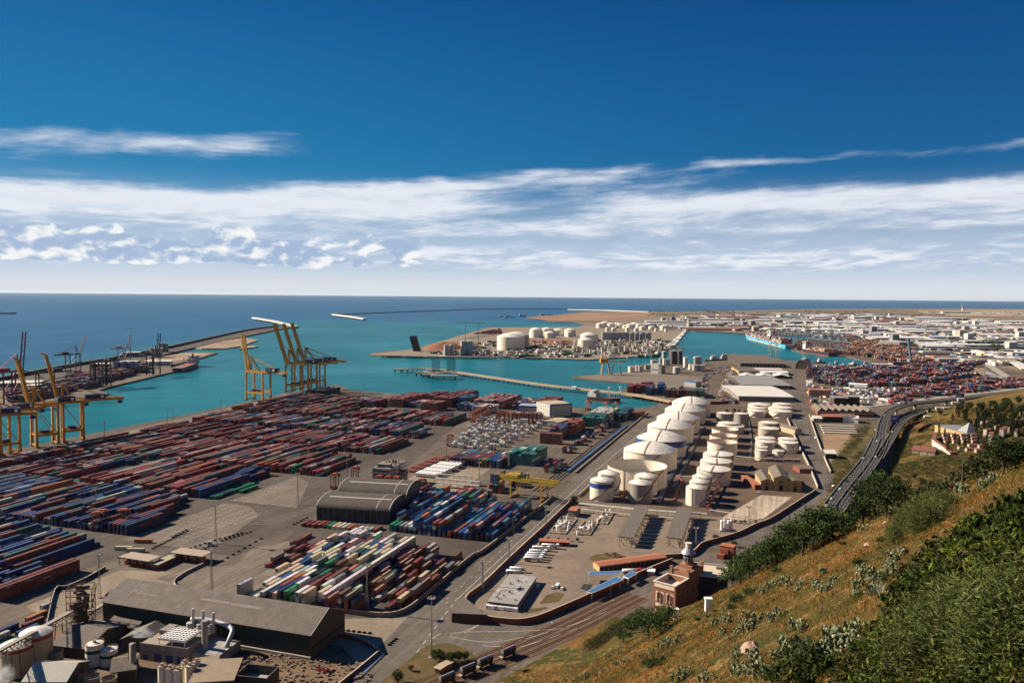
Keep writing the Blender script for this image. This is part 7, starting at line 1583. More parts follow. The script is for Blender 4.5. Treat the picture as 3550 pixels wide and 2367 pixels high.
# cemetery slope
def on(x,y):return PT(x,y,250)
cp = on(3290,1505);vv = on(3240,1505) - on(3350,1508)
r = thing('chapel','low ochre chapel with a pointed pyramid roof among cypresses','chapel',on(3240,1498),math.atan2(*(on(3352,1510) - on(3240,1498)).yx));wc = (on(3352,1510) - on(3240,1498)).length
m = MB();m.box(0,wc,0,30,-3,9);m.build('wall',M_ochre,r);m = MB();m.box(-.5,wc+.5,-.5,30.5,9,9.5,bottom=True);m.build('roof',mat('chapel_roof',(.30,.30,.30),.6,.2,var=.2,vscale=.3),r)
m = MB();c = wc*.8;m.add([(c - 9,2,9.5),(c+9,2,9.5),(c+9,20,9.5),(c - 9,20,9.5),(c,11,21)],[(0,1,4),(1,2,4),(2,3,4),(3,0,4)]);m.build('pyramid_roof',MATS['chapel_roof'],r)
M_niche = mat('niche_wall',(.52,.44,.34),.85,var=.3,vscale=.6);M_nr = mat('niche_roof',(.26,.09,.055),.85,var=.25,vscale=.6)
def niche(p,rz,L,Dp,Hh,label,nm='niche_block'):
 r = thing(nm,label,'niche block',p,rz,'burial niche blocks');m = MB();m.box(0,L,0,Dp,-4,Hh);m.build('wall',M_niche,r);m = MB();m.box(-.3,L+.3,-.3,Dp+.3,Hh,Hh+.4,bottom=True);m.build('roof',M_nr,r)
k = 0
for x0_ in (3270,3300,3332,3366):
 for j in range(3):k += 1;niche(on(x0_+j*3,1515+j*11),-.15,14,5,3.2,f'brown roofed niche block below the chapel, {od(j + 1)} down in the {od([3270, 3300, 3332, 3366].index(x0_) + 1)} column')
for k,(x,y) in enumerate([(3325,1560),(3352,1566),(3385,1570),(3360,1552),(3395,1555)]):niche(on(x,y),-.2,16,6,3.4,f'brown roofed niche block on the lower terrace, {od(k + 1)} across')
pw = [on(x,y) for x,y in [(3240,1520),(3236,1545),(3252,1555),(3278,1563),(3300,1578),(3312,1572)]];o = pw[0];r = thing('curved_niche_wall','white curving niche wall with a red capped top below the chapel','wall',o);q = [v - o for v in pw]
m = MB();bandmesh(m,q,3.5,-6,7);m.build('panel',M_hc,r);m = MB();bandmesh(m,q,4.2,7,7.5);m.build('coping',M_nr,r)
for k in range(3):
 niche(on(3185+k*28,1572+k*3),1.05,36,7,3,f'long red roofed niche terrace outside the curved wall, {od(k + 1)} across')
CY_ = 0
for _ in range(400):
 if CY_ >= 90:break
 x,y = ru(3300,3560),ru(1420,1530)
 if y > 1500+(x - 3300)*.09 or (x < 3345 and y > 1470):continue
 CY_ += 1;plant('cypress',on(x,y),ru(1.0,1.5),f'dark cypress, {["lower", "middle", "upper"][int((1530 - y) / 37)]} belt of the cemetery grove, {od(int((x - 3300) / 6.5) + 1)} along','tree','cypresses of the cemetery',sz=ru(.8,1.3))
for x,y in [(3255,1500),(3275,1520),(3290,1540),(3310,1535),(3285,1572),(3325,1550),(3345,1560),(3360,1540),(3390,1545),(3410,1560),(3400,1530),(3420,1545)]:plant('cypress',on(x,y),1.1,f'cypress between niche blocks, {od(int((x - 3250) / 10) + 1)} along from the white wall','tree','cypresses of the cemetery')
for i,(x,y,L,h) in enumerate([(3400,1450,14,5),(3425,1478,18,6),(3450,1500,22,8),(3420,1510,15,7),(3478,1520,26,10),(3500,1500,18,7),(3520,1480,20,8),(3530,1515,20,6),(3405,1475,12,5),(3440,1530,16,8),(3545,1450,16,7)]):niche(on(x,y),ru(.2,1.0),L,4,h,f'pale tomb wall glimpsed between the cypresses, {od(i + 1)} in the grove','tomb_wall')
for i,(pts,z) in enumerate([([(3180,1500),(3230,1470),(3320,1455)],0),([(3150,1480),(3200,1460),(3330,1430)],0)]):
 q = [on(*p) for p in pts];o = q[0];r = thing('cemetery_wall',['long dark retaining wall beneath the chapel','brown retaining wall nearer the highway'][i],'wall',o);m = MB();bandmesh(m,[v - o for v in smooth(q,4)],1.2,-3,5);m.build('panel',M_brick,r)
for i,(x,y) in enumerate([(3215,1452),(3245,1448),(3270,1450),(3300,1440),(3205,1470),(3320,1432)]):shed('cemetery_hut',f'low pale building by the cemetery road, {od(i + 1)} from the fork',topx(on(x,y)),topx(on(x+22,y+1)),9,y - 5,.4,M_palew,M_cream,z0=on(x,y).z,zh=4)
# breakwaters, pier, jetty
M_rockb = ground_mat('breakwater_rock',(.07,.06,.055),(.11,.095,.085),.06);M_whitec = mat('pale_concrete',(.66,.62,.56),.8,var=.15,vscale=.05);M_pier = ground_mat('pier_ground',(.12,.10,.085),(.17,.14,.11),.02);M_sandy = ground_mat('sandy_fill',(.36,.29,.21),(.26,.19,.13),.01)
def slab(name,px_,z,m,sk=5.0):return sheet(name,PP(*px_),z,[m],skirt=sk)
slab('breakwater',[(-40,1334),(0,1320),(191,1282),(383,1248),(574,1210),(850,1148),(965,1133),(1028,1133),(1026,1136),(970,1142),(850,1167),(765,1184),(700,1200),(574,1230),(383,1278),(191,1315),(0,1352),(-40,1362)],2.0,M_rockb)
bw = MB();bandmesh(bw,smooth(PP((-40,1330),(191,1283),(383,1249),(574,1211),(850,1149),(965,1134))),9,-3,9);tag(bw.build('breakwater_wall',[mat('dark_seawall',(.075,.065,.06),.9,var=.3,vscale=.02)]),'long dark sea wall of the outer breakwater','sea wall')
slab('pier',[(-40,1352),(0,1345),(191,1312),(383,1275),(520,1246),(640,1222),(754,1223),(700,1240),(612,1262),(589,1268),(608,1287),(383,1340),(340,1353),(379,1363),(344,1376),(306,1379),(200,1388),(38,1409),(-40,1424)],.4,M_pier)
slab('sand_spit',[(666,1205),(765,1184),(850,1170),(895,1180),(870,1188),(840,1200),(780,1208),(700,1209)],.8,M_sandy);slab('sand_spit',[(840,1198),(895,1200),(880,1204),(830,1210)],.6,M_sandy);sheet('sand_fill',PP((440,1262),(540,1240),(640,1224),(740,1224),(700,1237),(600,1256),(520,1262)),.9,[M_sandy])
for pts,w_,z,m_,nm,lab in [([(879,1103),(950,1115),(1028,1134)],26,7,M_whitec,'pale_breakwater','white detached breakwater behind the golden cranes'),([(1156,1091),(1210,1098),(1265,1107)],30,7,M_whitec,'white_breakwater','white detached breakwater alone at the harbour entrance')]:
 m = MB();bandmesh(m,PP(*pts),w_,-3,z);tag(m.build(nm,m_),lab,'breakwater','white breakwaters');m = MB()
 for k in range(160):t = rnd()*(len(pts) - 1);i = int(t);f = t - i;p = P(pts[i][0]+(pts[i+1][0] - pts[i][0])*f,pts[i][1]+(pts[i+1][1] - pts[i][1])*f+3.4);m.cbox(p.x+ru(-15,15),p.y+ru(-20,15),-3,ru(4,10),ru(4,10),ru(2,5),ru(0,3))
 tag(m.build('rock_armour',M_rockb),'rock armour heaped along the '+lab,'rocks',kind='stuff')
m = MB();bandmesh(m,PP((1168,1090),(1347,1083),(1661,1072),(1750,1071),(1968,1072)),34,-3,5);tag(m.build('far_breakwater',M_rockb),'thin dark breakwater far across the harbour mouth','breakwater')
slab('surf_beach',[(1968,1072),(2100,1074),(2247,1080),(2247,1083),(2100,1077),(1968,1074)],2.0,M_whitec)
st_ = MB()
def smallstack(poly,palette,n0,n1,keep=.7,da=13,db=3):
 q = [P(x,y) for x,y in poly]
 lo = (min(p.x for p in q),min(p.y for p in q));hi = (max(p.x for p in q),max(p.y for p in q));ang = math.atan2((q[1] - q[0]).y,(q[1] - q[0]).x);c,s = math.cos(ang),math.sin(ang)
 uu = [(p.x*c+p.y*s,-p.x*s+p.y*c) for p in q];a = min(u[0] for u in uu)
 while a < max(u[0] for u in uu):
  b = min(u[1] for u in uu)
  while b < max(u[1] for u in uu):
   ins = False
   for i in range(len(uu)):
    (a0,b0),(a1,b1) = uu[i - 1],uu[i]
    if (b0 > b) != (b1 > b) and a < a0+(b - b0)/(b1 - b0)*(a1 - a0):ins = not ins
   v = mn0.noise(Vector((a/30,b/14,5.0)))+.5
   if ins and v > 1 - keep and int(b/db) % 6:
    n = n0+int(max(0,min(.99,v))*(n1 - n0+1));
    for t in range(n):st_.col = jit(COLS[random.choice(palette)]);st_.cbox(a*c - b*s,a*s+b*c,.5+t*2.6,12,2.4,2.5,ang)
   b += db
  a += da
smallstack([(20,1372),(330,1318),(340,1340),(200,1370),(130,1392),(40,1398)],PMIX+PRED,2,5,.6);smallstack([(230,1310),(440,1272),(520,1262),(500,1290),(380,1322),(240,1345)],PRED+['dark blue']*6+['maroon']*6+['dark green']*4,3,5,.75)
tag(st_.build('pier_containers',[M_box]),'stacked containers crowded along the far left pier','container stacks',kind='stuff')
M_lilac = mat('pale_lilac_metal',(.30,.30,.34),.6)
def far_crane(x,y,H,boom,lean,label,m_=M_blkm,flip=1,rz=0.0):
 p = P(x,y);r = thing('quay_crane',label,'crane',p,rz,'dark cranes on far quays');m = MB()
 for xx in (0,16):
  for yy in (0,24):m.beam((xx,yy,0),(xx,yy,H),1.8)
  m.beam((xx,0,H*.35),(xx,24,H*.35),1.6);m.beam((xx,0,H*.35),(xx,24,H*.95),.8)
 m.build('portal_frame',m_,r);m = MB();[m.beam((xx,-30,H),(xx,28,H),1.4,2.2) for xx in (5,11)];m.build('girder',m_,r);m = MB()
 for xx in (5,11):m.beam((xx,28,H),(xx+lean*.0,28+lean,H+boom),1.5);m.beam((xx,22,H),(8,20,H+boom*.45),1.0);m.beam((8,20,H+boom*.45),(xx,-25,H),.6)
 for k in range(6):m.beam((5,28+lean*k/6,H+boom*k/6),(11,28+lean*k/6,H+boom*k/6),.8)
 m.build('boom',m_,r);m = MB();m.box(3,13,-14,0,H+1.5,H+6,bottom=True);m.build('machinery_house',m_,r)
far_crane(384,1338,48,1,30,'dark quay crane on the pier with its boom lowered across the quay',rz=2.6);far_crane(372,1336,46,2,20,'second dark quay crane close by the lowered one',rz=2.6)
far_crane(508,1300,44,46,6,'dark quay crane on the pier with its boom up, nearest the sand fill',rz=-.25);far_crane(410,1262,40,34,7,'grey crane with raised boom behind the pier stacks',M_lilac,rz=-.3);far_crane(228,1290,40,42,16,'dark crane boom leaning over the sea wall',MATS['black_crane_steel'],rz=-.5);far_crane(190,1375,42,8,26,'dark crane between the two yellow near booms',rz=2.4)
far_crane(14,1400,52,62,8,'crimson quay crane with raised boom at the frame edge',mat('crimson_crane',(.34,.015,.04),.55),rz=-.2)
for x,y,yt,l in [(48,1332,1290,'on the sea wall left of the near booms'),(178,1330,1263,'on the sea wall between near booms'),(315,1290,1240,'on the sea wall above the stacks'),(396,1262,1226,'on the sea wall near the grey crane')]:light_mast(x,y,yt,'thin dark lattice mast '+l,'pole2')
for i,(x,y,w_,h_,c) in enumerate([(540,1240,30,26,M_palew),(565,1222,26,26,M_grey),(455,1240,40,14,M_grey),(60,1345,70,9,M_conw),(130,1352,40,8,M_palew),(350,1290,40,18,M_grey),(430,1292,50,24,M_lilac),(545,1268,60,10,M_whitec)]):
 p = P(x,y);r = thing('pier_building',['pale block silo at the start of the sand fill','grey twin towers by the sea wall','grey shed behind the raised boom','low cream shed by the crimson crane','white low shed with striped roof on the pier','grey hall among pier stacks','tall lilac grey hall among pier stacks','white tanks and shed near the moored tanker'][i],'building',p,.25,'buildings on the far pier');m = MB();m.box(-w_/2,w_/2,0,w_*.6,0,h_);m.build('wall',c,r);m = MB();m.box(-w_/2 - 1,w_/2+1,-1,w_*.6+1,h_,h_+1,bottom=True);m.build('roof',M_whitec,r)
 if i in (0,1,6):m = MB();[m.cyl(-w_/2+w_*(k+.5)/3,-2,w_/7,0,h_+2,10) for k in range(3)];m.build('silo_front',c,r)
M_hullg = mat('hull_green',(.03,.10,.09),.5);M_hullr = mat('hull_red',(.22,.03,.03),.6);M_hullb = mat('hull_light_blue',(.09,.42,.60),.5);M_hullk = mat('hull_black',(.03,.03,.045),.5);M_deckr = mat('deck_red',(.28,.10,.07),.8,var=.3,vscale=.2);M_foot = mat('boot_red',(.35,.05,.03),.7)
def ship(p,rz,L,B,Hh,hull,label,house=('aft',.14,14),name='cargo_ship',cat='ship',deck=None,boot=True,group=None,masts=2,white=None):
 r = thing(name,label,cat,(p.x,p.y,-2.6),rz,group);N = 12
 prof = [(-L/2,.75),(-L*.46,.95),(-L*.3,1),(L*.25,1),(L*.38,.8),(L*.46,.45),(L/2,.03)]
 def ring(z,s):return [(x*(1+(s - 1)*.3),y*B/2*s,z+(Hh*.18 if x > L*.3 and z > 0 else 0)) for x,y in prof]+[(x*(1+(s - 1)*.3),-y*B/2*s,z+(Hh*.18 if x > L*.3 and z > 0 else 0)) for x,y in prof[::-1]]
 n = len(prof)*2;m = MB();v = ring(Hh*.25,.97)+ring(Hh,1.0);m.add(v,[(i,(i+1) % n,n+(i+1) % n,n+i) for i in range(n)]);m.build('hull',hull,r)
 m = MB();m.add(ring(-1,.92)+ring(Hh*.25,.965),[(i,(i+1) % n,n+(i+1) % n,n+i) for i in range(n)]);m.build('boot_topping',M_foot if boot else hull,r)
 m = MB();rg = ring(Hh - .1,.98);[m.add([rg[i],rg[i+1],rg[n - 2 - i],rg[n - 1 - i]],[(0,3,2,1)]) for i in range(len(prof) - 1)];m.build('deck',deck or M_deckr,r)
 pos,fr_,hh = house;x0 = -L*.46 if pos == 'aft' else (L*.26 if pos == 'fore' else -L*.2);m = MB();m.box(x0,x0+L*fr_,-B*.42,B*.42,Hh,Hh+hh*.6);m.box(x0+L*fr_*.2,x0+L*fr_*.9,-B*.36,B*.36,Hh+hh*.6,Hh+hh);m.box(x0+L*fr_*.5,x0+L*fr_*.8,-B*.52,B*.52,Hh+hh*.8,Hh+hh*.95,bottom=True);hs = m.build('superstructure',white or M_whitec,r)
 m = MB();m.box(x0+L*fr_*.88,x0+L*fr_*.92,-B*.34,B*.34,Hh+hh*.82,Hh+hh*.9);m.build('bridge_window',M_win,hs)
 m = MB();m.cyl(x0+L*fr_*.25,0,B*.08+.4,Hh+hh*.6,Hh+hh*1.25,10);m.build('funnel',M_foot,r);m = MB()
 for k in range(masts):x = -L*.15+k*L*.28;m.beam((x,0,Hh),(x,0,Hh+hh*1.05),B*.025+.2);m.beam((x,0,Hh+hh*.4),(x+L*.09,0,Hh+hh*.8),.25)
 m.beam((x0+L*fr_*.6,0,Hh+hh),(x0+L*fr_*.6,0,Hh+hh*1.4),.3);m.build('mast',M_gal,r);return r
def shipbox(r,x0,x1,B,z,n,palette):
 m = MB();x = x0
 while x < x1:
  y = -B/2+1.3;h = n
  while y < B/2 - 1:
   h = max(1,min(n,h+random.choice([-1,0,0,1])))
   for t in range(h):m.col = jit(COLS[random.choice(palette)]);m.box(x,x+12,y,y+2.4,z+t*2.6,z+t*2.6+2.55)
   y += 2.5
  x += 12.9
 m.build('deck_cargo',M_box,r)
pA,pB = P(608,1287),P(680,1262);d = pB - pA;ship((pA+pB)/2+Vector((4,-6,0)),math.atan2(d.y,d.x),d.length*.95,26,10,M_hullg,'green hulled tanker with white deckhouse moored off the left pier',('fore',.18,18),masts=3)
pA,pB = P(2040,1382),P(2152,1392);d = pB - pA;ship((pA+pB)/2+Vector((0,4,0)),math.atan2(d.y,d.x),d.length,17,7,M_hullk,'small red decked tanker moored under the long jetty',('aft',.26,12),masts=3)
pA,pB = P(2588,1170),P(2738,1208);d = pB - pA;r = ship((pA+pB)/2,math.atan2(d.y,d.x)+math.pi,d.length,42,15,M_hullb,'huge light blue container ship lying in the inner basin',('mid',.07,40),boot=False,masts=0);shipbox(r,-d.length*.44,d.length*.40,38,15,8,pal('pale grey:5,maroon:5,rust red:3,grey:3,white:2,orange:1'))
m = MB();L_ = d.length;m.box(-L_*.45,L_*.3,-21.3,21.3,2.2,6);m.build('white_waterline',M_cream,r)
for sg in (1,-1):o = bpy.data.objects.new('lettering',let('MAERSK LINE',8,M_navy));S.collection.objects.link(o);o.parent = r;o.location = (L_*.05,21.6*sg,10.5);o.rotation_euler = (math.pi/2,0,math.pi if sg > 0 else 0)
pA,pB = P(2780,1218),P(2878,1232);d = pB - pA;r = ship((pA+pB)/2+Vector((0,-8,0)),math.atan2(d.y,d.x)+math.pi,d.length*1.05,30,13,M_hullk,'black hulled container ship beside the orange stacks',('fore',.1,26),masts=0);shipbox(r,-d.length*.4,d.length*.2,26,13,3,pal('orange:4,cream:3,maroon:3,rust red:2'))
for x,y,L,hull,lab,hh in [(2478,1250,60,M_hullr,'red hulled tug supply ship, larger of two at the grey quay',12),(2512,1247,50,M_hullr,'red and white supply ship behind the red one at the grey quay',14),(2548,1241,38,M_hullk,'small black and white tug near the grey quay end',10),(2575,1238,26,M_hullk,'tiny tug by the long brown shed',9),(2843,1258,34,M_hullk,'white tug with a raised derrick in the inner basin',10),
                      (2900,1264,24,M_hullb,'small blue and white boat by the moored workboats',7),(2962,1267,28,M_hullk,'small white topped tug close to the white quay office',8),(3004,1268,34,M_hullb,'white and blue tug at the end of the inner basin',10),(2765,1214,40,M_hullr,'low grey barge between the two container ships',4)]:
 ship(P(x,y,-2),ru(-.3,.2),L,L*.24,4,hull,lab,('mid',.3,hh),'tug_boat','boat',masts=1)
for x,y,L,rz,hh,lab in [(14,1088,190,.1,26,'pale ship leaving at the left edge of the open sea'),(1100,1029,130,.2,22,'tiny ship near the horizon above the white breakwaters'),(1532,1034,230,0,14,'tiny tanker on the horizon trailing a wake'),(2180,1062,40,0,12,'tiny sailing boat off the beach'),(2460,1060,120,0,12,'faint ship on the open sea beyond the plain'),(2625,1062,40,0,12,'tiny white boat beyond the far plain'),(1742,1099,60,.3,10,'small dredger off the peninsula'),(1768,1100,90,.2,12,'dredger with pontoons off the sandy point'),(1812,1097,60,.2,22,'dredger with a tall frame at the sandy point'),(1895,1094,120,.1,16,'long barge with a crane by the brown reclaimed land')]:
 ship(P(x,y,-2),rz,L,L*.16,hh*.4,mat('distant_hull',(.12,.15,.18),.7),lab,('aft',.2,hh),'distant_ship','ship',masts=1)
M_jet = ground_mat('jetty_deck',(.55,.42,.28),(.40,.31,.22),.05)
def jetty(pts,w_,z,label,step=16):
 q = smooth(PP(*pts),3);o = q[0];r = thing('jetty',label,'jetty',o);L = [v - o for v in q];m = MB();bandmesh(m,L,w_,z - 1.2,z);m.build('deck',M_jet,r);m = MB();b = MB()
 for a,c in zip(L,L[1:]):
  k = 0;d = c - a
  while k < d.length:p = a+d.normalized()*k;[m.beam((p.x+e,p.y+f,-6),(p.x+e,p.y+f,z - 1.1),.9) for e in (-w_*.3,w_*.3) for f in (0,)];k += step
 m.build('pile',M_conw,r)
 for off in (-1.5,0,1.5):b.tube([v+Vector((off,off+3,z+1)) for v in L],.5,5)
 b.build('pipeline',mat('jetty_pipe',(.40,.30,.20),.6),r);return r
jetty([(2330,1403),(2200,1378),(2050,1361),(1880,1342),(1720,1318),(1600,1300),(1560,1293)],13,5,'long pale jetty with pipelines crossing the harbour')
jetty([(1560,1293),(1500,1300),(1470,1296)],18,4.5,'wider dark berth platform along the jetty',10);jetty([(1550,1290),(1480,1285),(1430,1284),(1385,1287)],5,4.5,'thin footbridge to the jetty end dolphin',22)
def platform(x,y,w_,d_,h_,lab,m_=M_conw):p = P(x,y);r = thing('berth_platform',lab,'platform',p,0,'berth platforms');m = MB();m.box(-w_/2,w_/2,-d_/2,d_/2,h_ - 2,h_,bottom=True);m.build('deck',m_,r);m = MB();[m.beam((x_,y_,-6),(x_,y_,h_ - 1.9),1.2) for x_ in (-w_*.4,0,w_*.4) for y_ in (-d_*.4,d_*.4)];m.build('pile',M_rockb,r)
for x,y,w_,d_,h_,lab in [(1391,1287,36,20,6,'end dolphin of the jetty footbridge'),(1460,1300,26,14,6,'dolphin by the first loading arms'),(1485,1305,26,16,5,'dolphin below the first loading arms'),(1540,1310,60,24,6,'wide loading platform between the two sets of arms'),(1355,1236,60,18,4,'dark berth dolphin before the leaning tower'),(1437,1238,50,18,4,'second dark dolphin before the leaning tower'),(1570,1241,150,18,5,'long dark berth before the peninsula plant'),(1640,1242,140,16,4,'dark berth continuing from the plant'),
                              (1750,1239,34,18,4,'small dark dolphin before the huge gas tank'),(1850,1243,50,14,4,'dark dolphin further along the peninsula')]+[(2300+k*13.5,1226 - k*12,30,10,4,f'finger dolphin on the inner basin side, {od(k + 1)} from the silos') for k in range(7)]:platform(x,y,w_,d_,h_,lab)
ai = 0
for x0_ in (1498,1552):
 for k in range(6):
  ai += 1;p = P(x0_+k*4.9,1294+k*.6);r = thing('marine_arm',f'tall dark marine loading arm, {od(k + 1)} of the {"left" if x0_ < 1500 else "right"} set on the jetty'.replace('left set','outer set').replace('right set','inner set'),'loading arm',p,0,'marine loading arms');m = MB();m.beam((0,0,3),(0,0,31),.9);m.beam((1.6,0,8),(1.6,0,33),.45);m.beam((0,0,31),(1.6,0,33),.5);m.beam((-1.5,0,6),(2.5,0,9),1.2);m.build('riser',mat('arm_blue',(.02,.04,.07),.6),r)
for i,(x,y,yt) in enumerate([(1480,1297,1282),(1530,1305,1281),(1577,1302,1285),(2112,1372,1345),(2150,1372,1343)]):
 p = P(x,y);h = ZAT(p,yt);r = thing('jetty_tower',f'slender pale lattice tower on the jetty, {od(i + 1)} from the outer end','tower',p,0,'jetty towers');m = MB();[m.beam((a,b,0),(a,b,h),.5) for a in (-1.5,1.5) for b in (-1.5,1.5)];[m.beam((-1.5,-1.5,h*k/6),(1.5,-1.5,h*(k+1)/6),.4) for k in range(6)];m.box(-2,2,-2,2,h,h+1.5,bottom=True);m.build('lattice',M_white,r)
shed('jetty_house','small white house on the jetty',(1982,1357),(1996,1358),6,1349,.8,M_white,M_white,z0=5,zh=4)
p = P(1447,1217);Hc = ZAT(p,1164);r = thing('control_tower','dark leaning port control tower at the tip of the peninsula','tower',p);m = MB();s = 12;lx = -12
m.add([(-s,-8,0),(s,-8,0),(s,8,0),(-s,8,0),(-s+lx,-8,Hc*.84),(s+lx,-8,Hc*.84),(s+lx,8,Hc*.84),(-s+lx,8,Hc*.84)],[(0,1,5,4),(1,2,6,5),(2,3,7,6),(3,0,4,7),(4,5,6,7)]);m.build('shaft',mat('tower_dark',(.02,.02,.035),.4),r)
m = MB();m.box(-s+lx,s+lx,-8,8,Hc*.88,Hc*.93,bottom=True);m.box(-s+lx,s+lx,-8,8,Hc*.96,Hc,bottom=True);m.build('gallery',mat('tower_dark',()),r);m = MB();m.box(-s+lx+1,s+lx - 1,-7,7,Hc*.84,Hc*.96);m.build('window',mat('tower_glass',(.12,.2,.26),.2),r)
for x,y,yt,jib,lab in [(1659,1191,1117,(-60,24),'grey tower crane with a long jib over the peninsula'),(1613,1184,1128,(0,6),'tower crane mast without visible jib on the peninsula'),(1882,1227,1148,(0,0),'red and white striped flare mast before the red earth'),(2189,1266,1236,(4,8),'thin derrick on the grey apron')]:
 p = P(x,y);h = ZAT(p,yt);r = thing('tower_crane' if jib[0] else 'lattice_mast',lab,'tower crane' if jib[0] else 'mast',p);m = MB();[m.beam((a,0,0),(a,0,h),.7) for a in (-1.2,1.2)];[m.beam((-1.2,0,h*k/14),(1.2,0,h*(k+1)/14),.5) for k in range(14)];m.build('mast',M_gal if x != 1882 else M_foot,r)
 if jib[1]:m = MB();m.beam((jib[0]*1.5,0,h*.97),(jib[1],0,h*.97),1.2);m.beam((0,0,h*1.06),(jib[0],0,h*.98),.5);m.build('jib',M_gal,r)
M_redearth = ground_mat('red_earth',(.32,.13,.07),(.24,.11,.06),.02)
sheet('red_earth',PP((1835,1178),(1990,1177),(2000,1190),(1960,1196),(1840,1192)),.2,[M_redearth]);sheet('red_earth',PP((1480,1218),(1540,1185),(1640,1188),(1650,1212)),.2,[M_redearth]);sheet('grey_lot',PP((1600,1172),(1720,1152),(1725,1160),(1640,1178)),.2,[M_conc]);sheet('dolphin_road',PP((2380,1146),(2372,1146),(2318,1190),(2300,1205),(2330,1200),(2345,1192)),.25,[M_whitec])
for x,y,rx,h_,lab in [(1545,1207,75,20,'wide brown earth heap on the peninsula'),(1618,1207,60,18,'darker earth heap beside the wide one')]:
 p = P(x,y);m = MB();m.dome(0,0,rx,0,h_,24,7);m.v = [(a*(1+.12*fb(a,b,20)),b*.7,c*(1+.3*fb(a,b,15))) for a,b,c in m.v];tag(m.build('earth_heap',M_redearth,loc=p,smooth=True),lab,'earth heap')
cl_ = MB();cl2 = MB()
for k in range(900):
 x,y = ru(1500,2330),ru(1150,1240)
 if y < 1232 - (x - 1480)*.30 and x < 1740:continue
 if y < 1185 and x < 2000 or (x > 2270 and y < 1260 - (x - 2270)*.0 and x+y*1.0 > 3515):continue
 if y < 1180:continue
 p = P(x,y);g = ru(.12,.5);cl_.col = random.choice([(g,g*.95,g*.88),(g,g*.8,g*.6),(.03,.08,.03),(.05,.05,.05),(.5,.48,.44)]);cl_.cbox(p.x,p.y,0,ru(5,26),ru(4,14),ru(2,9),ru(-.2,.5))
for k in range(160):
 x,y = ru(1980,2300),ru(1186,1232)
 if x+y > 3515:continue
 p = P(x,y);cl_.col = random.choice([(.4,.36,.3),(.6,.57,.5),(.2,.17,.14)]);cl_.cyl(p.x,p.y,ru(1.5,4),0,ru(5,22),8)
tag(cl_.build('plant_clutter',[M_box]),'dense low plant equipment spread over the peninsula','plant equipment',kind='stuff')
p = P(1590,1238);r = thing('process_tower','white plant towers standing on the peninsula berth','plant',P(1580,1236));m = MB();[m.cyl(x_,y_,rr,0,hh,12) for x_,y_,rr,hh in ((-28,0,7,34),(-12,4,7,36),(22,5,9,46),(40,5,9,46))];m.box(14,60,-4,16,20,32,bottom=True);m.build('vessel',M_palew,r);m = MB();[m.beam((x_,y_,0),(x_,y_,26),1.6) for x_ in (0,18,36,58) for y_ in (-6,14)];m.build('frame',M_conw,r)
st2 = MB();st2.col = (.2,.02,.03)
for k in range(240):x,y = ru(1640,1738),ru(1138,1158);st2.col = random.choice([(.13,.02,.03),(.2,.03,.03),(.12,.03,.08)]);(y > 1158 - (x - 1640)*.16) and st2.cbox(P(x,y).x,P(x,y).y,0,12,8,ru(3,8),.2)
tag(st2.build('scrap_stacks',[M_box]),'dark red stacks of material beyond the grey lot','stacks',kind='stuff')
sheet('grey_apron',PP((1998,1308),(2083,1298),(2178,1289),(2250,1290),(2440,1310),(2425,1345),(2330,1350),(2240,1333)),.1,[ground_mat('apron_grey',(.22,.19,.165),(.19,.165,.145),.01)])
for i,(x,hw,yb,yr) in enumerate([(2332,9,1262,1217),(2344,9,1262,1216),(2356,9,1263,1216),(2328,9,1258,1214),(2340,9,1257,1213),(2352,9,1257,1213)]):tank(x,hw,yb,yr,f'tall dark concrete silo of the big grain block, {od(i + 1)} of six',roof='flat',shell=mat('dark_concrete',(.12,.11,.10),.9,var=.2,vscale=.05),detail=False,cat='silo',name='silo',group='big grain silos')
WS = [(1275,28,760,812),(1330,16,752,800),(1355,16,752,802),(1372,12,750,800),(1410,14,745,785),(1436,14,742,785),(1468,16,700,745),(1498,14,702,745),(1540,14,683,742),(1576,16,690,750),(1612,16,690,750),(1574,22,620,690),(1767,20,675,765),(1860,22,672,745),(1892,20,668,745),(1812,18,740,795),(1855,26,745,800),(1885,16,745,798),(1920,26,745,798),(1685,32,765,822),(1705,14,768,815)]
for i,(x,hw,y0,y1) in enumerate(WS):tank(1700+x*.3827,hw*.3827,980+y1*.3827,980+y0*.3827,f'white silo on the apron, {od(i + 1)} counted from the yellow harbour crane',roof='cone' if i % 2 else 'flat',shell=M_palew if i % 3 else M_tank,detail=False,cat='silo',name='silo',group='white silos on the apron')
r,w = base('elevator_house','tall grey blue elevator building between white silos',(2256,1294),(2282,1296));h = ZAT(P(2270,1295),1262);m = MB();m.box(0,w,0,20,0,h);m.build('wall',M_palew,r);m = MB();m.box(w,w+8,0,18,0,h*.9);m.build('side_wall',M_grey,r);win_row(r,4,2,w - 2,0,h*.3,h*.5)
r,w = base('silo_bridge','conveyor gallery topping the dark grain silos',(2322,1260),(2368,1262));h = ZAT(P(2340,1261),1210);m = MB();m.box(0,w,4,10,h,h+5,bottom=True);m.box(0,7,2,12,h+5,h+10);m.build('gallery',M_conw,r)
p = P(2083,1298);r = thing('harbour_crane','yellow level luffing harbour crane on the grey apron','crane',p,.1);h = ZAT(p,1240);m = MB();[m.beam((x_,y_,0),(x_*.5+4,y_*.5,h*.75),1.8) for x_ in (0,22) for y_ in (-7,7)];m.build('portal',M_cream,r);m = MB();m.box(-2,14,-6,6,h*.72,h*.95,bottom=True);m.beam((4,0,h*.9),(2,0,h*1.15),2.5);m.build('cabin',M_yel,r);m = MB();m.beam((8,0,h*.82),(64,0,h*.74),2.0);m.build('jib',M_yel,r)
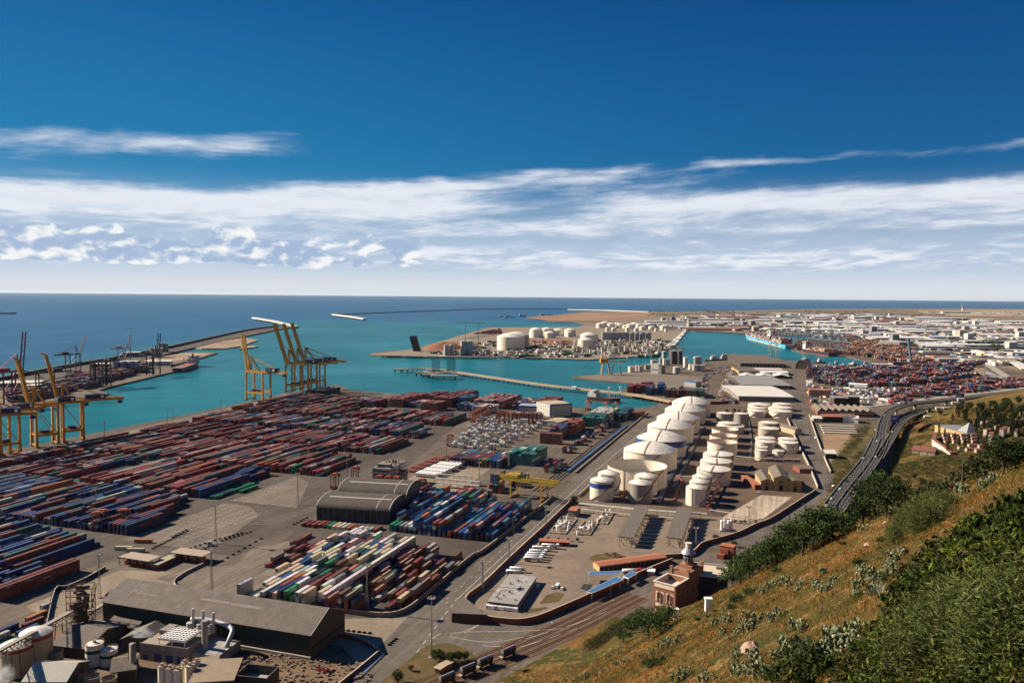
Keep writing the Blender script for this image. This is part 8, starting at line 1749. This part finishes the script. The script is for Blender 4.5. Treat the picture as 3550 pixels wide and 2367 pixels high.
p = P(2122,1300);r = thing('harbour_crane','thin legged second harbour crane beside the yellow one','crane',p,.1);m = MB();[m.beam((x_,0,0),(x_*.6+3,0,h*.8),1.6) for x_ in (0,22)];m.build('portal',M_cream,r);m = MB();m.beam((-6,0,h*.8),(30,0,h*.82),1.8);m.build('jib',M_yel,r)
M_lightr = mat('light_sheet_roof',(.55,.51,.46),.7,var=.15,vscale=.05);M_bs = mat('brown_sheet_roof',(.15,.115,.085),.85,var=.2,vscale=.05);M_gs = mat('grey_sheet_roof',(.27,.26,.25),.8,var=.15,vscale=.05)
def farshed(x0_,x1_,yf,yb,ye,roofm,wallm,label,rise=3,n=1,name='dock_shed',group='long dock sheds'):
 a,rz,w = place((x0_,yf),(x1_,yf+(x1_ - x0_)*.02));D = (P(x0_,yb) - P(x0_,yf)).length;r = thing(name,label,'shed',a,rz,group);h = ZAT(a,ye);MB().box(0,w,0,D,0,h).build('wall',wallm,r);m = MB()
 for k in range(n):
  y0_,y1_ = D*k/n,D*(k+1)/n;m.roof(-1,w+1,y0_,y1_ - .5,h,h+rise,.3)
 m.build('roof',roofm,r);m = MB();[m.box(w*k/12,w*k/12+w/26,-.2,-.05,h*.15,h*.75) for k in range(12)];m.build('door',M_gs,r);return r,w,D,h
farshed(2561,2752,1390,1352,1373,M_lightr,M_conw,'pale roofed shed nearest the white tanks with rows of skylights',2,1)
r,w,D,h = farshed(2575,2743,1346,1312,1334,M_gs,M_hallw,'grey roofed shed behind the skylight one',2,1)
for i,x in enumerate((2560,2620,2680)):shed('dock_shed',f'white double pitched gable shed, {od(i + 1)} of three across',(x,1311),(x+56,1313),60,1304,4,M_lightr,M_hallw,axis='y',group='white gable sheds')
farshed(2562,2735,1296,1280,1287,M_bs,M_ochre,'brown roofed shed with orange painted walls',2,2);farshed(2640,2735,1300,1284,1291,M_lightr,M_ochre,'white roofed shed with orange end walls',2,2);farshed(2566,2722,1272,1240,1259,M_bs,M_hallw,'long brown roofed quay shed, farthest of the row',3,3)
a,rz,w = place((2757,1278),(2802,1280));r = thing('dome_shed','half round tent shaped hangar by the inner basin','hangar',a,rz);m = MB();N = 10;pr = [(w/2 - w/2*math.cos(math.pi*k/N),24*math.sin(math.pi*k/N)) for k in range(N+1)];m.add([(x_,y_,z) for y_ in (0,90) for x_,z in pr],[(i,i+1,N+2+i,N+1+i) for i in range(N)]);m.build('roof',mat('hangar_roof',(.42,.36,.28),.8,var=.2,vscale=.05),r,smooth=True);m = MB();m.add([(x_,.5,z*.97) for x_,z in pr],[tuple(range(N+1))]);m.build('end_wall',M_hallw,r)
p = P(2672,1238);r = thing('harbour_crane','beige portal crane standing behind the farthest brown shed','crane',p);h = ZAT(p,1188);m = MB();[m.beam((x_,y_,0),(x_,y_,h),1.5) for x_ in (0,20) for y_ in (0,14)];[m.beam((0,0,h*t),(20,0,h*(t+.3)),.9) for t in (.1,.4,.65)];m.beam((0,0,h),(20,0,h),1.8);m.build('portal',mat('beige_steel',(.42,.33,.22),.6),r)
for i,(x0_,x1_,yf,ye,m_) in enumerate([(2804,2880,1375,1350,M_brick),(2888,2934,1378,1364,M_brick)]):
 r,w = base('apartment_block',['orange and white banded flats behind the big dark tree','lower orange banded flats beside the taller ones'][i],(x0_,yf),(x1_,yf+3));h = ZAT(P(x0_,yf),ye);m = MB();m.box(0,w,0,22,0,h);m.build('wall',mat('orange_flats',(.42,.16,.08),.8,var=.2,vscale=.1),r)
 for k in range(5):m = MB();m.box(1,w - 1,-.5,0,h*(k+.45)/5,h*(k+.75)/5,bottom=True);m.build('balcony',M_hc,r)
for i,(x0_,x1_,yf,ye) in enumerate([(2891,2932,1405,1380),(2940,2980,1404,1377)]):
 r,w = base('brick_mill','dark brick mill block, '+['nearer the tree' if i == 0 else 'taller twin'][0],(x0_,yf),(x1_,yf+1));h = ZAT(P(x0_,yf),ye);m = MB();m.box(0,w,0,26,0,h);m.build('wall',mat('dark_mill_brick',(.10,.06,.05),.9,var=.3,vscale=.1),r);m = MB();m.box(-1,w+1,-1,27,h,h+1,bottom=True);m.build('roof',M_gs,r);win_row(r,6,2,w - 2,0,h*.5,h*.8)
r,w = base('sawtooth_factory','red brick factory with a row of saw tooth roof lights',(2835,1440),(3028,1447));h = ZAT(P(2835,1440),1428);MB().box(0,w,0,70,0,h).build('wall',mat('rust_wall',(.20,.08,.055),.9,var=.3,vscale=.1),r)
for k in range(8):m = MB();x = w*k/8;m.add([(x,4,h),(x+w/8,4,h),(x,66,h),(x+w/8,66,h),(x+w/14,4,h+6),(x+w/14,66,h+6)],[(0,4,5,2),(4,1,3,5),(0,1,4),(2,5,3)]);m.build('roof_light',M_shed,r)
for x0_,x1_,yf,ye,m1,m2,lab in [(2855,2920,1463,1444,M_tile,M_hallw,'brown derelict house before the saw tooth factory'),(2922,2965,1464,1444,M_shed,M_white,'white gabled house before the saw tooth factory'),(2960,2975,1466,1450,M_lightr,M_white,'small white gable beside the white house'),(2820,2850,1463,1450,M_lightr,M_cream,'low cream shed at the road wall'),(2862,2900,1590,1572,M_lightr,M_hallw,'pale open shed in the dirt yard')]:shed('old_house',lab,(x0_,yf),(x1_,yf+1),18,ye,3,m1,m2,cat='house')
sheet('dirt_lot',PP((2850,1500),(2960,1495),(2990,1510),(2900,1600),(2880,1640),(2860,1580)),.15,[ground_mat('light_dirt',(.34,.25,.16),(.26,.19,.12),.04)])
sheet('grass_lot',PP((2880,1600),(2985,1500),(3025,1470),(3030,1500),(2960,1610),(2905,1700),(2890,1660)),.18,[ground_mat('dry_lot',(.16,.12,.045),(.09,.085,.03),.05)])
for i in range(4):r,w = base('long_slab',f'long pale concrete slab in the dirt lot, {od(i + 1)} from the white house',(2845+i*4,1478+i*8),(2965+i*3,1482+i*8),'slab','pale slabs');m = MB();m.box(0,w,0,8,0,1.6);m.build('slab',M_cap,r)
for fl,fr,D,ye,rm,wm,lab,cat in [((1795,1428),(1905,1434),36,1407,mat('glass_roof_shed',(.42,.44,.47),.5),M_palew,'blue framed maintenance hall with a row of roof lights','workshop'),((1907,1445),(1980,1440),44,1404,M_cream,M_palew,'blue framed white hall with a flat cream roof','workshop'),((1782,1448),(1830,1450),10,1432,M_lightr,M_palew,'small pale gable workshop behind the brown carriers','workshop'),((1832,1450),(1880,1452),10,1433,M_lightr,M_palew,'second pale gable workshop behind the brown carriers','workshop'),((1758,1400),(1840,1400),24,1392,M_cream,M_cream,'low wide cream roof on the corner of the quay','shed'),((2372,1338),(2412,1342),20,1322,M_blueroof,M_palew,'white hall with a blue roof on the grey apron','shed'),
                                  ((1935,1478),(1975,1466),22,1464,M_cream,M_gs,'pale lean-to roof before the flat cream hall','shed'),((3024,1278),(3096,1280),24,1262,M_lightr,M_navy,'white quay office with dark window bands','building'),((2942,1350),(3004,1354),20,1330,M_white,M_white,'big white lettered hall in the right hand terminal','building'),((3378,1300),(3414,1302),14,1278,M_cream,M_cream,'cream tower block at the edge of the right hand terminal','building'),((3045,1200),(3118,1203),24,1184,M_palew,M_palew,'wide pale grey building rising from the orange terminal','building')]:
 r,w,e = shed('port_building',lab,fl,fr,D,ye,1.2,rm,wm,cat=cat)
 if 'blue framed' in lab:m = MB();[m.beam((x_,-.3,0),(x_,-.3,e),1.4) for x_ in (0,w)];m.beam((0,-.3,e),(w,-.3,e),1.2,2.4);m.build('blue_frame',MATS['blue_paint'],r)
 if 'lettered' in lab:o = bpy.data.objects.new('lettering',let('Maritima',9,M_blk));S.collection.objects.link(o);o.parent = r;o.location = (w*.58,-.4,e*.5);o.rotation_euler = (math.pi/2,0,0);m = MB();m.box(w*.05,w*.24,-.4,-.1,e*.45,e*.8);m.build('emblem',MATS['green_band'],r)
for i in range(13):far_crane(2660+i*21,1180+i*1.5+(i % 2)*3,42,36 if i % 2 else 3,8 if i % 2 else 34,f'blue grey quay crane beyond the ships, {od(i + 1)} along the inner quay',mat('crane_bluegrey',(.10,.14,.17),.6),rz=.2)
for i in range(5):far_crane(2812+i*28,1212+i*4,40,30,10,f'grey quay crane over the black ship, {od(i + 1)} from the blue ship',mat('crane_bluegrey',()),rz=.2)
r = thing('mobile_crane','tall blue crane mast standing in the orange terminal','crane',P(3160,1262));m = MB();m.beam((0,0,0),(-12,0,ZAT(P(3160,1262),1172)),5,4);m.build('mast',mat('mast_blue',(.12,.2,.28),.5),r);m = MB();m.box(-10,10,-8,8,0,12);m.build('base',M_gs,r)
ep = smooth(PP((3025,1128),(3110,1152),(3230,1180),(3360,1215),(3440,1238),(3505,1258),(3560,1290)));q = [v for v in ep];o = q[0];r = thing('flyover','long pale elevated road crossing the industrial plain','flyover',o);m = MB();bandmesh(m,[v - o for v in q],26,6,8);m.build('deck',M_whitec,r);m = MB();[m.cbox((v - o).x,(v - o).y,0,3,10,6) for v in q];m.build('pier',M_conw,r)
for pts,w_ in [([(3180,1240),(3300,1262),(3400,1285),(3470,1310),(3560,1312)],22),([(3040,1170),(3160,1200),(3290,1240)],16),([(3000,1410),(3200,1385),(3400,1362),(3600,1340)],14),([(3420,1262),(3480,1300),(3500,1316)],20)]:sheet('plain_road',strip(smooth(PP(*pts)),w_),.4,[mat('plain_road',(.36,.33,.29),.9,var=.2,vscale=.02)])
# industrial plain
M_w = [mat('roof_white',(.66,.64,.60),.7,var=.12,vscale=.01),mat('roof_palegrey',(.48,.47,.46),.7,var=.12,vscale=.01),mat('roof_bluegrey',(.20,.24,.30),.6,var=.12,vscale=.01),mat('roof_brown',(.26,.18,.12),.85,var=.2,vscale=.01),mat('roof_dark',(.09,.09,.10),.8),mat('roof_terracotta',(.36,.15,.09),.8)]
RN = ['white roofed','pale grey roofed','blue grey roofed','brown roofed','dark roofed','terracotta roofed'];M_ww = [mat('wall_white',(.55,.53,.50),.8),mat('wall_cream',(.45,.38,.28),.8),mat('wall_grey',(.24,.24,.25),.8)]
def inpoly(x,y,q):
 ins = False
 for i in range(len(q)):
  (x0,y0),(x1,y1) = q[i - 1],q[i]
  if (y0 > y) != (y1 > y) and x < x0+(y - y0)/(y1 - y0)*(x1 - x0):ins = not ins
 return ins
PL = [(2255,1120),(2420,1100),(2560,1092),(3000,1092),(3300,1105),(3560,1120),(3560,1262),(3500,1250),(3300,1222),(3170,1222),(3080,1186),(2930,1172),(2870,1160),(2620,1150),(2410,1144),(2260,1138)]
PL2 = [(3180,1225),(3300,1225),(3520,1262),(3560,1300),(3480,1300),(3400,1270),(3250,1255)]
placed = [];nb = 0;zc = {}
def zone(x,y):
 h = 'near the coast' if y < 1112 else ('half way out' if y < 1145 else 'close in')
 v = 'behind the silver tanks' if x < 2420 else ('behind the blue ship' if x < 2760 else ('behind the orange terminal' if x < 3060 else ('beside the flyover' if x < 3330 else 'by the frame edge')))
 return f'{v}, {h}'
random.seed(21)
for _ in range(9000):
 if nb >= 270:break
 x,y = ru(2255,3560),1092+170*ru(0,1) ** 1.25
 if not (inpoly(x,y,PL) or inpoly(x,y,PL2)):continue
 p = P(x,y);dist = p.y;s = dist/5000;L = random.choice([80,120,180,240,300])*ru(.8,1.2)*(.6+s*.6);D = random.choice([35,50,70])*(.6+s*.7);h = random.choice([6,7,9,11])*(.8+s*.3);rz = .1+ru(-.08,.08)
 if rnd() < .03:L,D,h = 30,25,ru(22,34)
 if any(abs(p.x - a) < (L+l2)*.5 and abs(p.y - b) < (D+d2)*.85 for a,b,l2,d2 in placed):continue
 placed.append((p.x,p.y,L,D));nb += 1;k = random.choice([0,0,0,0,0,1,1,1,2,3,4,5]);wl = ['cream walled','white walled','grey walled'][nb % 3];z = f'{"tall narrow" if h > 27 else ("very long" if L > 190 else ("long" if L > 110 else "small"))} {RN[k]} {wl} warehouse {zone(x, y)}'
 r = thing('warehouse',z,'warehouse',p,rz,'warehouses on the plain');MB().box(-L/2,L/2,0,D,0,h).build('wall',M_ww[(1,0,2)[(nb - 1) % 3]],r);m = MB();n = 1 if D < 45 or rnd() < .5 else 3
 for j in range(n):m.roof(-L/2 - .5,L/2+.5,D*j/n,D*(j+1)/n - .5,h,h+2.5,.4)
 m.build('roof',M_w[k],r)
random.seed(22);pl_trees = [];bl_ = MB()
for _ in range(9000):
 x,y = ru(2240,3560),1078+190*ru(0,1) ** 1.1
 if not (inpoly(x,y,PL) or inpoly(x,y,PL2) or y < 1096):continue
 p = P(x,y);v = mn.noise(Vector((p.x/700,p.y/900,2)))
 if any(abs(p.x - a) < l2*.52 and -8 < p.y - b < d2+8 for a,b,l2,d2 in placed):continue
 if v > .02 and rnd() < .75:pl_trees.append((p.x,p.y,3))
 elif y > 1096 and rnd() < .35:g = ru(.25,.7);bl_.col = random.choice([(g,g*.96,g*.9)]*5+[(.3,.12,.07),(.1,.15,.25),(.06,.06,.07),(.5,.4,.25)]);bl_.cbox(p.x,p.y,0,ru(8,45),ru(8,30),ru(4,12),.1)
tag(bl_.build('scattered_sheds',[M_box]),'countless little sheds, yards and parked lorries filling the industrial plain','industrial buildings',kind='stuff')
cc = np.repeat(np.array(pl_trees),7,axis=0);n = len(cc);cc = cc+NR.normal(size=(n,3))*np.array([16,20,2.0]);cc[:,2] = np.abs(cc[:,2])+2
me = leafmesh('distant_trees',cc,NR.uniform(4,9,n),colmix(n,(.03,.045,.028),(.075,.085,.045)),M_leaf,.6,.3);o = bpy.data.objects.new('distant_trees',me);S.collection.objects.link(o);tag(o,'belts of dark trees between the warehouses of the plain','woodland',kind='stuff')
sheet('airfield',PP((3180,1076),(3560,1074),(3600,1098),(3300,1094),(3200,1086)),.5,[ground_mat('airfield_ground',(.40,.34,.24),(.34,.29,.21),.001)]);sheet('runway',PP((3280,1084),(3600,1083),(3600,1088),(3300,1088)),.8,[mat('runway',(.50,.45,.36),.9)]);sheet('reclaimed_land',PP((1830,1103),(1937,1091),(2044,1082),(2260,1083),(2290,1092),(2200,1110),(2020,1113),(1918,1114)),.5,[ground_mat('reclaimed',(.34,.21,.14),(.26,.165,.11),.002)]);sheet('pale_strip',PP((2030,1098),(2280,1088),(2320,1092),(2060,1103)),.8,[M_sandy])
p = P(3337,1080);r = thing('airport_tower','pale airport control tower alone against the sea','tower',p);h = ZAT(p,1059);m = MB();m.cyl(0,0,14,0,h*.75,12,r2=10);m.build('shaft',M_whitec,r);m = MB();m.cyl(0,0,16,h*.75,h*.85,12,r2=26);m.cyl(0,0,24,h*.85,h,12,r2=18);m.build('cab',M_gs,r)
r = thing('airport_terminal','low white buildings below the airport tower','building',P(3310,1086));m = MB();m.box(-150,200,0,60,0,18);m.build('wall',M_whitec,r);m = MB();m.box(-155,205,-5,65,18,20,bottom=True);m.build('roof',M_lightr,r)
random.seed(31);ck = MB()
for k in range(620):
 x,y = ru(2330,2580),ru(1275,1400)
 if x < 2420+(1400 - y)*.1 and y > 1345 or (x > 2460+(y - 1300)*-.2 and x < 2510+(y - 1300)*-.2 and y > 1300):continue
 if x > 2560 or (x < 2440 and y < 1345 and y > 1292 and x < 2430):continue
 p = P(x,y);ck.col = random.choice([(.6,.58,.55)]*3+[(.35,.08,.04),(.08,.12,.3),(.08,.08,.08),(.4,.3,.2),(.25,.2,.16)]);ck.cbox(p.x,p.y,0,ru(2,13),ru(2,3),ru(1.2,3.5),GRID+random.choice([0,1.57]))
for k in range(520):
 x,y = ru(2800,3140),ru(1262,1400)
 if y < 1285 and x > 2820 or (y > 1345 and y < 1400) or (x < 2830):p = P(x,y);ck.col = random.choice([(.6,.58,.55)]*4+[(.35,.08,.04),(.08,.12,.3),(.3,.25,.2)]);ck.cbox(p.x,p.y,0,ru(3,12),ru(2,4),ru(1.5,4),ru(0,3))
tag(ck.build('yard_clutter',[M_box]),'parked lorries, trailers and clutter around the dock sheds','vehicles and clutter',kind='stuff')
sheet('dug_earth',PP((2488,1362),(2520,1290),(2552,1280),(2530,1330),(2495,1372)),.12,[M_sandy]);sheet('basin_road',PP((2495,1372),(2545,1282),(2552,1280),(2545,1330),(2535,1372)),.14,[M_road])
sheet('green_strip',PP((2486,1386),(2496,1378),(2540,1380),(2550,1385)),.2,[M_grass]);sheet('shed_road',PP((2725,1250),(2745,1252),(2790,1410),(2740,1415)),.12,[M_road])
w_ = smooth(PP((2455,1402),(2560,1398)));r = thing('boundary_wall','dark wall beyond the far end of the big tanks','wall',w_[0]);m = MB();bandmesh(m,[v - w_[0] for v in w_],1,0,5);m.build('panel',M_brick,r)
# steam and haze
def vol(name,loc,sc,dens,label,noise=True):
 me = MB();me.dome(0,0,1,0,1,16,6);me.dome(0,0,1,0,-1,16,6);o = me.build(name,None if False else [],loc=loc);o.scale = sc
 m = bpy.data.materials.new(name);m.use_nodes = True;n = NT(m.node_tree);n.n.remove(n.n['Principled BSDF']);v = n.new('ShaderNodeVolumePrincipled');v.inputs['Color'].default_value = (.95,.95,.97,1)
 tc = n.new('ShaderNodeTexCoord');f = n.noise(tc.outputs['Object'],2.2,4.0,.6);ln = n.new('ShaderNodeVectorMath',operation='LENGTH');n.l.new(tc.outputs['Object'],ln.inputs[0])
 n.l.new(n.m('MULTIPLY',n.m('MULTIPLY',n.ss(f,.42,.62),n.ss(ln.outputs['Value'],1.0,.3)),dens),v.inputs['Density']);n.l.new(v.outputs[0],n.n['Material Output'].inputs['Volume']);o.data.materials.clear();o.data.materials.append(m);return tag(o,label,'steam',kind='stuff')
vol('steam',CHIM+Vector((4,1,4)),(7,4,4.5),.30,'wisp of white steam drifting from the thin chimney');vol('steam',P(8,2400)+Vector((0,0,7)),(7,6,8),.3,'white steam rising at the bottom corner of the plant')
hz = MB().box(-91000,91000,-3000,91000,-6,215,bottom=True).build('haze',[]);hm_ = bpy.data.materials.new('haze');hm_.use_nodes = True;n = NT(hm_.node_tree);n.n.remove(n.n['Principled BSDF']);v = n.new('ShaderNodeVolumePrincipled')
v.inputs['Color'].default_value = (.80,.88,1,1);v.inputs['Density'].default_value = 4e-6;v.inputs['Anisotropy'].default_value = .2;n.l.new(v.outputs[0],n.n['Material Output'].inputs['Volume']);hz.data.materials.append(hm_);hz['kind'] = 'stuff';hz['label'] = 'thin sea haze lying over the far harbour and plain'
